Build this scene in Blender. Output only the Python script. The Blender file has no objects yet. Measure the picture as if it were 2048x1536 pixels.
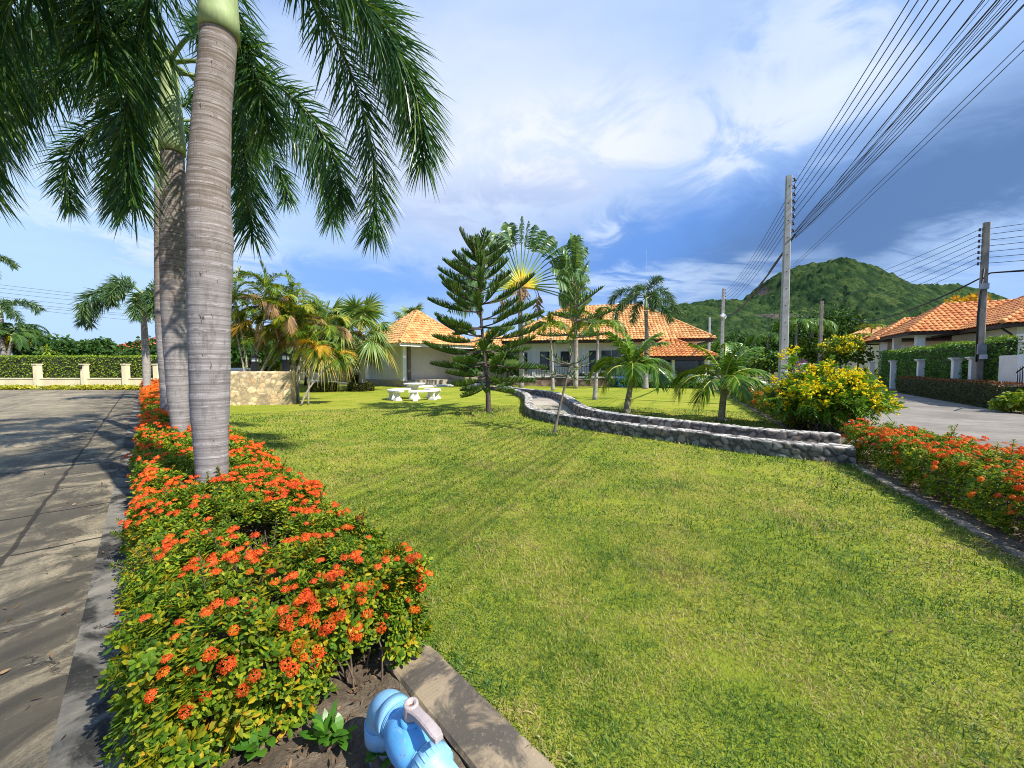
import bpy, math, random
import numpy as np
from mathutils import Vector, Matrix, kdtree, noise as mnoise
R = math.radians
rng = np.random.default_rng(7)
scn = bpy.context.scene
COL = scn.collection
# ------------------------------------------------------------------ camera
EYE = 1.4
FPX = 770.0                       # focal length in pixels of the 2048 px wide photograph
PITCH = math.atan(34 / FPX)
cam_d = bpy.data.cameras.new('camera')
cam_d.sensor_width = 36.0
cam_d.lens = FPX / 2048 * 36.0
cam_d.clip_start = 0.05
cam_d.clip_end = 6000
cam = bpy.data.objects.new('camera', cam_d)
COL.objects.link(cam)
cam.location = (0, 0, EYE)
cam.rotation_euler = (R(90) - PITCH, 0, 0)
scn.camera = cam
cp, sp = math.cos(PITCH), math.sin(PITCH)

def ray(px, py):
    dx = (px - 1024) / FPX; dv = (768 - py) / FPX
    return np.array([dx, cp + dv * sp, -sp + dv * cp])

def gp(px, py, z=0.0):            # point of the level z seen at that place of the photograph
    d = ray(px, py); t = (z - EYE) / d[2]
    return np.array([d[0] * t, d[1] * t, z])

def at(px, py, Y):                # point at distance Y seen at that place of the photograph
    d = ray(px, py); t = Y / d[1]
    return np.array([d[0] * t, Y, EYE + d[2] * t])

# ------------------------------------------------------------------ light
SUN_EL = R(47)
SUN_AZ = math.atan2(0.83, -0.56)  # clockwise from +Y
scn.view_settings.view_transform = 'Standard'
scn.view_settings.look = 'None'
scn.view_settings.gamma = 1
scn.view_settings.use_curve_mapping = False
scn.view_settings.exposure = 0.58
scn.cycles.filter_width = 1.0
scn.cycles.use_denoising = True
scn.cycles.denoising_prefilter = 'NONE'
sun_d = bpy.data.lights.new('sun', 'SUN')
sun_d.energy = 4.9
sun_d.angle = R(0.5)
sun_d.color = (1.0, 0.955, 0.86)
sun = bpy.data.objects.new('sun', sun_d)
COL.objects.link(sun)
sdir = Vector((math.sin(SUN_AZ) * math.cos(SUN_EL), math.cos(SUN_AZ) * math.cos(SUN_EL), math.sin(SUN_EL)))
sun.rotation_euler = (-sdir).to_track_quat('-Z', 'Y').to_euler()
sun.location = sdir * 60

# ------------------------------------------------------------------ node helper
class NT:
    def __init__(s, tree): s.t = tree; s.n = tree.nodes; s.l = tree.links
    def new(s, typ, ins=None, **kw):
        nd = s.n.new(typ)
        for k, v in kw.items(): setattr(nd, k, v)
        for k, v in (ins or {}).items():
            s.set(nd, k, v)
        return nd
    def set(s, nd, k, v):
        sock = nd.inputs[k]
        if isinstance(v, bpy.types.NodeSocket): s.l.new(v, sock)
        elif isinstance(v, bpy.types.Node): s.l.new(v.outputs[0], sock)
        else:
            if isinstance(v, (tuple, list)) and sock.type == 'RGBA' and len(v) == 3: v = (*v, 1)
            sock.default_value = v
    def math(s, op, a, b=0.0, c=0.0, clamp=False):
        nd = s.n.new('ShaderNodeMath'); nd.operation = op; nd.use_clamp = clamp
        s.set(nd, 0, a); s.set(nd, 1, b); s.set(nd, 2, c)
        return nd.outputs[0]
    def vmath(s, op, a, b=(0, 0, 0)):
        nd = s.n.new('ShaderNodeVectorMath'); nd.operation = op
        s.set(nd, 0, a); s.set(nd, 1, b)
        return nd.outputs['Value'] if op in ('DOT_PRODUCT', 'LENGTH') else nd.outputs[0]
    def noise(s, vec, scale, detail=4, rough=0.55, dist=0.0, out=0):
        nd = s.n.new('ShaderNodeTexNoise')
        if vec is not None: s.set(nd, 'Vector', vec)
        s.set(nd, 'Scale', scale); s.set(nd, 'Detail', detail); s.set(nd, 'Roughness', rough); s.set(nd, 'Distortion', dist)
        return nd.outputs[out]
    def mix(s, f, a, b, blend='MIX'):
        nd = s.n.new('ShaderNodeMix'); nd.data_type = 'RGBA'; nd.blend_type = blend
        s.set(nd, 0, f); s.set(nd, 6, a); s.set(nd, 7, b)
        return nd.outputs[2]
    def ramp(s, f, stops, interp='LINEAR'):
        nd = s.n.new('ShaderNodeValToRGB'); r = nd.color_ramp; r.interpolation = interp
        while len(r.elements) < len(stops): r.elements.new(0.5)
        for e, (p, c) in zip(r.elements, stops):
            e.position = p; e.color = (*c, 1) if len(c) == 3 else c
        s.set(nd, 0, f)
        return nd.outputs[0]
    def mr(s, v, a, b, c=0.0, d=1.0, smooth=True):
        nd = s.n.new('ShaderNodeMapRange'); nd.interpolation_type = 'SMOOTHSTEP' if smooth else 'LINEAR'
        s.set(nd, 0, v); s.set(nd, 1, a); s.set(nd, 2, b); s.set(nd, 3, c); s.set(nd, 4, d)
        return nd.outputs[0]
    def mapping(s, vec, scale=(1, 1, 1), rot=(0, 0, 0), loc=(0, 0, 0)):
        nd = s.n.new('ShaderNodeMapping')
        s.set(nd, 0, vec); s.set(nd, 'Location', loc); s.set(nd, 'Rotation', rot); s.set(nd, 'Scale', scale)
        return nd.outputs[0]
    def bump(s, h, strength=0.5, dist=0.02):
        nd = s.n.new('ShaderNodeBump'); s.set(nd, 'Height', h); s.set(nd, 'Strength', strength); s.set(nd, 'Distance', dist)
        return nd.outputs[0]

# ------------------------------------------------------------------ world: sky texture with cloud layers
world = bpy.data.worlds.new('World')
scn.world = world
world.use_nodes = True
W = NT(world.node_tree); W.n.clear()
sky = W.new('ShaderNodeTexSky', sky_type='NISHITA', sun_disc=False, sun_elevation=SUN_EL, sun_rotation=SUN_AZ,
            altitude=0.0, air_density=1.0, dust_density=0.6, ozone_density=2.0)
tc = W.new('ShaderNodeTexCoord').outputs['Generated']
sep = W.new('ShaderNodeSeparateXYZ', {0: tc}).outputs
az = W.math('ARCTAN2', sep[0], sep[1])
el = W.math('ARCSINE', sep[2])
den = W.math('ADD', W.math('MAXIMUM', sep[2], 0.0), 0.16)
plane = W.new('ShaderNodeCombineXYZ', {0: W.math('DIVIDE', sep[0], den), 1: W.math('DIVIDE', sep[1], den), 2: 0.3}).outputs[0]
n_big = W.noise(plane, 1.1, 7, 0.6, 0.4)
n_fine = W.noise(plane, 3.2, 8, 0.62, 0.7)
n_wisp = W.noise(W.mapping(plane, (1.0, 2.4, 1), (0, 0, R(35))), 2.2, 8, 0.6, 1.0)
wob = W.math('MULTIPLY', W.math('SUBTRACT', n_big, 0.5), 0.55)
wob2 = W.math('MULTIPLY', W.math('SUBTRACT', n_fine, 0.5), 0.35)

def azel(px, py):
    d = ray(px, py); d = d / np.linalg.norm(d)
    return math.atan2(d[0], d[1]), math.asin(d[2])

def blob(px, py, rpx, rpy, rot=0.0, soft=1.0, wk=1.0):   # soft elliptical region of the sky (azimuth / elevation)
    a0, e0 = azel(px, py)
    da = W.math('ADD', W.math('SUBTRACT', az, a0), W.math('MULTIPLY', wob, 0.5 * wk))
    de = W.math('ADD', W.math('SUBTRACT', el, e0), W.math('MULTIPLY', wob2, 0.6 * wk))
    c, s_ = math.cos(R(rot)), math.sin(R(rot))
    u = W.math('DIVIDE', W.math('ADD', W.math('MULTIPLY', da, c), W.math('MULTIPLY', de, s_)), R(rpx))
    v = W.math('DIVIDE', W.math('SUBTRACT', W.math('MULTIPLY', de, c), W.math('MULTIPLY', da, s_)), R(rpy))
    r2 = W.math('SQRT', W.math('ADD', W.math('MULTIPLY', u, u), W.math('MULTIPLY', v, v)))
    return W.mr(r2, 1.0 - 0.75 * soft, 1.0 + 0.25 * soft, 1.0, 0.0)

SK = 9.1                       # cloud radiance scale; the Background strength brings it back down
def sc(c, k=1.0): return tuple(x * SK * k for x in c)
up = W.mr(el, 0.0, R(40))
skyc = W.mix(1.0, sky.outputs[0], (0.80, 1.0, 1.42), 'MULTIPLY')
deep = W.mix(W.mr(el, 0.0, R(24)), sc((0.36, 0.58, 0.93)), sc((0.15, 0.34, 0.84)))
c = W.mix(0.75, skyc, deep)
# pale hazy left side and low brightening over the horizon
c = W.mix(W.math('MULTIPLY', blob(60, 440, 40, 30, 0, 1.0, 0.6), 0.95), c, sc((0.50, 0.72, 1.0)))
c = W.mix(W.math('MULTIPLY', W.mr(el, R(9), R(0), 0, 1), 0.55), c, sc((0.50, 0.68, 0.95)))
# thin high veil
veil = W.math('MULTIPLY', W.mr(n_wisp, 0.36, 0.66), W.mr(el, R(10), R(26)))
c = W.mix(W.math('MULTIPLY', veil, 0.55), c, sc((0.54, 0.70, 0.93)))
c = W.mix(W.math('MULTIPLY', blob(1080, 180, 46, 30, -4, 0.9, 0.8), 0.9), c, sc((0.50, 0.65, 0.92)))
c = W.mix(W.math('MULTIPLY', blob(1900, 110, 28, 22, 20, 0.9, 0.8), 0.85), c, sc((0.37, 0.55, 0.89)))
# blue grey rain cloud band to the right, deep blue below it
c = W.mix(W.math('MULTIPLY', blob(1350, 495, 28, 7.5, 6, 1.0, 0.7), 0.9), c, sc((0.125, 0.305, 0.76)))
c = W.mix(W.math('MULTIPLY', blob(1830, 400, 27, 8.5, 13, 1.0, 0.7), 0.95), c, sc((0.108, 0.210, 0.44)))
c = W.mix(W.math('MULTIPLY', blob(700, 560, 26, 3.0, -1, 1.0, 0.5), 0.65), c, sc((0.15, 0.37, 0.88)))
# big cumulus bank in the middle, grey bellied
bank = W.math('MULTIPLY', blob(960, 290, 27, 13.5, 3, 0.9, 1.3), W.mr(n_big, 0.30, 0.52))
c = W.mix(W.math('MULTIPLY', bank, 0.9), c, sc((0.68, 0.77, 0.93)))
puff = W.math('MULTIPLY', blob(1150, 260, 24, 7, 2, 0.9, 1.3), W.mr(n_fine, 0.42, 0.62))
c = W.mix(W.math('MULTIPLY', puff, 0.85), c, sc((0.84, 0.88, 0.98)))
belly = W.math('MULTIPLY', blob(1000, 400, 22, 4.5, 5, 1.0, 0.9), W.mr(n_fine, 0.35, 0.6))
c = W.mix(W.math('MULTIPLY', belly, 0.75), c, sc((0.40, 0.52, 0.82)))
up2 = W.math('MULTIPLY', blob(1610, 110, 13, 8, 28, 0.9, 1.1), W.mr(n_fine, 0.40, 0.60))
c = W.mix(W.math('MULTIPLY', up2, 0.75), c, sc((0.72, 0.82, 1.0)))
up3 = W.math('MULTIPLY', blob(1660, 178, 6.0, 2.0, 10, 0.9, 0.4), W.mr(n_fine, 0.36, 0.55))
c = W.mix(W.math('MULTIPLY', up3, 0.8), c, sc((0.74, 0.84, 1.0)))
up4 = W.math('MULTIPLY', blob(1475, 260, 10, 4.0, 12, 0.9, 0.8), W.mr(n_fine, 0.38, 0.58))
c = W.mix(W.math('MULTIPLY', up4, 0.75), c, sc((0.72, 0.80, 0.98)))
up5 = W.math('MULTIPLY', blob(1200, 455, 3.6, 2.6, 20, 0.9, 0.4), W.mr(n_fine, 0.36, 0.56))
c = W.mix(W.math('MULTIPLY', up5, 0.7), c, sc((0.62, 0.76, 0.98)))
low = W.math('MULTIPLY', blob(330, 440, 13, 5.0, -5, 1.0, 0.8), W.mr(n_fine, 0.40, 0.6))
c = W.mix(W.math('MULTIPLY', low, 0.8), c, sc((0.76, 0.86, 1.0)))
# bright strips of cloud low over the houses and the hill
lowb = W.math('MULTIPLY', blob(1240, 575, 24, 3.0, 1, 1.0, 0.6), W.mr(n_wisp, 0.36, 0.58))
c = W.mix(W.math('MULTIPLY', lowb, 0.7), c, sc((0.58, 0.74, 0.98)))
lowr = W.math('MULTIPLY', blob(1930, 520, 12, 4.2, 12, 1.0, 0.6), W.mr(n_wisp, 0.30, 0.55))
c = W.mix(W.math('MULTIPLY', lowr, 0.7), c, sc((0.44, 0.62, 0.92)))
bg = W.new('ShaderNodeBackground', {'Color': c, 'Strength': 0.082})
W.new('ShaderNodeOutputWorld', {0: bg})

# ------------------------------------------------------------------ tags
def tag(o, label=None, cat=None, group=None, kind=None):
    if label: o['label'] = label
    if cat: o['category'] = cat
    if group: o['group'] = group
    if kind: o['kind'] = kind
    return o

def thing(name, label, cat, loc=(0, 0, 0), rz=0.0, group=None):
    o = bpy.data.objects.new(name, None)
    o.empty_display_size = 0.2
    COL.objects.link(o)
    o.location = tuple(float(v) for v in loc); o.rotation_euler = (0, 0, rz)
    return tag(o, label, cat, group)

def copy_tree(o, parent=None):
    c_ = o.copy(); COL.objects.link(c_)
    c_.parent = parent
    for ch in list(o.children): copy_tree(ch, c_)
    return c_

# ------------------------------------------------------------------ mesh builder
class MB:
    def __init__(s): s.v = []; s.f = []; s.m = []; s.sm = []; s.n = 0; s.uv = {}
    def add(s, v, f, mi=0, smooth=False):
        v = np.asarray(v, dtype=np.float64).reshape(-1, 3)
        f = np.asarray(f, dtype=np.int64)
        if f.ndim == 1: f = f.reshape(1, -1)
        s.v.append(v); s.f.append(f + s.n); s.m.append(mi); s.sm.append(smooth); s.n += len(v)
        return s
    def polys(s, v, faces, mi=0, smooth=False):
        off = s.n
        s.v.append(np.asarray(v, dtype=np.float64).reshape(-1, 3))
        for f in faces:
            s.f.append(np.asarray(f, dtype=np.int64).reshape(1, -1) + off); s.m.append(mi); s.sm.append(smooth)
        s.n += len(v)
        return s
    def box(s, c, size, rz=0.0, mi=0, taper=1.0):
        x, y, z = np.asarray(size) / 2.0
        v = np.array([[-x, -y, -z], [x, -y, -z], [x, y, -z], [-x, y, -z], [-x * taper, -y * taper, z], [x * taper, -y * taper, z], [x * taper, y * taper, z], [-x * taper, y * taper, z]])
        if rz:
            ca, sa = math.cos(rz), math.sin(rz)
            v = np.c_[v[:, 0] * ca - v[:, 1] * sa, v[:, 0] * sa + v[:, 1] * ca, v[:, 2]]
        f = [[0, 3, 2, 1], [4, 5, 6, 7], [0, 1, 5, 4], [1, 2, 6, 5], [2, 3, 7, 6], [3, 0, 4, 7]]
        return s.add(v + np.asarray(c, dtype=float), f, mi)
    def tube(s, pts, rad, n=8, mi=0, cap=True, smooth=True):
        P = np.asarray(pts, dtype=float); k = len(P)
        r = np.broadcast_to(np.asarray(rad, dtype=float), (k,))
        T = np.gradient(P, axis=0); T /= np.linalg.norm(T, axis=1)[:, None] + 1e-12
        ref = np.array([0, 0, 1.0]) if abs(T[0, 2]) < 0.9 else np.array([1.0, 0, 0])
        A = np.zeros_like(P); B = np.zeros_like(P)
        a = np.cross(T[0], ref); a /= np.linalg.norm(a)
        for i in range(k):
            a = a - T[i] * a.dot(T[i]); a /= np.linalg.norm(a) + 1e-12
            A[i] = a; B[i] = np.cross(T[i], a)
        th = np.linspace(0, 2 * math.pi, n, endpoint=False)
        V = P[:, None, :] + r[:, None, None] * (np.cos(th)[None, :, None] * A[:, None, :] + np.sin(th)[None, :, None] * B[:, None, :])
        i = np.arange(k - 1)[:, None] * n; j = np.arange(n)[None, :]; j2 = (j + 1) % n
        F = np.stack([i + j, i + j2, i + n + j2, i + n + j], -1).reshape(-1, 4)
        s.add(V.reshape(-1, 3), F, mi, smooth)
        if cap:
            s.f.append(np.arange(n)[::-1].reshape(1, -1) + s.n - k * n); s.m.append(mi); s.sm.append(False)
            s.f.append(np.arange(n).reshape(1, -1) + s.n - n); s.m.append(mi); s.sm.append(False)
        return s
    def lathe(s, prof, c=(0, 0, 0), n=20, mi=0, smooth=True):
        prof = np.asarray(prof, dtype=float)
        th = np.linspace(0, 2 * math.pi, n, endpoint=False)
        V = np.stack([prof[:, 0, None] * np.cos(th), prof[:, 0, None] * np.sin(th), np.repeat(prof[:, 1, None], n, 1)], -1) + np.asarray(c, dtype=float)
        k = len(prof)
        i = np.arange(k - 1)[:, None] * n; j = np.arange(n)[None, :]; j2 = (j + 1) % n
        F = np.stack([i + j, i + j2, i + n + j2, i + n + j], -1).reshape(-1, 4)
        return s.add(V.reshape(-1, 3), F, mi, smooth)
    def build(s, name, mats, parent=None, uvs=None, attr=None):
        me = bpy.data.meshes.new(name)
        V = np.concatenate(s.v); nf = sum(len(f) for f in s.f)
        me.vertices.add(len(V)); me.vertices.foreach_set('co', V.astype(np.float32).ravel())
        lv = np.concatenate([f.ravel() for f in s.f])
        tot = np.concatenate([np.full(len(f), f.shape[1]) for f in s.f])
        st = np.concatenate([[0], np.cumsum(tot)[:-1]])
        me.loops.add(len(lv)); me.loops.foreach_set('vertex_index', lv.astype(np.int32))
        me.polygons.add(nf); me.polygons.foreach_set('loop_start', st.astype(np.int32))
        me.polygons.foreach_set('loop_total', tot.astype(np.int32))
        me.polygons.foreach_set('material_index', np.concatenate([np.full(len(f), m) for f, m in zip(s.f, s.m)]).astype(np.int32))
        me.polygons.foreach_set('use_smooth', np.concatenate([np.full(len(f), b) for f, b in zip(s.f, s.sm)]))
        if attr is not None:
            for an, (typ, dat) in attr.items():
                a_ = me.attributes.new(an, typ, 'POINT')
                a_.data.foreach_set('color' if 'COLOR' in typ else 'value', np.asarray(dat, dtype=np.float32).ravel())
        me.update(calc_edges=True)
        me.validate()
        for m in (mats if isinstance(mats, (list, tuple)) else [mats]): me.materials.append(m)
        o = bpy.data.objects.new(name, me)
        COL.objects.link(o)
        if parent: o.parent = parent
        return o

def norm(a): return a / (np.linalg.norm(a, axis=-1, keepdims=True) + 1e-12)

def strips(mb, P, D, S, L, Wd, droop=0.0, K=3, mi=0, prof=(0.55, 1.0, 0.75, 0.05), fold=0.0):
    """N leaf strips: from P along D, flat along S, length L, half width Wd, sagging by droop."""
    N = len(P); P = np.asarray(P, float); D = norm(np.asarray(D, float))
    L = np.broadcast_to(L, (N,)); Wd = np.broadcast_to(Wd, (N,)); droop = np.broadcast_to(droop, (N,))
    S = S - D * np.sum(S * D, 1)[:, None]; S = norm(S)
    t = np.linspace(0, 1, K + 1)
    C = P[:, None] + D[:, None] * (L[:, None] * t)[..., None]
    C[:, :, 2] -= (droop * L)[:, None] * t ** 2
    pr = np.interp(t, np.linspace(0, 1, len(prof)), prof)
    w = Wd[:, None] * pr
    Nn = np.cross(D, S)
    V = np.empty((N, K + 1, 2, 3))
    V[:, :, 0] = C - S[:, None] * w[..., None]
    V[:, :, 1] = C + S[:, None] * w[..., None]
    base = np.arange(N)[:, None] * (2 * (K + 1)); k = np.arange(K)[None] * 2
    F = np.stack([base + k, base + k + 1, base + k + 3, base + k + 2], -1).reshape(-1, 4)
    mb.add(V.reshape(-1, 3), F, mi, False)

def inst(mb, tv, tf, locs, mats, mi=0, smooth=False):
    """N copies of a template (verts tv, faces tf) with 3x3 matrices and locations, all into one mesh."""
    N = len(locs); n = len(tv)
    V = np.einsum('nij,vj->nvi', mats, tv) + np.asarray(locs)[:, None]
    if not isinstance(tf, list): tf = [tf]
    off = mb.n
    mb.v.append(V.reshape(-1, 3)); mb.n += N * n
    for f in tf:
        F = (f[None] + (np.arange(N) * n)[:, None, None]).reshape(-1, f.shape[1])
        mb.f.append(F + off); mb.m.append(mi); mb.sm.append(smooth)

def frames(nrm, rs, scale, tw=None):
    """rotation matrices whose local z is nrm, random twist, given scales"""
    nrm = norm(np.asarray(nrm, float)); N = len(nrm)
    a = rs.normal(size=(N, 3)); a -= nrm * np.sum(a * nrm, 1)[:, None]; a = norm(a)
    b = np.cross(nrm, a)
    M = np.stack([a, b, nrm], -1)
    return M * np.broadcast_to(scale, (N,))[:, None, None]
# ------------------------------------------------------------------ materials
def new_mat(name):
    m = bpy.data.materials.new(name); m.use_nodes = True
    t = NT(m.node_tree); t.n.clear()
    out = t.new('ShaderNodeOutputMaterial')
    return m, t, out

def pbsdf(t, out, col, rough=0.7, bump=None, metal=0.0, spec=0.4):
    b = t.new('ShaderNodeBsdfPrincipled', {'Base Color': col, 'Roughness': rough, 'Metallic': metal, 'Specular IOR Level': spec})
    if bump is not None: t.l.new(bump, b.inputs['Normal'])
    t.l.new(b.outputs[0], out.inputs[0])
    return b

def objco(t): return t.new('ShaderNodeTexCoord').outputs['Object']
def poslo(t): return t.new('ShaderNodeNewGeometry').outputs['Position']

def plain(name, col, rough=0.6, var=0.12, scale=3.0, metal=0.0, bump=0.0, bscale=40.0, spec=0.4, streak=False):
    m, t, out = new_mat(name)
    p = objco(t)
    n = t.noise(p, scale, 6, 0.6)
    n2 = t.noise(t.mapping(p, (6, 6, 0.6)) if streak else p, scale * 3.7, 4, 0.6)
    f = t.math('ADD', t.math('MULTIPLY', n, 0.6), t.math('MULTIPLY', n2, 0.4))
    lo = tuple(x * (1 - var * 1.6) for x in col); hi = tuple(min(1, x * (1 + var)) for x in col)
    colr = t.ramp(f, [(0.3, lo), (0.65, hi)])
    b = t.bump(t.noise(p, bscale, 4, 0.6), bump, 0.01) if bump else None
    pbsdf(t, out, colr, rough, b, metal, spec)
    return m

def leafmat(name, stops, trans=0.35, rough=0.45, spec=0.35, patch=None, tcol=(1.0, 1.0, 0.6)):
    """leaf colour picked per leaf, optional broad patches, light shining through"""
    m, t, out = new_mat(name)
    rnd = t.new('ShaderNodeNewGeometry').outputs['Random Per Island']
    if patch:
        nz = t.noise(objco(t), patch[0], 3, 0.5)
        rnd = t.math('ADD', t.math('MULTIPLY', rnd, 1 - patch[1]), t.math('MULTIPLY', t.mr(nz, 0.3, 0.7), patch[1]))
    col = t.ramp(rnd, stops)
    b = t.new('ShaderNodeBsdfPrincipled', {'Base Color': col, 'Roughness': rough, 'Specular IOR Level': spec})
    tr = t.new('ShaderNodeBsdfTranslucent', {'Color': t.mix(1.0, col, tcol, 'MULTIPLY')})
    mx = t.new('ShaderNodeMixShader', {0: trans, 1: b.outputs[0], 2: tr.outputs[0]})
    t.l.new(mx.outputs[0], out.inputs[0])
    return m

G = {}
G['ixora_leaf'] = leafmat('ixora_leaf', [(0.0, (0.05, 0.125, 0.010)), (0.35, (0.115, 0.225, 0.014)), (0.70, (0.25, 0.34, 0.018)), (0.94, (0.42, 0.42, 0.02)), (1.0, (0.56, 0.30, 0.015))], 0.36, 0.48, 0.25)
G['ixora_leaf_yellow'] = leafmat('ixora_leaf_yellow', [(0.0, (0.07, 0.13, 0.008)), (0.45, (0.20, 0.24, 0.01)), (0.8, (0.42, 0.34, 0.012)), (1.0, (0.55, 0.25, 0.01))], 0.30, 0.5, 0.25)
G['blossom'] = leafmat('ixora_blossom', [(0.0, (0.70, 0.045, 0.012)), (0.5, (0.88, 0.11, 0.022)), (1.0, (0.92, 0.21, 0.03))], 0.25, 0.55, 0.2, tcol=(1, 0.9, 0.9))
G['blossom_orange'] = leafmat('ixora_blossom_orange', [(0.0, (0.75, 0.09, 0.012)), (0.6, (0.85, 0.17, 0.015)), (1.0, (0.85, 0.30, 0.02))], 0.25, 0.55, 0.2, tcol=(1, 0.9, 0.9))
G['twig'] = plain('twig_bark', (0.16, 0.11, 0.075), 0.85, 0.3, 20)
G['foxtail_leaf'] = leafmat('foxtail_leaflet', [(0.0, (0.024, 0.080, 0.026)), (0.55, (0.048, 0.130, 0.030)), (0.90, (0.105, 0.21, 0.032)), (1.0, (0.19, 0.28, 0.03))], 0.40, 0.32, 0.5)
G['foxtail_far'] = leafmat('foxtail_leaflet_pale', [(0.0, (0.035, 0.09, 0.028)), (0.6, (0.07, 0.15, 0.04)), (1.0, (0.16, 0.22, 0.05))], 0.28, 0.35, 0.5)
G['palm_yellow'] = leafmat('palm_leaflet_yellow_green', [(0.0, (0.07, 0.17, 0.015)), (0.5, (0.20, 0.30, 0.02)), (0.8, (0.45, 0.40, 0.02)), (1.0, (0.60, 0.36, 0.03))], 0.35, 0.4, 0.4)
G['palm_brown'] = leafmat('dry_palm_leaflet', [(0.0, (0.18, 0.11, 0.06)), (0.5, (0.36, 0.22, 0.10)), (1.0, (0.50, 0.30, 0.11))], 0.25, 0.7, 0.2)
G['palm_orange'] = leafmat('orange_palm_leaflet', [(0.0, (0.40, 0.20, 0.03)), (0.5, (0.60, 0.34, 0.03)), (1.0, (0.66, 0.46, 0.03))], 0.35, 0.6, 0.2)
G['areca_leaf'] = leafmat('areca_leaflet', [(0.0, (0.045, 0.13, 0.015)), (0.5, (0.11, 0.22, 0.02)), (0.85, (0.24, 0.30, 0.02)), (1.0, (0.5, 0.38, 0.02))], 0.35, 0.4, 0.4)
G['coco_leaf'] = leafmat('coconut_leaflet', [(0.0, (0.05, 0.14, 0.012)), (0.5, (0.11, 0.245, 0.018)), (0.85, (0.22, 0.36, 0.025)), (1.0, (0.38, 0.42, 0.03))], 0.40, 0.30, 0.6)
G['fan_leaf'] = leafmat('fan_palm_segment', [(0.0, (0.07, 0.16, 0.035)), (0.5, (0.17, 0.28, 0.065)), (0.85, (0.32, 0.40, 0.10)), (1.0, (0.48, 0.47, 0.12))], 0.32, 0.35, 0.5)
G['fan_leaf_old'] = leafmat('old_fan_palm_segment', [(0.0, (0.16, 0.22, 0.03)), (0.5, (0.36, 0.36, 0.05)), (0.8, (0.50, 0.42, 0.08)), (1.0, (0.45, 0.28, 0.10))], 0.3, 0.5, 0.3)
G['pine_needle'] = leafmat('araucaria_needle', [(0.0, (0.05, 0.125, 0.032)), (0.6, (0.105, 0.215, 0.042)), (0.88, (0.19, 0.27, 0.04)), (1.0, (0.32, 0.28, 0.04))], 0.25, 0.5, 0.4)
G['travel_leaf'] = leafmat('traveller_blade', [(0.0, (0.045, 0.12, 0.03)), (0.5, (0.10, 0.20, 0.05)), (1.0, (0.22, 0.32, 0.10))], 0.30, 0.35, 0.6)
G['tecoma_leaf'] = leafmat('tecoma_leaf', [(0.0, (0.05, 0.15, 0.014)), (0.5, (0.12, 0.27, 0.018)), (1.0, (0.27, 0.40, 0.03))], 0.35, 0.4, 0.4)
G['tecoma_flower'] = leafmat('tecoma_flower', [(0.0, (0.82, 0.58, 0.008)), (0.6, (0.88, 0.72, 0.012)), (1.0, (0.88, 0.80, 0.05))], 0.3, 0.5, 0.2)
G['tree_leaf'] = leafmat('broadleaf', [(0.0, (0.018, 0.055, 0.012)), (0.5, (0.045, 0.11, 0.018)), (1.0, (0.11, 0.19, 0.025))], 0.25, 0.6, 0.2, patch=(0.5, 0.35))
G['tree_leaf_light'] = leafmat('broadleaf_light', [(0.0, (0.05, 0.12, 0.015)), (0.5, (0.11, 0.20, 0.02)), (1.0, (0.24, 0.32, 0.03))], 0.3, 0.45, 0.4, patch=(0.6, 0.35))
G['tree_leaf_rust'] = leafmat('rusty_broadleaf', [(0.0, (0.10, 0.11, 0.02)), (0.5, (0.28, 0.14, 0.04)), (1.0, (0.45, 0.22, 0.07))], 0.25, 0.5, 0.3)
G['dracaena_leaf'] = leafmat('dracaena_leaf', [(0.0, (0.08, 0.18, 0.02)), (0.5, (0.22, 0.32, 0.02)), (1.0, (0.48, 0.50, 0.06))], 0.3, 0.35, 0.5)
G['hedge_leaf'] = leafmat('clipped_hedge_leaf', [(0.0, (0.09, 0.17, 0.014)), (0.5, (0.22, 0.33, 0.02)), (1.0, (0.40, 0.45, 0.035))], 0.25, 0.45, 0.4, patch=(1.2, 0.3))
G['ivy_leaf'] = leafmat('creeper_leaf', [(0.0, (0.04, 0.14, 0.014)), (0.6, (0.11, 0.27, 0.02)), (1.0, (0.24, 0.40, 0.035))], 0.22, 0.4, 0.4, patch=(0.9, 0.3))
G['olive_leaf'] = leafmat('olive_hedge_leaf', [(0.0, (0.035, 0.055, 0.012)), (0.5, (0.08, 0.095, 0.018)), (1.0, (0.17, 0.13, 0.03))], 0.2, 0.5, 0.35)
G['rust_leaf'] = leafmat('rust_hedge_leaf', [(0.0, (0.12, 0.06, 0.02)), (0.5, (0.27, 0.09, 0.03)), (1.0, (0.38, 0.16, 0.05))], 0.25, 0.5, 0.3)
G['lime_leaf'] = leafmat('lime_ground_cover', [(0.0, (0.16, 0.22, 0.015)), (0.5, (0.42, 0.42, 0.02)), (1.0, (0.65, 0.56, 0.05))], 0.3, 0.5, 0.3)
G['purple_flower'] = leafmat('bougainvillea_bract', [(0.0, (0.20, 0.02, 0.24)), (1.0, (0.38, 0.05, 0.40))], 0.3, 0.5, 0.2)
G['red_flower'] = leafmat('red_flower', [(0.0, (0.62, 0.03, 0.02)), (1.0, (0.8, 0.08, 0.06))], 0.25, 0.5, 0.2)
G['weed_leaf'] = leafmat('weed_leaf', [(0.0, (0.05, 0.17, 0.015)), (1.0, (0.13, 0.30, 0.03))], 0.35, 0.35, 0.5)
G['grass_blade_plain'] = leafmat('grass_blade', [(0.0, (0.085, 0.155, 0.020)), (0.28, (0.185, 0.255, 0.032)), (0.54, (0.31, 0.335, 0.048)), (0.76, (0.48, 0.42, 0.11)), (1.0, (0.62, 0.47, 0.22))], 0.34, 0.5, 0.3, patch=(0.9, 0.42))
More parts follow.
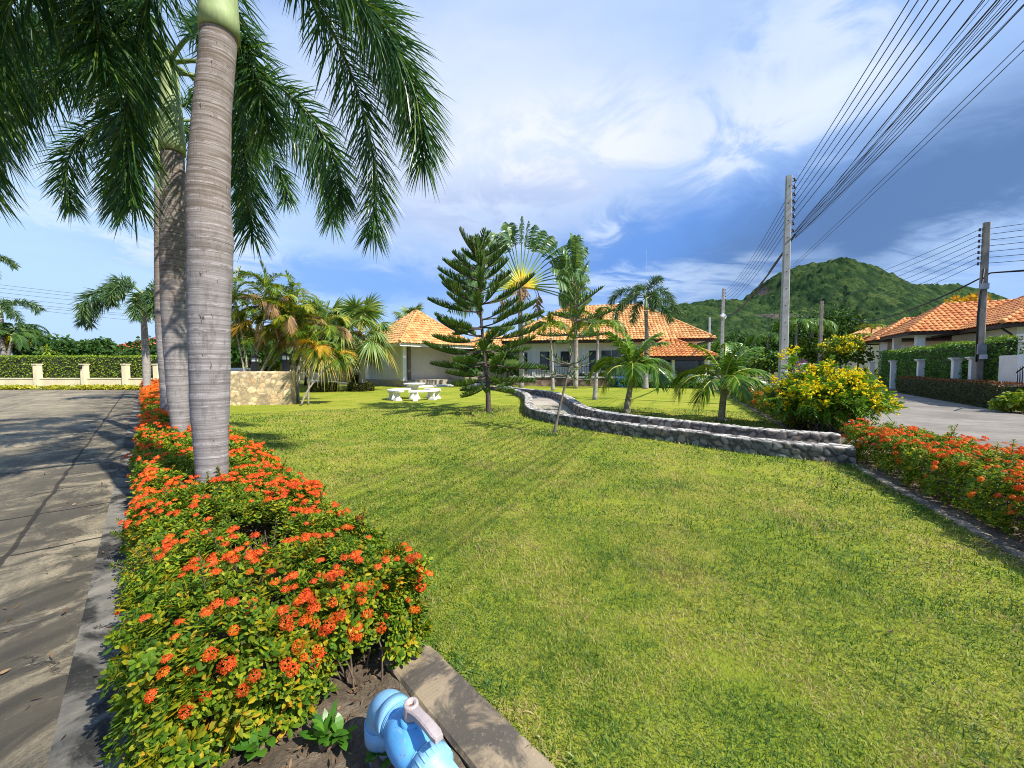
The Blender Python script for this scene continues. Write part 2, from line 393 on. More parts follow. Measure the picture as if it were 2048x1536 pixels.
G['dry_leaf'] = leafmat('fallen_leaf', [(0.0, (0.08, 0.05, 0.03)), (0.6, (0.17, 0.10, 0.055)), (1.0, (0.33, 0.22, 0.11))], 0.15, 0.7, 0.2)

def petiole_mat():
    m, t, out = new_mat('traveller_petiole')
    a = t.new('ShaderNodeAttribute', attribute_name='along').outputs['Fac']
    col = t.ramp(a, [(0.0, (0.58, 0.27, 0.04)), (0.16, (0.72, 0.50, 0.03)), (0.32, (0.55, 0.53, 0.06)), (0.55, (0.24, 0.36, 0.09)), (1.0, (0.10, 0.20, 0.05))])
    pbsdf(t, out, col, 0.4)
    return m
G['petiole'] = petiole_mat()

def palm_trunk_mat(name, lo, hi, ring=22.0, moss=0.3, t_off=7.0):
    m, t, out = new_mat(name)
    p = objco(t)
    wob_ = t.noise(t.mapping(p, (2.0, 2.0, 0.9)), 1.6, 4)
    z = t.new('ShaderNodeSeparateXYZ', {0: p}).outputs[2]
    zz = t.math('ADD', t.math('MULTIPLY', z, ring), t.math('MULTIPLY', wob_, 1.5))
    nz = t.noise(t.new('ShaderNodeCombineXYZ', {0: 0.0, 1: 0.0, 2: zz}).outputs[0], 1.0, 3, 0.7)
    fr = t.math('FRACT', t.math('MULTIPLY', zz, 0.45))
    line = t.math('MULTIPLY', t.mr(fr, 0.0, 0.22, 1.0, 0.0), t.mr(t.noise(t.mapping(p, (7, 7, 9)), 2.0, 3, 0.6), 0.42, 0.6))
    stain = t.noise(t.mapping(p, (5, 5, 1.4)), 3.0, 6, 0.7)
    lich = t.noise(p, 9.0, 5, 0.7)
    grain = t.noise(t.mapping(p, (60, 60, 6)), 1.6, 4, 0.7)
    nz2 = t.noise(t.mapping(t.vmath('ADD', p, (0, 0, 3.0)), (0.6, 0.6, 62)), 1.0, 4, 0.75)
    c0 = t.mix(t.mr(t.math('ADD', t.math('MULTIPLY', nz, 0.5), t.math('MULTIPLY', nz2, 0.5)), 0.36, 0.64), lo, hi)
    c0 = t.mix(t.math('MULTIPLY', t.mr(stain, 0.48, 0.72), 0.55), c0, tuple(x * 0.42 for x in lo))
    c0 = t.mix(t.math('MULTIPLY', t.mr(lich, 0.60, 0.74), moss), c0, (0.34, 0.34, 0.33))
    hi_part = t.mr(t.math('ADD', z, t.math('MULTIPLY', stain, 1.2)), 2.2, 3.6)      # younger, browner bark higher up, deeply ringed
    groove = t.mr(t.noise(t.mapping(t.vmath('ADD', p, (0, 0, t_off)), (1.4, 1.4, 46)), 1.0, 3, 0.7), 0.44, 0.58)
    c0 = t.mix(t.math('MULTIPLY', hi_part, t.math('MULTIPLY', groove, 0.75)), c0, (0.075, 0.055, 0.042))
    c0 = t.mix(t.math('MULTIPLY', hi_part, 0.30), c0, (0.30, 0.22, 0.15))
    c0 = t.mix(t.math('MULTIPLY', line, 0.5), c0, tuple(min(1, x * 1.3) for x in hi))
    pit = t.mr(t.noise(t.mapping(p, (26, 26, 8)), 1.0, 3, 0.6), 0.66, 0.74)
    c0 = t.mix(t.math('MULTIPLY', pit, 0.7), c0, (0.045, 0.035, 0.03))
    h = t.math('ADD', t.math('ADD', t.math('MULTIPLY', nz, 0.5), t.math('MULTIPLY', nz2, 0.7)), t.math('ADD', t.math('MULTIPLY', line, 0.3), t.math('MULTIPLY', grain, 0.4)))
    h = t.math('SUBTRACT', h, t.math('MULTIPLY', pit, 0.8))
    pbsdf(t, out, c0, 0.82, t.bump(h, 0.55, 0.012), spec=0.2)
    return m
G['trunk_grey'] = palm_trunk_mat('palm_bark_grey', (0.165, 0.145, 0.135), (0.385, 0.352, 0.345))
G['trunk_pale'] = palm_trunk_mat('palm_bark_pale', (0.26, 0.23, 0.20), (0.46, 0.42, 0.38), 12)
G['trunk_young'] = palm_trunk_mat('young_palm_bark', (0.22, 0.18, 0.12), (0.42, 0.36, 0.25), 14)
G['cane'] = palm_trunk_mat('palm_cane', (0.25, 0.21, 0.15), (0.50, 0.44, 0.34), 9)
G['pole_bark'] = plain('young_pine_bark', (0.20, 0.165, 0.135), 0.9, 0.35, 12, bump=0.5, bscale=50)
G['pine_bark'] = plain('pine_bark', (0.09, 0.068, 0.058), 0.9, 0.4, 12, bump=0.6, bscale=50)
G['tree_bark'] = plain('tree_bark', (0.15, 0.115, 0.085), 0.9, 0.35, 8, bump=0.5)
G['crownshaft'] = plain('crownshaft_green', (0.33, 0.40, 0.17), 0.62, 0.22, 4, spec=0.45, streak=True)
G['sheath'] = plain('dry_leaf_sheath', (0.38, 0.27, 0.13), 0.75, 0.4, 18, streak=True)
G['rachis'] = plain('frond_stalk', (0.16, 0.22, 0.06), 0.45, 0.25, 6)
G['rachis_yellow'] = plain('yellow_frond_stalk', (0.42, 0.40, 0.06), 0.45, 0.2, 6)

def concrete(name, lo, hi, stain=0.5, ss=1.0, joints=None, rough=0.85, dark=(0.06, 0.055, 0.05), warm=None):
    m, t, out = new_mat(name)
    p = objco(t)
    n1 = t.noise(p, 0.55, 6, 0.62, 0.3); n2 = t.noise(p, 5.0, 8, 0.68); n3 = t.noise(p, 60.0, 4, 0.7)
    c0 = t.mix(t.mr(n1, 0.3, 0.7), lo, hi)
    c0 = t.mix(t.math('MULTIPLY', t.mr(n2, 0.46, 0.70), 0.38), c0, tuple(x * 0.55 for x in lo))
    c0 = t.mix(t.math('MULTIPLY', t.mr(t.noise(t.mapping(p, (0.35, 1.6, 1) if ss == 1.0 else (1, 1, 1)), 0.9 * ss, 7, 0.65, 0.8), 0.50 if ss == 1.0 else 0.44, 0.68 if ss == 1.0 else 0.56), stain), c0, dark)
    c0 = t.mix(t.math('MULTIPLY', t.mr(n3, 0.55, 0.75), 0.25), c0, tuple(min(1, x * 1.3) for x in hi))
    brush = t.noise(t.mapping(p, (3.0, 60.0, 1)), 1.0, 3, 0.6)
    h = t.math('ADD', t.math('MULTIPLY', n2, 0.8), t.math('ADD', t.math('MULTIPLY', n3, 0.35), t.math('MULTIPLY', brush, 0.35)))
    if joints:
        sx = t.new('ShaderNodeSeparateXYZ', {0: t.vmath('ADD', p, t.vmath('MULTIPLY', t.vmath('SUBTRACT', t.noise(p, 2.5, 5, out=1), (0.5, 0.5, 0.5)), (0.05, 0.05, 0)))}).outputs
        ln = None
        for ax, pos in joints:
            d = t.math('ABSOLUTE', t.math('SUBTRACT', sx[ax], pos))
            k = t.mr(d, 0.010, 0.026, 1.0, 0.0)
            ln = k if ln is None else t.math('MAXIMUM', ln, k)
        c0 = t.mix(t.math('MULTIPLY', ln, 0.85), c0, (0.035, 0.03, 0.026))
        h = t.math('SUBTRACT', h, t.math('MULTIPLY', ln, 1.5))
    pbsdf(t, out, c0, rough, t.bump(h, 0.5, 0.012), spec=0.25)
    return m
G['kerb'] = concrete('kerb_concrete', (0.19, 0.145, 0.095), (0.46, 0.36, 0.235), 0.85, 4.5)
G['path'] = concrete('path_concrete', (0.30, 0.26, 0.21), (0.50, 0.44, 0.35), 0.25)
G['gutter'] = concrete('gutter_concrete', (0.10, 0.093, 0.08), (0.30, 0.275, 0.23), 0.95, 1.8, dark=(0.022, 0.022, 0.02))
G['road_far'] = concrete('road_concrete_grey', (0.19, 0.165, 0.135), (0.30, 0.265, 0.22), 0.35)
G['pole'] = plain('pole_concrete', (0.36, 0.35, 0.33), 0.85, 0.22, 4, bump=0.3, streak=True)
G['pole_old'] = plain('old_pole_concrete', (0.27, 0.23, 0.19), 0.88, 0.35, 3, bump=0.4, streak=True)
G['cable'] = plain('black_cable', (0.012, 0.012, 0.014), 0.5, 0.2)
G['insul'] = plain('insulator', (0.05, 0.04, 0.04), 0.4, 0.3, 8)
G['steel'] = plain('painted_steel_grey', (0.30, 0.31, 0.33), 0.45, 0.2, 6, metal=0.3)
G['black_iron'] = plain('black_iron', (0.014, 0.015, 0.017), 0.45, 0.2, 8)
G['white_wall'] = plain('white_render', (0.72, 0.69, 0.64), 0.85, 0.10, 1.2, bump=0.15, streak=True)
G['cream_wall'] = plain('cream_render', (0.80, 0.69, 0.44), 0.85, 0.12, 1.2, bump=0.15, streak=True)
G['beige_wall'] = plain('beige_render', (0.50, 0.40, 0.28), 0.85, 0.15, 1.5, bump=0.15, streak=True)
G['grey_wall'] = plain('shaded_grey_render', (0.50, 0.47, 0.44), 0.85, 0.12, 1.2)
G['white_paint'] = plain('white_paint', (0.76, 0.75, 0.72), 0.5, 0.08, 3)
G['white_stone'] = plain('white_cast_stone', (0.74, 0.72, 0.68), 0.7, 0.16, 6, bump=0.25)
G['brown_trim'] = plain('dark_brown_trim', (0.055, 0.035, 0.028), 0.6, 0.2, 4)
G['column_brown'] = plain('taupe_column', (0.20, 0.155, 0.12), 0.8, 0.15, 3)
G['slab'] = concrete('plinth_concrete', (0.36, 0.30, 0.22), (0.52, 0.44, 0.33), 0.2)
pass

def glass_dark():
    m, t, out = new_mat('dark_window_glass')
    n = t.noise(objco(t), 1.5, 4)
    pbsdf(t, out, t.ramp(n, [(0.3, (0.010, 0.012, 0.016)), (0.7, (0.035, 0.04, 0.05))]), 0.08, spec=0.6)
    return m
G['glass'] = glass_dark()

def lamp_glass():
    m, t, out = new_mat('frosted_lamp_glass')
    pbsdf(t, out, t.ramp(t.noise(objco(t), 20, 3), [(0.3, (0.55, 0.58, 0.60)), (0.7, (0.75, 0.77, 0.78))]), 0.25)
    return m
G['lamp_glass'] = lamp_glass()

def tilemat(name, stops):
    m, t, out = new_mat(name)
    rnd = t.new('ShaderNodeNewGeometry').outputs['Random Per Island']
    p = objco(t)
    c0 = t.ramp(rnd, stops)
    n = t.noise(p, 1.1, 6, 0.65)
    c0 = t.mix(t.math('MULTIPLY', t.mr(n, 0.54, 0.76), 0.28), c0, (0.26, 0.11, 0.05))
    c0 = t.mix(t.math('MULTIPLY', t.mr(t.noise(p, 14, 4), 0.5, 0.7), 0.25), c0, (0.70, 0.42, 0.22))
    pbsdf(t, out, c0, 0.6, t.bump(t.noise(p, 60, 3), 0.2, 0.005), spec=0.3)
    return m
G['tile'] = tilemat('orange_roof_tile', [(0.0, (0.52, 0.16, 0.045)), (0.5, (0.66, 0.25, 0.072)), (1.0, (0.74, 0.33, 0.11))])
G['tile_pale'] = tilemat('pale_orange_roof_tile', [(0.0, (0.54, 0.23, 0.07)), (0.5, (0.68, 0.34, 0.12)), (1.0, (0.76, 0.45, 0.19))])
G['tile_red'] = tilemat('red_roof_tile', [(0.0, (0.40, 0.055, 0.03)), (1.0, (0.52, 0.10, 0.05))])

def stonemat(name, grout=(0.035, 0.03, 0.026), tint=(1, 1, 1), lichen=0.5):
    m, t, out = new_mat(name)
    a = t.new('ShaderNodeAttribute', attribute_name='cell').outputs['Fac']
    g = t.new('ShaderNodeAttribute', attribute_name='groutf').outputs['Fac']
    p = objco(t)
    st = [(0.0, (0.11, 0.10, 0.088)), (0.3, (0.20, 0.18, 0.15)), (0.55, (0.28, 0.26, 0.225)), (0.75, (0.22, 0.16, 0.115)), (1.0, (0.36, 0.34, 0.30))]
    c0 = t.ramp(a, [(q, tuple(x * y for x, y in zip(c_, tint))) for q, c_ in st])
    n = t.noise(p, 16, 8, 0.72)
    c0 = t.mix(t.math('MULTIPLY', t.mr(n, 0.45, 0.7), 0.6), c0, (0.06, 0.055, 0.05))
    nz = t.new('ShaderNodeSeparateXYZ', {0: t.new('ShaderNodeNewGeometry').outputs['Normal']}).outputs[2]
    l = t.math('MULTIPLY', t.mr(t.noise(p, 6, 7, 0.7), 0.34, 0.54), t.math('ADD', 0.12, t.math('MULTIPLY', t.mr(nz, 0.3, 0.8), 0.88)))
    c0 = t.mix(t.math('MULTIPLY', l, lichen), c0, (0.62, 0.58, 0.52))
    c0 = t.mix(t.math('MULTIPLY', t.mr(g, 0.2, 0.85), 0.88), c0, grout)
    pbsdf(t, out, c0, 0.9, t.bump(n, 0.6, 0.015), spec=0.2)
    return m
G['rubble'] = stonemat('weathered_rubble', (0.055, 0.05, 0.045), lichen=0.85)
G['tan_rubble'] = stonemat('tan_rubble', (0.36, 0.28, 0.18), (3.0, 2.5, 1.65), 0.3)

def grassground():
    m, t, out = new_mat('lawn_turf')
    p = poslo(t)
    big = t.noise(p, 0.22, 5, 0.6); mid = t.noise(p, 1.1, 6, 0.65); fin = t.noise(p, 22, 6, 0.75); vf = t.noise(p, 95, 3, 0.7)
    f = t.math('ADD', t.math('MULTIPLY', big, 0.45), t.math('MULTIPLY', mid, 0.55))
    c0 = t.ramp(f, [(0.30, (0.15, 0.225, 0.018)), (0.46, (0.27, 0.32, 0.028)), (0.58, (0.38, 0.38, 0.045)), (0.70, (0.45, 0.37, 0.11))])
    c0 = t.mix(t.math('MULTIPLY', t.mr(fin, 0.45, 0.68), 0.45), c0, (0.06, 0.105, 0.012))
    c0 = t.mix(t.math('MULTIPLY', t.mr(vf, 0.52, 0.72), 0.35), c0, (0.40, 0.40, 0.08))
    h = t.math('ADD', t.math('MULTIPLY', fin, 1.0), t.math('MULTIPLY', vf, 0.8))
    pbsdf(t, out, c0, 0.9, t.bump(h, 0.75, 0.035), spec=0.1)
    return m
G['turf'] = grassground()

def soilmat():
    m, t, out = new_mat('dry_soil')
    p = objco(t)
    n = t.noise(p, 7, 8, 0.7); n2 = t.noise(p, 45, 5, 0.75)
    c0 = t.ramp(t.math('ADD', t.math('MULTIPLY', n, 0.6), t.math('MULTIPLY', n2, 0.4)), [(0.3, (0.05, 0.04, 0.03)), (0.5, (0.15, 0.115, 0.08)), (0.7, (0.30, 0.24, 0.18))])
    pbsdf(t, out, c0, 0.95, t.bump(t.math('ADD', n, n2), 0.8, 0.02), spec=0.1)
    return m
G['soil'] = soilmat()

def grassblade():
    m, t, out = new_mat('grass_blade')
    p = poslo(t)
    rnd = t.new('ShaderNodeNewGeometry').outputs['Random Per Island']
    a = t.noise(p, 0.55, 4, 0.6); b = t.noise(p, 2.6, 5, 0.7); c_ = t.noise(p, 9.0, 3, 0.6)
    f = t.math('ADD', t.math('MULTIPLY', t.mr(a, 0.32, 0.68), 0.34), t.math('ADD', t.math('MULTIPLY', t.mr(b, 0.34, 0.66), 0.36), t.math('MULTIPLY', t.mr(c_, 0.3, 0.7), 0.12)))
    f = t.math('ADD', t.math('SUBTRACT', t.math('MULTIPLY', f, 1.25), 0.165), t.math('MULTIPLY', t.math('SUBTRACT', rnd, 0.5), 0.62))
    col = t.ramp(f, [(0.0, (0.045, 0.13, 0.020)), (0.20, (0.125, 0.225, 0.028)), (0.40, (0.26, 0.325, 0.042)), (0.57, (0.42, 0.40, 0.085)), (0.80, (0.46, 0.37, 0.16)), (1.0, (0.50, 0.38, 0.20))])
    dry = t.math('MULTIPLY', t.mr(t.math('ADD', t.noise(p, 1.25, 6, 0.68), t.math('MULTIPLY', t.math('SUBTRACT', rnd, 0.5), 0.16)), 0.535, 0.62), 0.75)
    col = t.mix(dry, col, t.ramp(rnd, [(0.0, (0.20, 0.16, 0.05)), (0.5, (0.40, 0.29, 0.115)), (1.0, (0.55, 0.40, 0.20))]))
    lush = t.math('MULTIPLY', t.mr(t.math('ADD', t.noise(t.vmath('ADD', p, (31.0, 7.0, 0)), 1.7, 6, 0.7), t.math('MULTIPLY', t.math('SUBTRACT', rnd, 0.5), 0.14)), 0.54, 0.63), 0.75)
    col = t.mix(lush, col, t.ramp(rnd, [(0.0, (0.03, 0.085, 0.028)), (0.6, (0.075, 0.175, 0.032)), (1.0, (0.16, 0.26, 0.045))]))
    bs = t.new('ShaderNodeBsdfPrincipled', {'Base Color': col, 'Roughness': 0.5, 'Specular IOR Level': 0.3})
    tr = t.new('ShaderNodeBsdfTranslucent', {'Color': t.mix(1.0, col, (1, 1, 0.6), 'MULTIPLY')})
    t.l.new(t.new('ShaderNodeMixShader', {0: 0.34, 1: bs.outputs[0], 2: tr.outputs[0]}).outputs[0], out.inputs[0])
    return m
G['grass_blade'] = grassblade()

def pvcmat(name, col, dirt, speck):
    m, t, out = new_mat(name)
    p = objco(t)
    n = t.noise(p, 7, 6, 0.65); n2 = t.noise(p, 34, 6, 0.75); n3 = t.noise(t.mapping(p, (14, 60, 60)), 1.0, 4, 0.6)
    c0 = t.mix(t.mr(n, 0.35, 0.68), tuple(x * 0.86 for x in col), tuple(min(1, x * 1.12 + 0.02) for x in col))
    c0 = t.mix(t.math('MULTIPLY', t.mr(n2, 0.50, 0.72), dirt), c0, (0.30, 0.27, 0.22))
    c0 = t.mix(t.math('MULTIPLY', t.mr(n3, 0.60, 0.72), 0.35), c0, tuple(min(1, x * 0.6 + 0.35) for x in col))
    c0 = t.mix(t.math('MULTIPLY', t.mr(t.noise(p, 120, 2, 0.5), 0.70, 0.76), speck), c0, (0.03, 0.03, 0.035))
    z = t.new('ShaderNodeSeparateXYZ', {0: p}).outputs[2]
    soil_ = t.math('MULTIPLY', t.mr(t.math('ADD', z, t.math('MULTIPLY', t.math('SUBTRACT', n2, 0.5), 0.12)), 0.04, 0.14, 1.0, 0.0), 0.75)
    c0 = t.mix(soil_, c0, (0.24, 0.19, 0.14))
    pbsdf(t, out, c0, t.mix(t.mr(n2, 0.4, 0.7), (0.36,) * 3, (0.62,) * 3), t.bump(t.math('ADD', n2, n3), 0.12, 0.004), spec=0.5)
    return m
G['pvc'] = pvcmat('blue_plastic', (0.105, 0.40, 0.74), 0.55, 0.9)
G['pvc_pale'] = pvcmat('sun_bleached_blue_plastic', (0.24, 0.51, 0.74), 0.55, 0.7)
G['pvc_dusty'] = pvcmat('dusty_blue_plastic', (0.25, 0.42, 0.55), 0.8, 0.5)

def roadmat():
    m, t, out = new_mat('road_concrete')
    p = objco(t)                       # local x runs across the road, y along it
    warp = t.vmath('ADD', p, t.vmath('MULTIPLY', t.vmath('SUBTRACT', t.noise(p, 2.2, 5, 0.6, out=1), (0.5, 0.5, 0.5)), (0.10, 0.10, 0)))
    sx = t.new('ShaderNodeSeparateXYZ', {0: warp}).outputs
    n1 = t.noise(p, 0.45, 6, 0.62, 0.4); n2 = t.noise(p, 4.0, 8, 0.7); n3 = t.noise(p, 70.0, 4, 0.75)
    c0 = t.ramp(t.math('ADD', t.math('MULTIPLY', n1, 0.6), t.math('MULTIPLY', n2, 0.4)), [(0.30, (0.12, 0.100, 0.070)), (0.48, (0.275, 0.228, 0.150)), (0.66, (0.46, 0.385, 0.255))])
    streak = t.noise(t.mapping(p, (0.9, 0.10, 1)), 2.0, 7, 0.7, 0.6)           # tyre darkened and washed bands along the road
    c0 = t.mix(t.math('MULTIPLY', t.mr(streak, 0.46, 0.66), 0.55), c0, (0.10, 0.088, 0.070))
    edge = t.mr(sx[0], -2.4, -0.4, 0.0, 1.0)                                  # gutter-side grime, widened to paint in palm shade on the near road
    mould_shade = t.math('MULTIPLY', t.math('ADD', t.math('MULTIPLY', edge, 0.75), 0.22), t.mr(t.noise(p, 1.7, 8, 0.76, 0.7), 0.40, 0.54))
    c0 = t.mix(t.math('MULTIPLY', mould_shade, 0.85), c0, (0.045, 0.043, 0.036))
    c0 = t.mix(t.math('MULTIPLY', t.mr(t.noise(t.mapping(p, (1.5, 5.0, 1)), 1.3, 7, 0.75, 1.2), 0.60, 0.70), 0.55), c0, (0.48, 0.42, 0.33))
    c0 = t.mix(t.math('MULTIPLY', t.mr(n3, 0.48, 0.66), 0.6), c0, (0.085, 0.07, 0.052))
    ln = None
    for ax, pos in ((0, -0.77), (0, -4.6), (0, -8.4), (1, 4.62), (1, 5.75), (1, 10.4), (1, 16.2), (1, 22.0), (1, 28.0)):
        k = t.mr(t.math('ABSOLUTE', t.math('SUBTRACT', sx[ax], pos)), 0.006, 0.022, 1.0, 0.0)
        ln = k if ln is None else t.math('MAXIMUM', ln, k)
    v = t.new('ShaderNodeTexVoronoi', {'Vector': t.vmath('ADD', p, t.vmath('MULTIPLY', t.vmath('SUBTRACT', t.noise(p, 1.6, 6, 0.65, out=1), (0.5, 0.5, 0.5)), (0.9, 0.9, 0))), 'Scale': 0.42}, feature='DISTANCE_TO_EDGE').outputs['Distance']
    crack = t.math('MULTIPLY', t.mr(v, 0.0015, 0.006, 1.0, 0.0), t.mr(t.noise(p, 0.6, 3), 0.46, 0.56))
    c0 = t.mix(t.math('MULTIPLY', t.math('MAXIMUM', ln, crack), 0.85), c0, (0.03, 0.026, 0.022))
    brush = t.noise(t.mapping(p, (70.0, 4.0, 1)), 1.0, 3, 0.6)
    h = t.math('ADD', t.math('MULTIPLY', n2, 0.9), t.math('ADD', t.math('MULTIPLY', n3, 0.5), t.math('MULTIPLY', brush, 0.5)))
    h = t.math('SUBTRACT', h, t.math('MULTIPLY', t.math('MAXIMUM', ln, crack), 2.0))
    pbsdf(t, out, c0, 0.88, t.bump(h, 0.7, 0.014), spec=0.2)
    return m
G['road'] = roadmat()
G['blue_wall'] = plain('pale_blue_render', (0.42, 0.58, 0.66), 0.85, 0.1, 1.5)
def plinthstone():
    m, t, out = new_mat('reddish_stone_plinth')
    v = t.new('ShaderNodeTexVoronoi', {'Vector': objco(t), 'Scale': 3.5}, feature='F1')
    c0 = t.ramp(t.new('ShaderNodeSeparateColor', {0: v.outputs['Color']}).outputs[0], [(0.0, (0.13, 0.08, 0.06)), (0.5, (0.22, 0.13, 0.09)), (1.0, (0.30, 0.22, 0.17))])
    c0 = t.mix(t.math('MULTIPLY', t.mr(t.noise(objco(t), 9, 6, .7), .5, .7), .5), c0, (.07, .05, .04))
    pbsdf(t, out, c0, 0.9, t.bump(v.outputs['Distance'], 0.6, 0.05))
    return m
G['plinth_stone'] = plinthstone()
# ------------------------------------------------------------------ setting: ground, lawn, roads, kerbs, path, hill
A1 = R(43.8)                       # the row of palms runs along local y of this frame
NL = np.array([math.cos(A1), math.sin(A1)]); TL = np.array([-math.sin(A1), math.cos(A1)])
A2 = R(-22.9)                      # the lane on the other side of the lawn
NR = np.array([math.cos(A2), math.sin(A2)]); TR = np.array([-math.sin(A2), math.cos(A2)])
def fl(n, t, z=0.0): p = NL * n + TL * t; return np.array([p[0], p[1], z])
def fr(n, t, z=0.0): p = NR * n + TR * t; return np.array([p[0], p[1], z])

def sheet(name, pts, z, mat, rz=0.0, kind='structure'):
    mb = MB(); mb.polys([(x, y, 0) for x, y in pts], [list(range(len(pts)))])
    o = mb.build(name, mat); o.location = (0, 0, z); o.rotation_euler = (0, 0, rz)
    return tag(o, kind=kind)

def earthmat():
    m, t, out = new_mat('far_ground')
    n = t.noise(poslo(t), 0.08, 6, 0.65)
    pbsdf(t, out, t.ramp(n, [(0.3, (0.06, 0.10, 0.02)), (0.6, (0.14, 0.15, 0.04)), (0.8, (0.22, 0.18, 0.09))]), 0.95, spec=0.1)
    return m
sheet('ground', [(-2500, -400), (2500, -400), (2500, 2500), (-2500, 2500)], -0.02, earthmat())
c0_ = (2.173, -0.844)
sheet('lawn', [c0_, (14.9, 29.3), (-26.72, 29.3)], 0.0, G['turf'])
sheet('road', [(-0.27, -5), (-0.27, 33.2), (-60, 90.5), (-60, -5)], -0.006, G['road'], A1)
mb = MB()                          # shallow dished gutter along the planted strip
tt = np.arange(-5, 33.01, 0.25); prof = [(-0.285, -0.002), (-0.24, -0.006), (-0.17, -0.016), (-0.10, -0.012), (-0.06, 0.012), (-0.045, 0.03)]
V = np.array([[(n, t, z) for n, z in prof] for t in tt]).reshape(-1, 3); V[:, 2] += 0.0
k = len(prof)
F = [[i * k + j, i * k + j + 1, (i + 1) * k + j + 1, (i + 1) * k + j] for i in range(len(tt) - 1) for j in range(k - 1)]
mb.add(V, F, 0, True); o = mb.build('gutter', G['gutter']); o.rotation_euler = (0, 0, A1); o.location = (0, 0, 0.004); tag(o, kind='structure')
mb = MB()                          # soil of the planted strip, lumpy
ns = np.linspace(-0.05, 0.772, 30); ts = np.concatenate([np.arange(-1.5, 3.2, 0.03), np.arange(3.2, 33, 0.5)])
V = np.array([(n, t, 0.012 + 0.03 * mnoise.noise((n * 5, t * 5, 0)) + 0.015 * mnoise.noise((n * 17, t * 17, 3))) for t in ts for n in ns])
k = len(ns); I = (np.arange(len(ts) - 1)[:, None] * k + np.arange(k - 1)[None]).ravel()
mb.add(V, np.stack([I, I + 1, I + k + 1, I + k], -1), 0, True)
o = mb.build('soil', G['soil']); o.rotation_euler = (0, 0, A1); tag(o, kind='structure')

def kerb(name, rz, n0, n1, t0, t1, top, seg=1.2):
    rs = np.random.default_rng(3); mb = MB(); t = t0
    while t < t1:
        L = seg * rs.uniform(0.92, 1.06)
        h = top + rs.uniform(-0.006, 0.006); dx = rs.uniform(-0.006, 0.006)
        ny = max(2, int(L / 0.06)); ys = np.linspace(t + 0.004, t + L - 0.004, ny)
        sec = [(n0, -0.1), (n0, h - 0.012), (n0 + 0.012, h), ((n0 + n1) / 2, h + 0.002), (n1 - 0.012, h), (n1, h - 0.012), (n1, -0.1)]
        V = np.array([[(x + dx + rs.normal(0, 0.0016), y, z + rs.normal(0, 0.0014)) for x, z in sec] for y in ys]).reshape(-1, 3)
        k = len(sec)
        F = [[i * k + j, i * k + j + 1, (i + 1) * k + j + 1, (i + 1) * k + j] for i in range(ny - 1) for j in range(k - 1)]
        mb.polys(V, [list(range(k - 1, -1, -1)), [(ny - 1) * k + j for j in range(k)]] )
        mb.f.append(np.array(F) + mb.n - len(V)); mb.m.append(0); mb.sm.append(False)
        t += L
    o = mb.build(name, G['kerb']); o.rotation_euler = (0, 0, rz)
    return tag(o, kind='structure')
kerb('kerb', A1, 0.775, 0.992, -1.4, 33, 0.022, 1.6)
kerb('kerb', A2, 2.32, 2.42, -1.5, 7.0, 0.022)
kerb('kerb', A2, 2.32, 2.42, 8.9, 27, 0.03)
sheet('lane', [(3.55, -8), (8.5, -8), (9.55, 16.9), (11.3, 27.7), (17.5, 70), (3.55, 70)], -0.008, G['road_far'], A2)
sheet('soil', [(2.43, -2), (3.55, -2), (3.55, 30), (2.43, 30)], 0.004, G['soil'], A2)

# ---- the winding path between its two low walls
pxA = [(1711, 930), (1592, 918), (1457, 903), (1400, 892), (1300, 878), (1247, 871), (1185, 861), (1124, 850), (1085, 842), (1062, 836), (1052, 829), (1049, 820), (1050, 811), (1050, 802), (1043, 795), (1028, 789), (1010, 784), (980, 780)]
pxB = [(1672, 868), (1525, 859), (1400, 845), (1288, 834), (1242, 828), (1195, 821), (1173, 814), (1158, 805), (1142, 794), (1124, 787), (1091, 782), (1062, 779), (1035, 776), (1010, 774)]
HW = 0.25
wallA = np.array([gp(*p)[:2] for p in pxA]); wallB = np.array([gp(*p, HW)[:2] for p in pxB])

def resample(P, step):
    for _ in range(2):             # round the corners
        Q = [P[0]]
        for a, b in zip(P[:-1], P[1:]): Q += [a * 0.75 + b * 0.25, a * 0.25 + b * 0.75]
        Q.append(P[-1]); P = np.array(Q)
    d = np.concatenate([[0], np.cumsum(np.linalg.norm(np.diff(P, axis=0), axis=1))])
    s_ = np.linspace(0, d[-1], int(d[-1] / step) + 2)
    return np.stack([np.interp(s_, d, P[:, 0]), np.interp(s_, d, P[:, 1])], -1)

pl = resample(wallA, 0.3); pr_ = resample(wallB, 0.3)
m_ = 60
a_ = pl[np.linspace(0, len(pl) - 1, m_).astype(int)]; b_ = pr_[np.linspace(0, len(pr_) - 1, m_).astype(int)]
# path between the walls: pair every point of wall A with the nearest one of wall B
V = []
for p in pl:
    q = pr_[np.argmin(np.linalg.norm(pr_ - p, axis=1))]
    V += [(p[0], p[1], 0.012), (q[0], q[1], 0.012)]
mb = MB(); mb.add(V, [[2 * i, 2 * i + 1, 2 * i + 3, 2 * i + 2] for i in range(len(pl) - 1)])
tag(mb.build('path', G['path']), kind='structure')

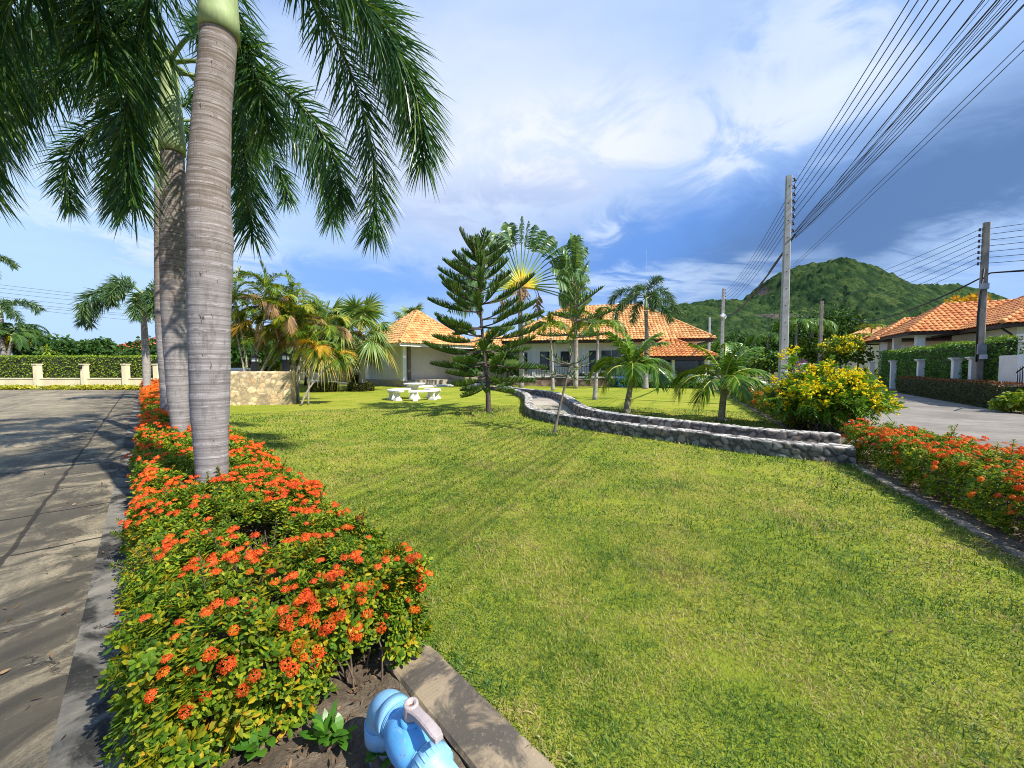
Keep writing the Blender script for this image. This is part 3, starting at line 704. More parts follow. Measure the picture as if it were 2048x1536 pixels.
def rubble(name, P, thick, H, side, step=0.035, cell=0.2, mat=None, seed=1, bulge=0.03, jag=0.03, zb=-0.05):
    """stone wall along polyline P: stones bulge out of dark joints (distance to Voronoi cells)"""
    rs = np.random.default_rng(seed)
    T = norm(np.gradient(P, axis=0)); Nn = np.stack([-T[:, 1], T[:, 0]], -1) * side
    nh = max(3, int((H - zb) / step)); nt = max(3, int(thick / step))
    sec = [(0.0, z, -1, 0) for z in np.linspace(zb, H, nh)][:-1] + [(w, H, 0, 1) for w in np.linspace(0, thick, nt)][:-1] + [(thick, z, 1, 0) for z in np.linspace(H, zb, nh)]
    k = len(sec); n = len(P)
    V = np.empty((n, k, 3)); D = np.empty((n, k, 3))
    for j, (w, z, a, b) in enumerate(sec):
        V[:, j, :2] = P + Nn * w; V[:, j, 2] = z
        D[:, j, :2] = Nn * a; D[:, j, 2] = b
    corner = [nh - 1, nh - 1 + nt - 1]
    for cix, sg in zip(corner, (-1, 1)): D[:, cix, :2] = Nn * sg * 0.85; D[:, cix, 2] = 0.45
    V = V.reshape(-1, 3); D = D.reshape(-1, 3)
    lo, hi = V.min(0) - 0.3, V.max(0) + 0.3
    # seeds only near the wall
    cnt = int(n * (0.035 if step else 1) * 0 + (np.linalg.norm(np.diff(P, axis=0), axis=1).sum() * (H + thick + 0.4) * (thick + 0.3)) / (cell ** 3) * 1.5)
    ii = rs.integers(0, n, cnt); ww = rs.uniform(-0.12, thick + 0.12, cnt); zz = rs.uniform(zb - 0.1, H + 0.1, cnt)
    S = np.c_[P[ii] + Nn[ii] * ww[:, None] + T[ii] * rs.normal(0, 0.05, (cnt, 1)), zz]
    kd = kdtree.KDTree(cnt)
    for i, q in enumerate(S): kd.insert((q[0], q[1], q[2] * 1.25), i)
    kd.balance()
    val = rs.uniform(0, 1, cnt)
    cellv = np.empty(len(V)); gr = np.empty(len(V)); disp = np.empty(len(V))
    for i, q in enumerate(V):
        w_ = 0.03 * mnoise.noise((q[0] * 9, q[1] * 9, q[2] * 9))
        r_ = kd.find_n((q[0] + w_, q[1] - w_, q[2] * 1.25 + w_), 2)
        e = r_[1][2] - r_[0][2]
        cellv[i] = val[r_[0][1]]; g_ = 1 - min(1, e / (cell * 0.20)); gr[i] = g_
        disp[i] = bulge * (1 - g_ ** 1.5) * (0.4 + 0.8 * val[r_[0][1]]) + 0.008 * mnoise.noise(tuple(q * 30))
    top = D[:, 2] > 0.3
    disp[top] += jag * (np.vectorize(lambda a, b: mnoise.noise((a * 4, b * 4, 7)))(V[top, 0], V[top, 1])) * 0.6
    V = V + D * disp[:, None]
    mb = MB()
    i = np.arange(n - 1)[:, None] * k; j = np.arange(k - 1)[None]
    mb.add(V, np.stack([i + j, i + k + j, i + k + j + 1, i + j + 1], -1).reshape(-1, 4) if side > 0 else np.stack([i + j, i + j + 1, i + k + j + 1, i + k + j], -1).reshape(-1, 4), 0, True)
    # end caps: fans of quads between the two faces
    for e in (0, n - 1):
        mb.f.append(np.arange(e * k, e * k + k).reshape(1, -1)); mb.m.append(0); mb.sm.append(False)
    return mb.build(name, mat or G['rubble'], attr={'cell': ('FLOAT', cellv), 'groutf': ('FLOAT', gr)})

o = rubble('stone_wall', resample(wallA, 0.024), 0.27, HW - 0.02, -1, step=0.024, cell=0.19, seed=2, bulge=0.015, jag=0.012)
tag(o, 'low grey rubble wall with pale top, on the near side of the winding path', 'stone wall', 'walls along the winding path')
o = rubble('stone_wall', resample(wallB, 0.024), 0.27, HW + 0.02, 1, step=0.024, cell=0.19, seed=5, bulge=0.015, jag=0.012)
tag(o, 'low rubble wall on the far side of the winding path, below the young coconut palms', 'stone wall', 'walls along the winding path')

# ---- hills
def hillmat():
    m, t, out = new_mat('wooded_hillside')
    p = poslo(t)
    a = t.new('ShaderNodeAttribute', attribute_name='cell').outputs['Fac']
    big = t.noise(p, 0.012, 6, 0.65); mid = t.noise(p, 0.06, 6, 0.7); fine = t.noise(p, 0.45, 6, 0.8)
    c0 = t.ramp(t.math('ADD', t.math('MULTIPLY', a, 0.5), t.math('ADD', t.math('MULTIPLY', big, 0.35), t.math('MULTIPLY', mid, 0.22))),
                [(0.25, (0.016, 0.040, 0.018)), (0.5, (0.036, 0.070, 0.022)), (0.72, (0.070, 0.108, 0.030)), (0.9, (0.115, 0.145, 0.045))])
    c0 = t.mix(t.math('MULTIPLY', t.mr(fine, 0.42, 0.62), 0.55), c0, (0.016, 0.038, 0.010))
    r_ = t.new('ShaderNodeAttribute', attribute_name='rockf').outputs['Fac']
    rm = t.math('MULTIPLY', t.mr(t.math('ADD', r_, t.math('MULTIPLY', t.math('SUBTRACT', t.noise(t.mapping(p, (1, 1, 2.5)), 0.09, 7, 0.75), 0.5), 3.0)), 0.45, 0.75), t.mr(r_, 0.05, 0.2))
    rc = t.ramp(t.noise(t.mapping(p, (1, 1, 2.2)), 0.22, 7, 0.75), [(0.35, (0.03, 0.028, 0.024)), (0.55, (0.11, 0.09, 0.075)), (0.72, (0.26, 0.22, 0.19))])
    c0 = t.mix(rm, c0, rc)
    pbsdf(t, out, c0, 0.95, t.bump(t.math('ADD', fine, mid), 0.9, 2.0), spec=0.05)
    return m
HM = hillmat()
def hill(name, prof, D, sig, step, x0, x1, rocks=(), seed=1, canopy=6.0, amp=3.2):
    rs = np.random.default_rng(seed)
    X = np.array([at(px, py, D)[0] for px, py in prof]); Z = np.array([at(px, py, D)[2] for px, py in prof])
    xs = np.arange(x0, x1, step); ys = np.arange(D - 2.4 * sig, D + 1.2 * sig, step)
    gx, gy = np.meshgrid(xs, ys)
    pz = np.interp(gx, X, Z, left=0, right=0)
    ker = np.exp(-np.linspace(-2, 2, 9) ** 2); ker /= ker.sum()
    pz1 = np.convolve(np.pad(np.interp(xs, X, Z), 4, 'edge'), ker, 'valid')
    pz = np.broadcast_to(pz1, gx.shape)
    u = (gy - D) / sig
    z = pz * np.exp(-np.abs(u) ** 1.7 * 0.9)
    flat = np.c_[gx.ravel(), gy.ravel()]
    big = np.array([mnoise.fractal((a / 90, b / 90, seed), 1.0, 2.0, 5) for a, b in flat]).reshape(gx.shape)
    z = z * (1 + 0.16 * big * np.minimum(1, np.abs(u) * 2.5 + 0.12))
    cnt = int((x1 - x0) * (ys[-1] - ys[0]) / canopy ** 2)
    S = np.c_[rs.uniform(x0, x1, cnt), rs.uniform(ys[0], ys[-1], cnt)]
    kd = kdtree.KDTree(cnt)
    for i, q in enumerate(S): kd.insert((q[0], q[1], 0), i)
    kd.balance(); val = rs.uniform(0, 1, cnt); hh = rs.uniform(0.3, 1.0, cnt) ** 1.5
    bump = np.empty(len(flat)); cv = np.empty(len(flat))
    for i, q in enumerate(flat):
        _, j, d = kd.find((q[0], q[1], 0))
        bump[i] = hh[j] * max(0.0, 1 - (d / (canopy * 0.75)) ** 2); cv[i] = val[j]
    rock = np.zeros(gx.shape)
    for px, py, rx, rz_ in rocks:
        c_ = at(px, py, D)
        rr = np.sqrt(((gx - c_[0] * gy / D) / rx) ** 2 + ((z / gy * D - c_[2] + EYE) / rz_) ** 2)
        rock = np.maximum(rock, np.clip(1.25 - rr, 0, 1))
    V = np.c_[flat, (z.ravel() + amp * bump * np.clip(z.ravel() / 8, 0, 1) * (1 - 0.85 * np.clip(rock.ravel() * 1.5, 0, 1)) - 0.6)]
    nx = len(xs); I = (np.arange(len(ys) - 1)[:, None] * nx + np.arange(nx - 1)[None]).ravel()
    mb = MB(); mb.add(V, np.stack([I, I + 1, I + nx + 1, I + nx], -1), 0, False)
    o = mb.build(name, HM, attr={'cell': ('FLOAT', cv), 'rockf': ('FLOAT', rock.ravel())})
    return tag(o, kind='structure')
hill('hill', [(1180, 735), (1250, 680), (1300, 632), (1340, 612), (1400, 604), (1440, 604), (1480, 607), (1500, 600), (1525, 582), (1545, 560), (1570, 541), (1600, 531), (1625, 527), (1655, 532), (1690, 545), (1720, 562), (1745, 574), (1790, 600), (1850, 640), (1950, 700), (2040, 735)],
     500, 150, 2.2, 80, 640, rocks=[(1526, 580, 11, 9), (1560, 628, 34, 4), (1640, 634, 22, 4)], seed=3)
hill('hill', [(1500, 735), (1620, 640), (1700, 590), (1760, 572), (1800, 573), (1850, 575), (1900, 578), (1940, 590), (1980, 612), (2050, 650), (2150, 735)],
     800, 170, 5.0, 420, 1180, seed=9, canopy=9.0, amp=5.0)
# ------------------------------------------------------------------ plant builders
def frond(mb, base, azim, elev, length, bend, n=60, ll=0.4, hw=0.012, style='feather', vlift=15, ldroop=0.25, r0=0.02, mi_leaf=0, mi_st=1, s0=0.18, rs=rng, K=3, alpha=(65, 28), twist=0.0, pw=1.3, tipk=0.85):
    """one pinnate frond: a curved stalk with leaflets; azim 0 = +x, 90 = +y (degrees)"""
    m = 16
    s = np.linspace(0, 1, m)
    th = R(elev) - R(bend) * s ** pw
    dl = length / (m - 1)
    h = np.concatenate([[0], np.cumsum(np.cos((th[:-1] + th[1:]) / 2) * dl)])
    z = np.concatenate([[0], np.cumsum(np.sin((th[:-1] + th[1:]) / 2) * dl)])
    ca, sa = math.cos(R(azim)), math.sin(R(azim))
    side_drift = twist * length * s ** 2
    P = np.c_[h * ca - side_drift * sa, h * sa + side_drift * ca, z] + np.asarray(base, float)
    mb.tube(P, np.linspace(r0, r0 * 0.22, m), 5, mi_st)
    ls = s0 + (1 - s0) * (np.arange(n) + rs.uniform(0, 0.6, n)) / n
    ls = np.clip(ls, 0, 0.995)
    C = np.stack([np.interp(ls, s, P[:, i]) for i in range(3)], -1)
    T = norm(np.stack([np.interp(ls, s, np.gradient(P, axis=0)[:, i]) for i in range(3)], -1))
    B = norm(np.cross(T, np.array([0, 0, 1.0]))); flat = np.linalg.norm(np.cross(T, [0, 0, 1.0]), axis=1) < 0.05
    B[flat] = [-sa, ca, 0]
    N = np.cross(B, T)
    al = np.interp(ls, [0, 1], alpha); al = R(1) * (al + rs.normal(0, 5, n))
    u = (ls - s0) / (1 - s0)
    Lp = ll * np.clip(np.minimum(0.55 + 1.6 * u, 1.25 - tipk * u ** 2.2), 0.3, 1.0) * rs.uniform(0.85, 1.1, n)
    if style == 'plume':
        rot = rs.uniform(0, 2 * math.pi, n)
        lat = B * np.cos(rot)[:, None] + N * np.sin(rot)[:, None]
        D = T * np.cos(al)[:, None] + lat * np.sin(al)[:, None]
        strips(mb, C, D, rs.normal(size=(n, 3)), Lp, hw, ldroop * rs.uniform(0.5, 1.5, n), K, mi_leaf)
    else:
        for sg in (-1, 1):
            v = R(1) * (vlift + rs.normal(0, 7, n))
            lat = B * (sg * np.cos(v))[:, None] + N * np.sin(v)[:, None]
            D = T * np.cos(al)[:, None] + lat * np.sin(al)[:, None]
            strips(mb, C, D, T * 0.9 + N * 0.3 * sg, Lp, hw, ldroop * rs.uniform(0.6, 1.4, n), K, mi_leaf)
    return P

def fan_leaf(mb, base, azim, elev, plen, r, nseg=34, hw=0.03, droop=0.5, rs=rng, mi_leaf=0, mi_st=1, bendp=25, spread=140, rp=0.018):
    """palmate leaf: arching stalk, segments radiating from its end, tips hanging"""
    m = 8; s = np.linspace(0, 1, m); th = R(elev) - R(bendp) * s ** 1.5; dl = plen / (m - 1)
    h = np.concatenate([[0], np.cumsum(np.cos(th[1:]) * dl)]); z = np.concatenate([[0], np.cumsum(np.sin(th[1:]) * dl)])
    ca, sa = math.cos(R(azim)), math.sin(R(azim))
    P = np.c_[h * ca, h * sa, z] + np.asarray(base, float)
    mb.tube(P, np.linspace(rp, rp * 0.5, m), 5, mi_st)
    T = norm(P[-1] - P[-3]); B = np.array([-sa, ca, 0.0]); N = np.cross(T, B)
    a = R(1) * (np.linspace(-spread, spread, nseg) + rs.normal(0, 1.5, nseg))
    D = T[None] * np.cos(a)[:, None] + B[None] * np.sin(a)[:, None] + N[None] * (-0.12 + 0.10 * np.cos(a * 2))[:, None]
    L = r * (0.72 + 0.28 * np.cos(a * 0.5)) * rs.uniform(0.9, 1.05, nseg)
    S = np.cross(D, N[None] + rs.normal(0, 0.25, (nseg, 3)))
    strips(mb, np.repeat(P[-1][None], nseg, 0), D, S, L, hw, droop * rs.uniform(0.7, 1.4, nseg), 4, mi_leaf, prof=(0.35, 1.0, 1.0, 0.45, 0.05))

def trunk_obj(pts, rad, mat, parent, name='trunk', n=20, extra=None, rings=0.0, zstep=None):
    mb = MB(); P = np.asarray(pts, float)
    if zstep:
        d = np.concatenate([[0], np.cumsum(np.linalg.norm(np.diff(P, axis=0), axis=1))])
        q = np.arange(0, d[-1], zstep)
        r_ = np.interp(q, d, rad); P = np.stack([np.interp(q, d, P[:, i]) for i in range(3)], -1)
        if rings: r_ = r_ * (1 + rings * np.random.default_rng(4).normal(0, 1, len(q)))
        rad = r_
    mb.tube(P, rad, n)
    return mb.build(name, mat, parent)

def foxtail(label, base, group, fronds, trunk, shaft, mats, ll=0.42, hw=0.012, n=380, r0=0.03, seed=1, detail=True, ldroop=0.25, K=3, name='foxtail_palm', pw=1.3, style='plume', alpha=(74, 42), tipk=0.6):
    """trunk: [(x, y, z, r)] local; shaft: (z0, z1, r0, r1); fronds: [(azim, elev, len, bend)]"""
    rs = np.random.default_rng(seed)
    root = thing(name, label, 'palm tree', base, 0, group)
    tr = np.array(trunk)
    trunk_obj(tr[:, :3], tr[:, 3], mats[2], root, n=28 if detail else 12, zstep=0.03 if detail else 0.2, rings=0.008 if detail else 0)
    tip = tr[-1]
    mb = MB(); zs = np.linspace(0, 1, 10)
    z0, z1, ra, rb = shaft
    prof_r = ra * (1 + 0.10 * np.sin(zs * math.pi)) * (1 - zs) + rb * zs
    mb.tube(np.c_[np.full(10, tip[0]), np.full(10, tip[1]), z0 + (z1 - z0) * zs], prof_r, 24 if detail else 10)
    mb.build('crownshaft', mats[3], root)
    for (azm, el_, L, bd, *ex) in fronds:
        mb = MB()
        zb = z1 - (0.10 + 0.25 * rs.random()) * (z1 - z0) * 0.6
        b = np.array([tip[0] + 0.6 * rb * math.cos(R(azm)), tip[1] + 0.6 * rb * math.sin(R(azm)), zb])
        frond(mb, b, azm, el_, L, bd, n=n, ll=ll, hw=hw, style=style, ldroop=ldroop, r0=r0, rs=rs, K=K, s0=0.2, twist=rs.normal(0, 0.04), alpha=alpha, pw=pw, tipk=tipk)
        mb.build('frond', [ex[0] if ex else mats[0], mats[1]], root)
    return root

def broadleaf(label, base, group, H, crown, mat, n=2500, ls=0.22, seed=1, cat='tree', name='broadleaf_tree', zc=None, lobes=9, trunk_r=0.12, bark='tree_bark', flowers=None, aspect=0.42):
    """crown: (rx, ry, rz) around zc; leaves gather in clumps on an uneven crown"""
    rs = np.random.default_rng(seed)
    root = thing(name, label, cat, base, 0, group)
    rx, ry, rz_ = crown; zc = H - rz_ if zc is None else zc
    cl = []
    while len(cl) < lobes:
        v = rs.normal(size=3); v /= np.linalg.norm(v)
        if v[2] < -0.55: continue
        q = rs.uniform(0.35, 0.85)
        cl.append(np.array([v[0] * rx * q, v[1] * ry * q, zc + v[2] * rz_ * q]))
    cl = np.array(cl); lr = rs.uniform(0.28, 0.5, lobes)
    tb = MB()
    tp = np.array([[0, 0, -0.05], [rs.normal(0, .06), rs.normal(0, .06), zc * 0.45], [rs.normal(0, .1), rs.normal(0, .1), max(zc * 0.8, 0.3)]])
    tb.tube(tp, [trunk_r, trunk_r * 0.75, trunk_r * 0.5], 8)
    for c_ in cl:
        a = tp[1] * 0.5 + tp[2] * 0.5; mid = (a + c_) / 2 + np.array([0, 0, -0.08 * rz_])
        tb.tube([a, mid, c_], [trunk_r * 0.42, trunk_r * 0.25, trunk_r * 0.08], 5)
    tb.build('trunk', G[bark], root)
    sub = []
    for c_, r_ in zip(cl, lr):
        k = int(n / lobes)
        v = rs.normal(size=(k, 3)); v = norm(v); rad = rs.uniform(0.55, 1.12, k) ** 0.6
        sub.append(c_ + v * rad[:, None] * np.array([rx, ry, rz_]) * r_ * 1.15)
    P = np.concatenate(sub)
    P += norm(rs.normal(size=P.shape)) * 0.05 * rx
    P = P[P[:, 2] > 0.08]
    outw = norm(P - np.array([0, 0, zc - 0.4 * rz_]))
    D = norm(outw + rs.normal(0, 0.8, P.shape)); D[:, 2] -= 0.25
    mb = MB(); N = len(P)
    strips(mb, P, D, rs.normal(size=(N, 3)), ls * rs.uniform(0.6, 1.3, N), ls * aspect * rs.uniform(0.7, 1.2, N), 0.2, 2, prof=(0.2, 1.0, 0.15))
    mb.build('crown', mat, root)
    if flowers:
        fm, fn, fs, top = flowers
        mbf = MB(); pick = P[(outw[:, 2] > top)]
        pick = pick[rs.integers(0, len(pick), fn)] + outw[rs.integers(0, N, 1)] * 0.0
        pick = pick + norm(pick - np.array([0, 0, zc])) * fs * 0.7
        cc = np.repeat(pick, 9, 0) + rs.normal(0, fs * 0.55, (len(pick) * 9, 3))
        strips(mbf, cc, rs.normal(size=cc.shape) + np.array([0, 0, 0.8]), rs.normal(size=cc.shape), fs * 0.8, fs * 0.36, 0.1, 2, prof=(0.4, 1.0, 0.5))
        mbf.build('blossoms', fm, root)
    return root

# ---- sprig templates for the ixora
def sprig_template(seed, nl=9, ll=0.047, hw=0.0088):
    rs = np.random.default_rng(seed); V = []; F4 = []; F3 = []
    for i in range(nl):
        a = i * 2.4 + rs.normal(0, 0.2); inc = R(72 - 52 * i / nl + rs.normal(0, 6)); z0 = -0.035 + 0.035 * i / nl
        L = ll * (1.05 - 0.35 * i / nl) * rs.uniform(0.85, 1.15); w = hw * rs.uniform(0.85, 1.15) * (1.05 - 0.3 * i / nl)
        d = np.array([math.cos(a) * math.sin(inc), math.sin(a) * math.sin(inc), math.cos(inc)]); s_ = np.array([-math.sin(a), math.cos(a), 0]); u = np.cross(s_, d)
        b = len(V)
        p0 = np.array([0, 0, z0])
        pts = []
        for q, ww in ((0.04, 0.15), (0.40, 0.9), (0.70, 1.0), (1.0, 0.06)):
            c_ = p0 + d * L * q - u * 0.0 + np.array([0, 0, -0.012]) * q * q
            pts.append((c_ - s_ * w * ww + u * w * 0.35 * ww, c_, c_ + s_ * w * ww + u * w * 0.35 * ww))
        for row in pts: V += list(row)
        for r_ in range(3):
            q = b + r_ * 3
            F4 += [[q, q + 1, q + 4, q + 3], [q + 1, q + 2, q + 5, q + 4]]
    return np.array(V), np.array(F4)
SPRIGS = [sprig_template(s_) for s_ in (1, 2, 3, 4)]

def blossom_template(seed, nf=26, r=0.034):
    rs = np.random.default_rng(seed); V = []; F = []
    for i in range(nf):
        z = 1 - (i + 0.5) / nf * 0.85; a = i * 2.39996
        rr = math.sqrt(max(0, 1 - z * z)); dv = np.array([rr * math.cos(a), rr * math.sin(a), z * 0.75]); dv /= np.linalg.norm(dv)
        c_ = dv * r * rs.uniform(0.82, 1.12) * np.array([1, 1, 0.75])
        nrm = norm(dv + rs.normal(0, 0.25, 3)); t_ = norm(np.cross(nrm, rs.normal(size=3))); b_ = np.cross(nrm, t_)
        pl_ = 0.0125 * rs.uniform(0.85, 1.15)
        for q in range(4):
            an = q * math.pi / 2; dd = t_ * math.cos(an) + b_ * math.sin(an); ss = -t_ * math.sin(an) + b_ * math.cos(an)
            b = len(V)
            V += [c_, c_ + dd * pl_ * 0.6 - ss * pl_ * 0.36, c_ + dd * pl_ + nrm * 0.001, c_ + dd * pl_ * 0.6 + ss * pl_ * 0.36]
            F.append([b, b + 1, b + 2, b + 3])
    return np.array(V), np.array(F)
BLOOMS = [blossom_template(s_) for s_ in (1, 2, 3)]

def hedge_samples(rs, n0, n1, t0, t1, h, dens, front=True, bump=0.05, depth=0.08, freq=2.6, seed=0.0, front_bottom=0.0):
    w = n1 - n0; nc = (n0 + n1) / 2; per = w + 2 * h * 0.9
    N = int(per * (t1 - t0) * dens)
    u = rs.uniform(0, per, N); t = rs.uniform(t0, t1, N)
    side = h * 0.9
    n = np.where(u < side, n0, np.where(u < side + w, n0 + (u - side), n1))
    z = np.where(u < side, 0.1 * h + u, np.where(u < side + w, h, h - (u - side - w)))
    kind = np.where((u >= side) & (u < side + w), 1, 0)
    dn = (n - nc) / (w / 2); dz = (z - 0.35 * h) / (0.65 * h)
    dzc = np.maximum(dz, 0.0)
    r = (np.abs(dn) ** 5 + dzc ** 5) ** (1 / 5)
    n = nc + (n - nc) / np.maximum(r, 1e-3); z = np.where(dz > 0, 0.35 * h + (z - 0.35 * h) / np.maximum(r, 1e-3), z)
    nr = np.stack([np.sign(dn) * np.abs(dn) ** 4, np.zeros(N), dzc ** 4 + 0.05], -1)
    nr = norm(nr)
    if front:
        M = int(w * h * dens * 1.15)
        nf = rs.uniform(n0 + 0.03, n1 - 0.03, M); zf = rs.uniform(front_bottom, h * 0.97, M)
        n = np.r_[n, nf]; z = np.r_[z, zf]; t = np.r_[t, np.full(M, t0)]
        nr = np.r_[nr, np.tile([0, -1.0, 0.25], (M, 1))]
    P = np.stack([n, t, z], -1)
    nz = np.array([mnoise.noise((a * freq, b * freq, c_ * freq + seed)) + 0.5 * mnoise.noise((a * freq * 2.3, b * freq * 2.3, c_ * 2 + seed)) for a, b, c_ in P])
    P = P + nr * (nz * bump)[:, None] - nr * (rs.exponential(depth, len(P)))[:, None] * 0.6
    P[:, 2] = np.maximum(P[:, 2], 0.03)
    return P, norm(nr), nz

def ixora_hedge(label, frame_rot, zones, seed, hole=None, group='ixora hedges along the lawn', yellow=0.12, front_gap=False):
    rs = np.random.default_rng(seed)
    root = thing('ixora_hedge', label, 'hedge', (0, 0, 0), frame_rot, group)
    mb = MB(); mf = MB(); mt = MB()
    for zi, (n0, n1, t0, t1, h, dens, size, bd, bsz, thr, orange) in enumerate(zones):
        P, nr, nz = hedge_samples(rs, n0, n1, t0, t1, h, dens, front=(zi == 0), bump=0.11, depth=0.085 * size ** 0.5, freq=3.8, seed=seed, front_bottom=0.05 if front_gap else 0.03)
        keep = np.ones(len(P), bool)
        if hole is not None:
            q = ((P[:, 0] - hole[0]) / hole[2]) ** 2 + ((P[:, 1] - hole[1]) / hole[3]) ** 2
            keep &= (q > 1 + rs.normal(0, 0.12, len(P))) | (P[:, 2] < 0.12)
        if front_gap and zi == 0:
            fg = (P[:, 1] < t0 + 0.16) & (P[:, 2] < 0.10 + 0.10 * np.sin(P[:, 0] * 11 + 1.0) + rs.normal(0, 0.03, len(P)) + 0.05 * np.clip((P[:, 0] - 0.45) / 0.4, 0, 1)) & (P[:, 0] > 0.2)
            keep &= ~fg
        P, nr = P[keep], nr[keep]
        dirn = norm(nr * 0.75 + np.array([0, 0, 0.55]) + rs.normal(0, 0.35, P.shape))
        k = rs.integers(0, 4, len(P)); yel = rs.random(len(P)) < yellow + 0.10 * (P[:, 1] < t0 + 0.25)
        for v in range(4):
            for yv in (0, 1):
                sel = (k == v) & (yel == bool(yv))
                if sel.any(): inst(mb, SPRIGS[v][0], SPRIGS[v][1], P[sel], frames(dirn[sel], rs, size * rs.uniform(0.75, 1.25, sel.sum())), yv)
        if zi == 0:                # long shoots standing out of the clipped surface
            for q in rs.integers(0, len(P), 46):
                d = norm(nr[q] * 0.6 + np.array([0, 0, 0.6]) + rs.normal(0, 0.35, 3)); L = rs.uniform(0.07, 0.20) * size
                b0 = P[q]
                if hole is not None and b0[2] < 0.3 and b0[1] > t0 + 0.1 and 0.05 < b0[0] < n1 - 0.05: continue
                pts = b0 + d[None] * np.linspace(0, L, 5)[:, None]
                mt.tube(pts, np.linspace(0.0035, 0.002, 5), 4, cap=False)
                inst(mb, SPRIGS[0][0], SPRIGS[0][1], pts[1:], frames(np.tile(d, (4, 1)) + rs.normal(0, .12, (4, 3)), rs, size * np.array([1.0, .95, .85, .7])), int(rs.random() < 0.4))
        # blossoms
        B, bn, bz = hedge_samples(rs, n0, n1, t0, t1, h + 0.012 * size, bd, front=(zi == 0), bump=0.11, depth=0.004, freq=3.8, seed=seed, front_bottom=0.25)
        cl = np.array([mnoise.noise((a * 3.1 / size ** 0.5, b * 3.1 / size ** 0.5, 3.3 + seed)) for a, b, _ in B])
        side_ok = (bn[:, 2] > 0.5) | (rs.random(len(B)) < 0.30)
        sel = (cl + rs.normal(0, 0.26, len(B)) > thr) & side_ok & (B[:, 2] > 0.2)
        if hole is not None: sel &= ((B[:, 0] - hole[0]) / hole[2]) ** 2 + ((B[:, 1] - hole[1]) / hole[3]) ** 2 > 1.2
        B, bn = B[sel], norm(bn[sel] + np.array([0, 0, 0.9]) + rs.normal(0, 0.2, (sel.sum(), 3)))
        k = rs.integers(0, 3, len(B)); om = rs.random(len(B)) < orange
        for v in range(3):
            for yv in (0, 1):
                s2 = (k == v) & (om == bool(yv))
                if s2.any(): inst(mf, BLOOMS[v][0], BLOOMS[v][1], B[s2] + bn[s2] * 0.02 * bsz, frames(bn[s2], rs, bsz * rs.uniform(0.6, 1.2, s2.sum())), yv)
        # woody stems inside
        ns = int((n1 - n0) * (t1 - t0) * (60 if zi == 0 else 8))
        for _ in range(min(ns, 190)):
            a = np.array([rs.uniform(n0 + .06, n1 - .06), rs.uniform(t0 + 0.02, t1), -0.02])
            if zi == 0 and rs.random() < 0.45: a[1] = t0 + rs.uniform(0.02, 0.35)
            if hole is not None and rs.random() < 0.22: a[:2] = np.array(hole[:2]) + rs.normal(0, 0.07, 2)
            d = np.array([np.clip(a[0] + rs.normal(0, 0.09), n0 + .08, n1 - .08) - a[0], max(rs.normal(0, 0.08), t0 + 0.1 - a[1]), h * rs.uniform(0.55, 0.85)])
            mt.tube([a, a + d * 0.5 + rs.normal(0, 0.02, 3), a + d], [0.006 * size ** .5, 0.0045 * size ** .5, 0.002], 4, cap=False)
    mb.build('foliage', [G['ixora_leaf'], G['ixora_leaf_yellow']], root)
    mf.build('blossoms', [G['blossom'], G['blossom_orange']], root)
    mt.build('twigs', G['twig'], root)
    return root

def box_hedge(label, name, a, b, thick, z0, z1, mats, dens, ls, seed, cat='hedge', group=None, bump=0.05, top_mat=False, wave=0.0):
    """clipped hedge from a to b (its face line), growing away to the left of a->b"""
    rs = np.random.default_rng(seed)
    a = np.asarray(a, float)[:2]; b = np.asarray(b, float)[:2]
    L = np.linalg.norm(b - a); u = (b - a) / L; v = np.array([-u[1], u[0]])
    root = thing(name, label, cat, (a[0], a[1], 0), math.atan2(u[1], u[0]), group)
    H = z1 - z0
    mb = MB()
    def scatter(N, face):
        x = rs.uniform(0, L, N); q = rs.uniform(0, 1, N)
        if face == 'front': P = np.c_[x, np.zeros(N), z0 + q * H]; n_ = np.array([0, -1, 0.15])
        elif face == 'back': P = np.c_[x, np.full(N, thick), z0 + q * H]; n_ = np.array([0, 1, 0.15])
        elif face == 'top': P = np.c_[x, q * thick, np.full(N, z1)]; n_ = np.array([0, 0, 1.0])
        elif face == 'e0': P = np.c_[np.zeros(N), q * thick, z0 + rs.uniform(0, 1, N) * H]; n_ = np.array([-1, 0, 0.1])
        else: P = np.c_[np.full(N, L), q * thick, z0 + rs.uniform(0, 1, N) * H]; n_ = np.array([1, 0, 0.1])
        nz = np.array([mnoise.noise((p[0] * 1.6, p[1] * 2, p[2] * 1.6 + seed)) for p in P])
        P = P + n_ * (nz * bump)[:, None] - n_ * rs.exponential(bump * 0.6, N)[:, None]
        if wave: P[:, 2] += wave * np.sin(P[:, 0] * 1.3 + seed) * (P[:, 2] - z0) / H
        D = n_ + rs.normal(0, 0.75, P.shape)
        strips(mb, P, D, rs.normal(size=P.shape), ls * rs.uniform(0.7, 1.3, N), ls * 0.32, 0.15, 2, 1 if (face == 'top' and top_mat) else 0, prof=(0.25, 1.0, 0.15))
    scatter(int(L * H * dens), 'front'); scatter(int(L * thick * dens * 1.3), 'top')
    scatter(int(L * H * dens * 0.35), 'back')
    for e in ('e0', 'e1'): scatter(int(thick * H * dens), e)
    mb.build('foliage', mats, root)
    ins = max(bump * 1.6, 0.06)
    core = MB(); core.box((L / 2, thick / 2, (z0 + z1) / 2 - ins / 2), (L - 2 * ins, max(0.04, thick - 2 * ins), H - ins))
    core.build('branches', G['hedge_core'], root)
    return root
G['hedge_core'] = plain('hedge_inner_branches', (0.035, 0.045, 0.018), 0.95, 0.4, 9)

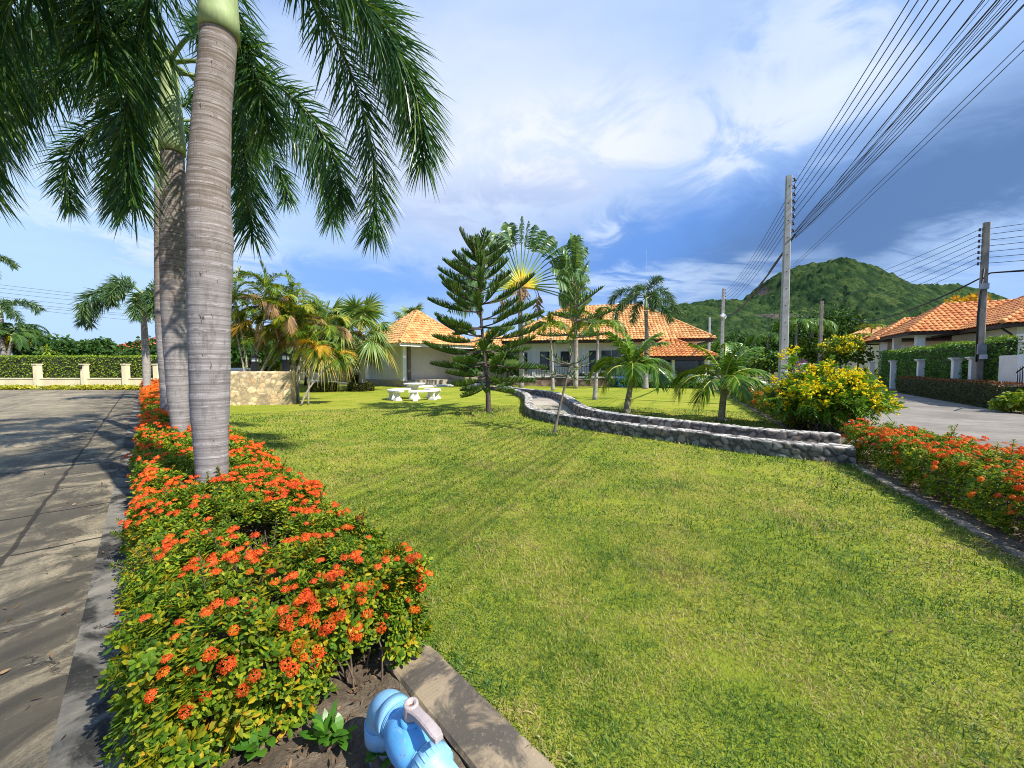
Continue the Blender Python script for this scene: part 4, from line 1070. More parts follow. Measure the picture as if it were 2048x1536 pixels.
# ---- Norfolk pine
def norfolk(label, base, H, tiers, rs_seed, lean_pts=None, r=0.085, ll=0.22, dead=(), group='Norfolk pines on the lawn', nper=6, dens=1.0, bark='pine_bark', lw=0.013):
    """tiers: [(height, branch length, tip rise in degrees at base, curl)]"""
    rs = np.random.default_rng(rs_seed)
    root = thing('norfolk_pine', label, 'pine tree', base, 0, group)
    tp = np.array(lean_pts if lean_pts is not None else [[0, 0, -0.05], [0.01, 0, H * .3], [-0.02, 0, H * .6], [0, 0, H * .85], [0.0, 0, H]])
    zt = tp[:, 2]
    mb = MB(); zz = np.linspace(zt[0], zt[-1], 40)
    TP = np.stack([np.interp(zz, zt, tp[:, 0]), np.interp(zz, zt, tp[:, 1]), zz], -1)
    mb.tube(TP, np.interp(zz, [zt[0], 0.12, zt[-1]], [r * 1.35, r, 0.010]), 12)
    mb.build('trunk', G[bark], root)
    lf = MB(); br = MB()
    for ti, (hz, bl, el0, curl) in enumerate(tiers):
        a0 = rs.uniform(0, 360)
        nb = nper if bl > 0.25 else 5
        for i in range(nb):
            azm = a0 + i * 360 / nb + rs.normal(0, 7); L = bl * rs.uniform(0.72, 1.14)
            c0 = np.array([np.interp(hz, zt, tp[:, 0]), np.interp(hz, zt, tp[:, 1]), hz + rs.normal(0, 0.06)])
            m = 12; s = np.linspace(0, 1, m); th = R(el0 + rs.normal(0, 6)) + R(curl + rs.normal(0, 6)) * s ** 1.6
            dl = L / (m - 1); h = np.concatenate([[0], np.cumsum(np.cos(th[1:]) * dl)]); z = np.concatenate([[0], np.cumsum(np.sin(th[1:]) * dl)])
            ca, sa = math.cos(R(azm)), math.sin(R(azm))
            P = np.c_[h * ca, h * sa, z] + c0
            br.tube(P, np.linspace(0.016 + 0.006 * bl, 0.005, m), 5, cap=False)
            isdead = ti in dead
            nb2 = max(4, int(L / 0.036 * dens * (0.25 if isdead else 1)))
            bare = 0.30 if bl > 1.0 else 0.12
            sl = np.linspace(bare, 1.0, nb2)
            C = np.stack([np.interp(sl, s, P[:, q]) for q in range(3)], -1)
            T = norm(np.stack([np.interp(sl, s, np.gradient(P, axis=0)[:, q]) for q in range(3)], -1))
            B = np.array([-sa, ca, 0.0]); N = np.cross(np.broadcast_to(-B, T.shape), T); N = N * np.sign(N[:, 2:3] + 1e-9)
            lb = ll * np.clip(1.15 - 0.75 * ((sl - bare) / (1 - bare)) ** 2, 0.3, 1) * np.clip(0.5 + 2.5 * (sl - bare), 0.4, 1) * (0.55 + 0.45 * min(1, bl / 1.2))
            for sg in (-1, 1):
                al = R(48) + rs.normal(0, 0.09, nb2); lift = R(48) + rs.normal(0, 0.12, nb2)
                lat = B * (sg * np.cos(lift))[:, None] + N * np.sin(lift)[:, None]
                D = T * np.cos(al)[:, None] + lat * np.sin(al)[:, None]
                q = norm(np.cross(D, T))
                for S_ in (q, np.cross(D, q)):
                    strips(lf, C, D, S_, lb * rs.uniform(0.85, 1.15, nb2), lw, -0.25, 3, prof=(0.5, 1.0, 0.9, 0.25))
            # needles along the branch itself
            strips(lf, C, T + np.array([0, 0, 0.25]), rs.normal(size=C.shape), 0.10, 0.018, 0, 2, prof=(0.6, 1.0, 0.2))
    lf.build('foliage', G['pine_needle'], root); br.build('branches', G[bark], root)
    return root

# ---- traveller's palm
def traveller(label, base, trunk_h, face, nleaf, rp, rb, spread, seed, hang=3, trunk_r=0.14, wb=0.42):
    """leaves stand in one flat fan whose plane faces the direction `face` (degrees)"""
    rs = np.random.default_rng(seed)
    root = thing('traveller_palm', label, 'palm tree', base, R(face), 'fan shaped traveller palms')
    mb = MB(); zz = np.linspace(-0.05, trunk_h, 14)
    mb.tube(np.c_[0.05 * np.sin(zz), zz * 0, zz], np.interp(zz, [0, trunk_h], [trunk_r * 1.25, trunk_r * 0.85]), 12)
    mb.build('trunk', G['trunk_pale'], root)
    hub = np.array([0.05 * math.sin(trunk_h), 0, trunk_h - 0.1])
    pt = MB(); al_attr = []
    bl = MB()
    angs = np.linspace(-spread, spread, nleaf)
    for i, a in enumerate(angs):
        a_ = R(a + rs.normal(0, 1.2))
        d = np.array([math.sin(a_), rs.normal(0, 0.03), math.cos(a_)])
        r1 = rp * rs.uniform(0.93, 1.07)
        st = hub + np.array([math.sin(a_) * 0.12, 0, -abs(math.sin(a_)) * 0.25])
        m = 8; s = np.linspace(0, 1, m)
        sag = -0.10 * abs(math.sin(a_)) * r1
        P = st + d[None] * (r1 * s)[:, None]; P[:, 2] += sag * s ** 2; P[:, 1] += 0.03 * ((-1) ** i) * s
        w0 = np.interp(s, [0, 0.35, 1], [0.115, 0.05, 0.028])
        k0 = pt.n
        pt.tube(P, w0, 6, cap=False)
        al_attr.append(np.repeat(s, 6))
        # blade: torn leaf, two rows of segments along a midrib that keeps going and arches
        mb_ = 14; s2 = np.linspace(0, 1, mb_); T0 = norm(P[-1] - P[-2])
        L = rb * rs.uniform(0.85, 1.1)
        Q = P[-1] + T0[None] * (L * s2)[:, None]; Q[:, 2] -= 0.28 * L * s2 ** 2 * (0.35 + abs(math.sin(a_))); Q[:, 1] += rs.normal(0, 0.12) * L * s2 ** 2
        pt.tube(Q, np.linspace(0.026, 0.006, mb_), 5, cap=False); al_attr.append(np.repeat(0.7 + 0.3 * s2, 5))
        ns = 17; t_ = np.linspace(0.02, 0.99, ns)
        C = np.stack([np.interp(t_, s2, Q[:, q]) for q in range(3)], -1); TT = norm(np.stack([np.interp(t_, s2, np.gradient(Q, axis=0)[:, q]) for q in range(3)], -1))
        yaw = rs.normal(0, 0.9)           # blades turn out of the plane of the fan
        side0 = norm(np.cross(TT, np.array([0, 1.0, 0])))
        Sd = side0 * math.cos(yaw) + np.cross(TT, side0) * math.sin(yaw)
        wl = wb * np.interp(t_, [0, 0.12, 0.5, 0.85, 1], [0.55, 0.95, 1.0, 0.75, 0.25]) * rs.uniform(0.85, 1.1, ns)
        for sg in (-1, 1):
            D = Sd * sg * 0.88 + TT * 0.48
            strips(bl, C, D, TT + rs.normal(0, 0.25, TT.shape), wl, L / ns * rs.uniform(0.36, 0.58, ns), 0.40 + 0.35 * rs.random(ns), 3, 0, prof=(1.0, 1.0, 0.9, 0.35))
    me = pt.build('petioles', G['petiole'], root, attr={'along': ('FLOAT', np.concatenate(al_attr))})
    bl.build('blades', G['travel_leaf'], root)
    dd = MB()
    for i in range(hang):
        sgn = 1 if rs.random() < 0.7 else -1
        st = hub + np.array([sgn * 0.15, 0, -0.2]); L = rp * rs.uniform(0.55, 0.9)
        m = 12; s = np.linspace(0, 1, m); th = R(18) - R(110) * s ** 1.2
        h = np.concatenate([[0], np.cumsum(np.cos(th[1:]) * L / m)]); z = np.concatenate([[0], np.cumsum(np.sin(th[1:]) * L / m)])
        y_ = rs.normal(0, 0.3)
        P = np.c_[st[0] + sgn * h, st[1] + y_ * s, st[2] + z]
        dd.tube(P, 0.018, 4, cap=False)
        e = P[-1]; k = 16
        C = e + np.array([0, 0, -1.0])[None] * np.linspace(-0.1, 0.95, k)[:, None] * rb * 0.6 + rs.normal(0, 0.03, (k, 3))
        strips(dd, C, np.c_[rs.normal(0, .6, k), rs.normal(0, .6, k), np.full(k, -1.0)], rs.normal(size=(k, 3)), 0.42, 0.05, 0.2, 3)
    k = 60                                # dry sheaths and skirts below the fan
    C = hub + np.c_[rs.normal(0, 0.14, k), rs.normal(0, 0.14, k), -rs.uniform(0.1, 0.9, k)]
    strips(dd, C, np.c_[rs.normal(0, .7, k), rs.normal(0, .5, k), np.full(k, -0.8)], rs.normal(size=(k, 3)), rs.uniform(0.3, 0.8, k), 0.035, 0.5, 3)
    dd.build('dry_leaves', G['palm_brown'], root)
    return root

def areca(label, base, stems, seed, group='clumping cane palms by the rubble wall', name='areca_palm'):
    """stems: [(dx, dy, top height, frond length, tint)] leaning out of one foot"""
    rs = np.random.default_rng(seed)
    root = thing(name, label, 'palm tree', base, 0, group)
    for (dx, dy, hz, fl_, tint) in stems:
        f0 = np.array([rs.normal(0, 0.10) + dx * 0.08, rs.normal(0, 0.08), -0.03])
        top = np.array([dx, dy, hz])
        s = np.linspace(0, 1, 9)[:, None]
        P = f0 * (1 - s) + top * s; P[:, 2] += 0.0; P[:, :2] -= (np.array([dx, dy]) * 0.16 * np.sin(np.linspace(0, 1, 9) * math.pi)[:, None])
        mb = MB(); mb.tube(P, np.linspace(0.038, 0.028, 9), 7)
        d = norm(P[-1] - P[-2]); q = np.linspace(0, 1, 5)[:, None]
        mb.tube(P[-1] + d * 0.55 * q, [0.045, 0.047, 0.042, 0.034, 0.024], 7, 1)
        mb.build('stem', [G['cane'], G['crownshaft']], root)
        lf = MB(); e = P[-1] + d * 0.5
        n = rs.integers(8, 11); a0 = rs.uniform(0, 360)
        for i in range(n):
            r_ = rs.random()
            old = i >= n * 0.6
            mi = (0 if r_ < 0.7 else 1) if not old else (2 if r_ < 0.30 else (3 if r_ < 0.42 else (1 if r_ < 0.62 else 0)))
            if tint == 'yellow' and r_ < 0.6: mi = 1 if r_ < 0.4 else 3
            frond(lf, e, a0 + i * 137.5, (62 if not old else 22) + rs.normal(0, 9), fl_ * rs.uniform(0.8, 1.1), rs.uniform(85, 125) if not old else rs.uniform(80, 120), n=46, ll=0.46 if mi != 2 else 0.36, hw=0.016, style='feather', vlift=22 if mi != 2 else -25, ldroop=0.45 if mi != 2 else 1.0, r0=0.012, mi_leaf=mi, mi_st=4, s0=0.12, rs=rs, K=2)
        frond(lf, e, rs.uniform(0, 360), 84, fl_ * 0.8, 14, n=30, ll=0.36, hw=0.012, vlift=40, ldroop=0.1, r0=0.012, mi_leaf=0, mi_st=4, rs=rs, K=2)
        lf.build('fronds', [G['areca_leaf'], G['palm_yellow'], G['palm_brown'], G['palm_orange'], G['rachis_yellow']], root)
    return root

def coconut(label, base, trunk, fronds, seed, ll=0.62, hw=0.022, n=64, group='young coconut palms beside the path', mats=None):
    rs = np.random.default_rng(seed)
    root = thing('coconut_palm', label, 'palm tree', base, 0, group)
    tr = np.array(trunk)
    trunk_obj(tr[:, :3], tr[:, 3], G['trunk_young'], root, n=14, zstep=0.05, rings=0.02)
    tip = tr[-1, :3]
    mb = MB(); mb.tube(np.c_[np.full(5, tip[0]), np.full(5, tip[1]), tip[2] + np.linspace(-0.04, 0.5, 5)], [tr[-1, 3], tr[-1, 3] * 1.05, 0.075, 0.055, 0.03], 10)
    mb.build('sheath', G['rachis_yellow'], root)
    for azm, el_, L, bd in fronds:
        mb = MB()
        frond(mb, tip + np.array([0, 0, 0.12]), azm, el_, L, bd, n=n, ll=ll * rs.uniform(0.9, 1.1), hw=hw, style='feather', vlift=8, ldroop=0.55, r0=0.026, rs=rs, s0=0.2, alpha=(72, 22), twist=rs.normal(0, 0.06), pw=1.2)
        mb.build('frond', [mats or G['coco_leaf'], G['rachis_yellow']], root)
    return root

def fanpalm(label, base, trunk_h, tr_r, leaves, seed, r=1.15, group='fan palms beside the pavilion', ring=True, old=6):
    rs = np.random.default_rng(seed)
    root = thing('fan_palm', label, 'palm tree', base, 0, group)
    zz = np.linspace(-0.05, trunk_h, 16)
    mb = MB(); mb.tube(np.c_[0.06 * np.sin(zz * 1.2), 0 * zz, zz], np.interp(zz, [0, 0.3, trunk_h], [tr_r * 1.35, tr_r, tr_r * 0.8]), 12)
    mb.build('trunk', G['trunk_pale'], root)
    top = np.array([0.06 * math.sin(trunk_h * 1.2), 0, trunk_h])
    sh = MB(); k = 70
    C = top + np.c_[rs.normal(0, 0.10, k), rs.normal(0, 0.10, k), rs.uniform(-0.5, 0.25, k)]
    strips(sh, C, np.c_[rs.normal(0, .6, k), rs.normal(0, .6, k), rs.uniform(-0.6, 1.0, k)], rs.normal(size=(k, 3)), rs.uniform(0.25, 0.5, k), 0.03, 0.3, 2)
    sh.build('fibre_sheath', G['palm_brown'], root)
    for i in range(leaves):
        mb = MB(); u = i / leaves
        isold = i >= leaves - old
        fan_leaf(mb, top + np.array([0, 0, 0.25 - 0.35 * u]), i * 137.5 + rs.normal(0, 10), 80 - 95 * u + rs.normal(0, 5), rs.uniform(0.9, 1.25) * r, r * rs.uniform(0.9, 1.1), nseg=34, hw=0.046, droop=0.22 + 0.55 * u, rs=rs, bendp=18 + 45 * u)
        mb.build('leaf', [G['fan_leaf_old'] if isold else G['fan_leaf'], G['rachis_yellow']], root)
    return root

def tecoma(label, base, H, rad, n, seed, flowers, ls=0.085, name='flowering_shrub', sprig=None):
    """loose arching shrub: canes, feathery leaves, clusters of trumpet flowers at the tips"""
    rs = np.random.default_rng(seed)
    root = thing(name, label, 'shrub', base, 0, 'yellow flowering shrubs')
    lf = MB(); st = MB(); fw = MB(); tips = []
    for i in range(n):
        a = rs.uniform(0, 2 * math.pi); q = math.sqrt(rs.random())
        h = H * (0.45 + 0.55 * rs.random() ** 0.6) * (1 - 0.42 * q ** 2); rr = rad * q * rs.uniform(0.8, 1.1)
        e = np.array([rr * math.cos(a), rr * math.sin(a), h])
        if sprig is not None and i < 3: e = np.array(sprig) + rs.normal(0, 0.08, 3)
        b = np.array([rs.normal(0, 0.12), rs.normal(0, 0.12), 0])
        s = np.linspace(0, 1, 8)[:, None]
        P = b * (1 - s) + e * s; P[:, 2] += 0.22 * h * np.sin(s[:, 0] * math.pi) * q
        st.tube(P, np.linspace(0.011, 0.003, 8), 4, cap=False)
        tips.append(P[-1])
        for j in range(rs.integers(7, 11)):
            u = rs.uniform(0.22, 1.0) ** 0.7; c_ = np.array([np.interp(u, s[:, 0], P[:, k]) for k in range(3)])
            d = norm(rs.normal(size=3) + np.array([0, 0, 0.25]) + 0.7 * (e - b) / np.linalg.norm(e - b)); L = rs.uniform(0.16, 0.30)
            k = 9; t_ = np.linspace(0.12, 1, k); C = c_ + d[None] * (L * t_)[:, None]; C[:, 2] -= 0.25 * L * t_ ** 2
            B = norm(np.cross(d, [0, 0, 1.0]))
            for sg in (-1, 1):
                strips(lf, C, B[None] * sg * 0.8 + d[None] * 0.6 + rs.normal(0, 0.12, (k, 3)), np.tile(np.cross(B, d), (k, 1)) * 0.2 + d[None], ls * rs.uniform(0.8, 1.2, k), ls * 0.16, 0.3, 2, prof=(0.3, 1.0, 0.1))
    tips = np.array(tips)
    order = np.argsort(-(tips[:, 2] + 0.25 * rs.random(n) * H))
    for q in range(flowers):
        c_ = tips[order[q % n]] if q < n * 0.8 else tips[rs.integers(0, n)]
        if sprig is not None and q < 3: c_ = tips[q]
        k = rs.integers(7, 14)
        for j in range(k):
            p = c_ + rs.normal(0, 0.055, 3) + np.array([0, 0, 0.03]); d = norm(rs.normal(size=3) + np.array([0.2, -0.4, 0.35]))
            x = norm(np.cross(d, rs.normal(size=3))); y = np.cross(d, x)
            th = np.linspace(0, 2 * math.pi, 6, endpoint=False)
            r1 = 0.006; r2 = 0.011; r3 = 0.026 * rs.uniform(0.8, 1.2)
            V = np.concatenate([p + r_ * (np.cos(th)[:, None] * x + np.sin(th)[:, None] * y) + d * z_ for r_, z_ in ((r1, 0), (r2, 0.03), (r3, 0.048))])
            F = [[w * 6 + v, w * 6 + (v + 1) % 6, w * 6 + 6 + (v + 1) % 6, w * 6 + 6 + v] for w in range(2) for v in range(6)]
            fw.add(V, F)
    st.build('canes', G['twig'], root); lf.build('foliage', G['tecoma_leaf'], root); fw.build('blossoms', G['tecoma_flower'], root)
    return root

def tuft_plant(label, name, base, n, L, mat, seed, cat='plant', group=None, hw=0.02, elev=(20, 85), droop=0.5, stems=1, H=0.0, spread=0.1):
    rs = np.random.default_rng(seed)
    root = thing(name, label, cat, base, 0, group)
    lf = MB(); st = MB()
    for s_ in range(stems):
        o_ = np.array([rs.normal(0, spread), rs.normal(0, spread), 0]) if stems > 1 else np.zeros(3)
        h = H * rs.uniform(0.5, 1.0)
        if H: st.tube([o_ * 0.4, o_ * 0.8 + np.array([0, 0, h * 0.5]), o_ + np.array([0, 0, h])], [0.02, 0.016, 0.012], 6)
        a = rs.uniform(0, 2 * math.pi, n); e = R(1) * rs.uniform(*elev, n)
        D = np.c_[np.cos(a) * np.cos(e), np.sin(a) * np.cos(e), np.sin(e)]
        C = np.tile(o_ + np.array([0, 0, h]), (n, 1)) + D * 0.01
        C[:, 2] -= rs.uniform(0, 1, n) * h * 0.4
        S = np.c_[-np.sin(a), np.cos(a), 0 * a]
        strips(lf, C, D, S, L * rs.uniform(0.7, 1.2, n), hw * rs.uniform(0.8, 1.2, n), droop * rs.uniform(0.5, 1.4, n), 4, prof=(0.5, 0.95, 1.0, 0.7, 0.06))
    lf.build('leaves', mat, root)
    if H: st.build('stem', G['twig'], root)
    return root
# ------------------------------------------------------------------ buildings
def tile_plane(mb, e0, e1, r1, r0, tw=0.24, tl=0.30, rs=rng, mi=0):
    """rows of barrel tiles on one roof plane: eave e0->e1, ridge r0->r1"""
    e0, e1, r1, r0 = [np.asarray(q, float) for q in (e0, e1, r1, r0)]
    ux = norm(e1 - e0)
    up_ = (r0 + r1) / 2 - (e0 + e1) / 2; up_ = up_ - ux * up_.dot(ux); Ls = np.linalg.norm(up_); vy = up_ / Ls
    nz = np.cross(ux, vy)
    if nz[2] < 0: nz = -nz
    rows = int(Ls / tl) + 1
    X = np.linspace(0, 1, 6); prof_z = 0.055 * np.sin(X * math.pi) ** 0.8 - 0.012 * (X > 0.9)
    locs = []
    for i in range(rows):
        f = min(0.985, (i + 0.25) * tl / Ls)
        a = e0 * (1 - f) + r0 * f; b = e1 * (1 - f) + r1 * f
        L = np.linalg.norm(b - a); k = int(L / tw)
        for j in range(k):
            locs.append(a + ux * ((j + 0.5) * L / max(k, 1)) + nz * rs.normal(0.012, 0.004))
    if not locs: return
    tv = np.array([[(x - 0.5) * tw * 1.04, y, z + lift] for y, lift in ((-tl * 0.62, 0.045), (tl * 0.55, 0.0)) for x, z in zip(X, prof_z)])
    tv = np.r_[tv, [[(x - 0.5) * tw * 1.04, -tl * 0.62, z + 0.02] for x, z in zip(X, prof_z)]]
    tf = np.array([[j, j + 1, 7 + j, 6 + j] for j in range(5)] + [[12 + j, 13 + j, j + 1, j] for j in range(5)])
    M = np.stack([ux, vy, nz], -1)
    inst(mb, tv, tf, np.array(locs), np.repeat(M[None], len(locs), 0), mi)

def caps(mb, a, b, r=0.10, seg=0.34, mi=0):
    a = np.asarray(a, float); b = np.asarray(b, float); L = np.linalg.norm(b - a); k = max(2, int(L / seg)); d = (b - a) / L
    for i in range(k):
        p = a + d * (L * i / k); q = a + d * (L * (i + 1.12) / k)
        mb.tube([p + [0, 0, 0.03], q + [0, 0, 0.03]], [r * 1.12, r * 0.95], 8, mi)

def hip_roof(parent, x0, y0, x1, y1, ze, zr, mat, fascia, inset=None, tw=0.24, tl=0.30, soffit=None, seed=1, flare=0.0, axis=None):
    rs = np.random.default_rng(seed)
    w, d = x1 - x0, y1 - y0
    ax = axis or ('x' if w >= d else 'y')
    ins = inset if inset is not None else min(w, d) / 2
    if ax == 'x': ra, rb = np.array([x0 + ins, (y0 + y1) / 2, zr]), np.array([x1 - ins, (y0 + y1) / 2, zr])
    else: ra, rb = np.array([(x0 + x1) / 2, y0 + ins, zr]), np.array([(x0 + x1) / 2, y1 - ins, zr])
    c = [np.array([x0, y0, ze]), np.array([x1, y0, ze]), np.array([x1, y1, ze]), np.array([x0, y1, ze])]
    rr = [ra, rb, rb, ra] if ax == 'x' else [ra, ra, rb, rb]
    mb = MB()
    planes = []
    for i in range(4):
        j = (i + 1) % 4
        tile_plane(mb, c[i], c[j], rr[j], rr[i], tw, tl, rs)
        planes.append([c[i], c[j], rr[j], rr[i]])
    for i in range(4): caps(mb, c[i] + [0, 0, 0.02], rr[i] + [0, 0, 0.02])
    caps(mb, ra, rb)
    roof = mb.build('roof', mat, parent)
    ub = MB()
    for p in planes: ub.polys([q - [0, 0, 0.02] for q in p], [[0, 1, 2, 3]])
    ub.build('underlay', G['tile_red'], roof)
    fb = MB(); t = 0.05
    fb.box(((x0 + x1) / 2, y0 + t, ze - 0.14), (w - 0.02, t, 0.22)); fb.box(((x0 + x1) / 2, y1 - t, ze - 0.14), (w - 0.02, t, 0.22))
    fb.box((x0 + t, (y0 + y1) / 2, ze - 0.14), (t, d - 4 * t, 0.22)); fb.box((x1 - t, (y0 + y1) / 2, ze - 0.14), (t, d - 4 * t, 0.22))
    fb.build('fascia', fascia, roof)
    sb = MB(); sb.box(((x0 + x1) / 2, (y0 + y1) / 2, ze - 0.12), (w - 4 * t, d - 4 * t, 0.03)); sb.build('soffit', soffit or G['white_wall'], roof)
    return roof

def window(parent, x, y, z0, z1, w, mull=1, frame=None):
    """window on a wall whose outside looks along -y"""
    fr_ = frame or G['white_paint']; t = 0.05
    mb = MB()
    mb.box((x - w / 2 - t / 2, y - 0.02, (z0 + z1) / 2), (t, 0.07, z1 - z0 + 2 * t)); mb.box((x + w / 2 + t / 2, y - 0.02, (z0 + z1) / 2), (t, 0.07, z1 - z0 + 2 * t))
    mb.box((x, y - 0.02, z1 + t / 2), (w, 0.07, t)); mb.box((x, y - 0.035, z0 - t / 2), (w, 0.11, t))
    for i in range(mull): mb.box((x - w / 2 + w * (i + 1) / (mull + 1), y - 0.022, (z0 + z1) / 2), (0.035, 0.05, z1 - z0))
    f = mb.build('window', fr_, parent)
    p = MB(); p.box((x, y - 0.005, (z0 + z1) / 2), (w, 0.02, z1 - z0)); p.build('pane', G['glass'], f)
    return f

# ---- the long white house behind the lawn
HA = R(-12)
house = thing('house', 'long white house with big orange tiled hip roof behind the palms', 'house', (-0.85, 31.1, 0), HA)
hip_roof(house, 0, 0, 15.8, 9.6, 3.5, 6.75, G['tile_pale'], G['brown_trim'], tw=0.25, tl=0.32, seed=2)
mb = MB(); mb.box((7.75, 4.8, 1.75), (14.1, 8.0, 3.4)); mb.build('wall', G['white_wall'], house)
mb = MB(); mb.box((7.75, 4.8, 0.32), (14.16, 8.06, 0.68)); mb.build('plinth', G['beige_wall'], house)
hip_roof(house, -4.6, 2.2, 0.4, 7.6, 3.05, 4.75, G['tile_pale'], G['brown_trim'], tw=0.25, tl=0.32, seed=12)
mb = MB(); mb.box((-1.9, 4.9, 1.5), (4.2, 4.2, 2.95)); mb.build('wall', G['cream_wall'], house)
for x, w, a, b in ((3.4, 0.8, 1.15, 2.65), (5.1, 0.85, 1.4, 2.65), (7.3, 0.8, 1.0, 2.7), (8.6, 1.5, 1.1, 2.7), (1.6, 0.8, 1.1, 2.6)):
    window(house, x, 0.8, a, b, w, mull=0 if w < 1 else 1)
for x in (2.5, 4.25, 6.5, 10.2): MB().box((x, 0.78, 2.0), (0.22, 0.10, 2.8)).build('pilaster', G['white_paint'], house)
# ---- low porch with its own roof at the right end of the house
porch = thing('porch', 'low porch with small orange hip roof standing against the white house', 'porch', (8.3, 26.6, 0), HA)
hip_roof(porch, 0.2, -0.6, 5.2, 3.9, 2.12, 3.35, G['tile'], G['brown_trim'], tw=0.25, tl=0.30, seed=3)
mb = MB(); mb.box((2.7, 2.0, 0.45), (4.6, 3.6, 0.9)); mb.build('parapet', G['white_wall'], porch)
for x in (0.6, 2.7, 4.8): MB().box((x, 0.32, 1.5), (0.18, 0.18, 1.2)).build('post', G['white_paint'], porch)
mb = MB(); mb.box((2.7, 2.4, 1.45), (4.3, 2.6, 1.1)); mb.build('shade_fill', G['glass'], porch)  # dark box painting in the shade of the opening under the porch roof
# ---- lightning rod mast on the roof
mb = MB(); p_ = at(1291, 600, 36.0); mb.tube([(p_[0], p_[1], 4.5), (p_[0], p_[1], 12.2)], [0.025, 0.012], 6)
tag(mb.build('antenna_mast', G['steel']), 'thin pale mast rising above the house roof behind a foxtail palm', 'mast')

# ---- garden wall with black railing in front of the house
root = thing('railing_fence', 'black iron railing on a low stone plinth in front of the white house', 'fence', (-0.85, 31.1, 0), HA)
mb = MB(); mb.box((5.9, -1.7, 0.30), (9.6, 0.30, 0.62)); mb.build('plinth', G['plinth_stone'] if 'plinth_stone' in G else G['column_brown'], root)
mb = MB(); mb.box((5.9, -1.7, 0.66), (9.7, 0.42, 0.10)); mb.build('coping', G['white_paint'], root)
mb = MB(); rs = np.random.default_rng(1)
for i in range(78):
    x = 1.15 + i * 0.122
    hgt = 1.55 + 0.18 * abs(math.sin(x * 1.05))
    mb.tube([(x, -1.7, 0.7), (x, -1.7, hgt)], 0.014, 5)
    mb.lathe([(0.001, hgt + 0.10), (0.024, hgt + 0.03), (0.008, hgt)], (x, -1.7, 0), 5)
for z in (0.80, 1.42): mb.box((5.9, -1.7, z), (9.5, 0.03, 0.035))
mb.build('railing', G['black_iron'], root)

# ---- the pavilion at the left
pav = thing('pavilion', 'square garage pavilion with orange pyramid roof behind the fan palms', 'pavilion', fl(12.56, 24.0), A1)
hip_roof(pav, 0, 0, 6.4, 7.0, 3.07, 5.75, G['tile_pale'], G['white_paint'], tw=0.24, tl=0.30, seed=4, axis='y')
mb = MB(); mb.box((3.2, 3.6, 0.22), (5.3, 5.9, 0.44)); mb.build('plinth', G['slab'], pav)
mb = MB(); mb.box((0.80, 3.7, 1.68), (0.14, 5.0, 2.5)); mb.box((3.35, 2.75, 1.68), (4.7, 0.14, 2.5)); mb.box((5.75, 3.7, 1.68), (0.14, 5.0, 2.5)); mb.build('wall', G['white_wall'], pav)
for x, y in ((0.68, 0.78), (5.7, 0.78), (0.68, 6.3)):
    mb = MB(); mb.box((x, y, 1.62), (0.24, 0.24, 2.70)); mb.box((x, y, 0.48), (0.34, 0.34, 0.12)); mb.build('column', G['white_paint'], pav)
mb = MB(); mb.box((1.45, 1.42, 1.66), (0.22, 0.18, 2.46)); mb.build('column', G['column_brown'], pav)
# ---- link building and beige garden wall left of the pavilion
link = thing('garden_wall', 'low beige wall with posts and dark panels behind the fan palms', 'garden wall', fl(13.0, 31.3), A1)
mb = MB(); mb.box((0, 9, 0.36), (0.22, 18, 0.72)); mb.build('wall', G['beige_wall'], link)
mb = MB(); mb.box((0, 9, 0.75), (0.30, 18.1, 0.07)); mb.build('coping', G['cream_wall'], link)
for i in range(6):
    mb = MB(); mb.box((0, 0.3 + i * 3.4, 0.95), (0.30, 0.30, 1.9)); mb.box((0, 0.3 + i * 3.4, 1.94), (0.38, 0.38, 0.09)); mb.build('post', G['beige_wall'], link)
mb = MB()
for i in range(5):
    for k in range(22): mb.box((0, 0.6 + i * 3.4 + k * 0.135, 1.25), (0.02, 0.05, 0.9))
    mb.box((0, 2.0 + i * 3.4, 1.68), (0.03, 3.0, 0.04))
mb.build('railing', G['black_iron'], link)
# white kerb line in the grass before it
mb = MB(); mb.box((0, 6, 0.05), (0.25, 13, 0.16)); o = mb.build('flagstone_edging', G['white_stone']); o.location = fl(11.9, 29.5); o.rotation_euler = (0, 0, A1); tag(o, 'pale low edging along the grass behind the fan palms', 'edging')
mb = MB(); mb.box((3.0, 0, 0.06), (6.5, 0.6, 0.14)); o = mb.build('flagstone_step', G['white_stone']); o.location = fl(13.2, 23.6); o.rotation_euler = (0, 0, A1); tag(o, 'pale stone step along the front of the pavilion', 'step')
bh = thing('bungalow', 'house with orange roof half hidden behind the cane palms', 'house', fl(17.5, 36), A1)
hip_roof(bh, 0, 0, 9, 12, 3.0, 5.2, G['tile'], G['white_paint'], tw=0.3, tl=0.36, seed=6)
mb = MB(); mb.box((4.5, 6, 1.5), (7.6, 10.6, 3.0)); mb.build('wall', G['cream_wall'], bh)
fwin = MB()

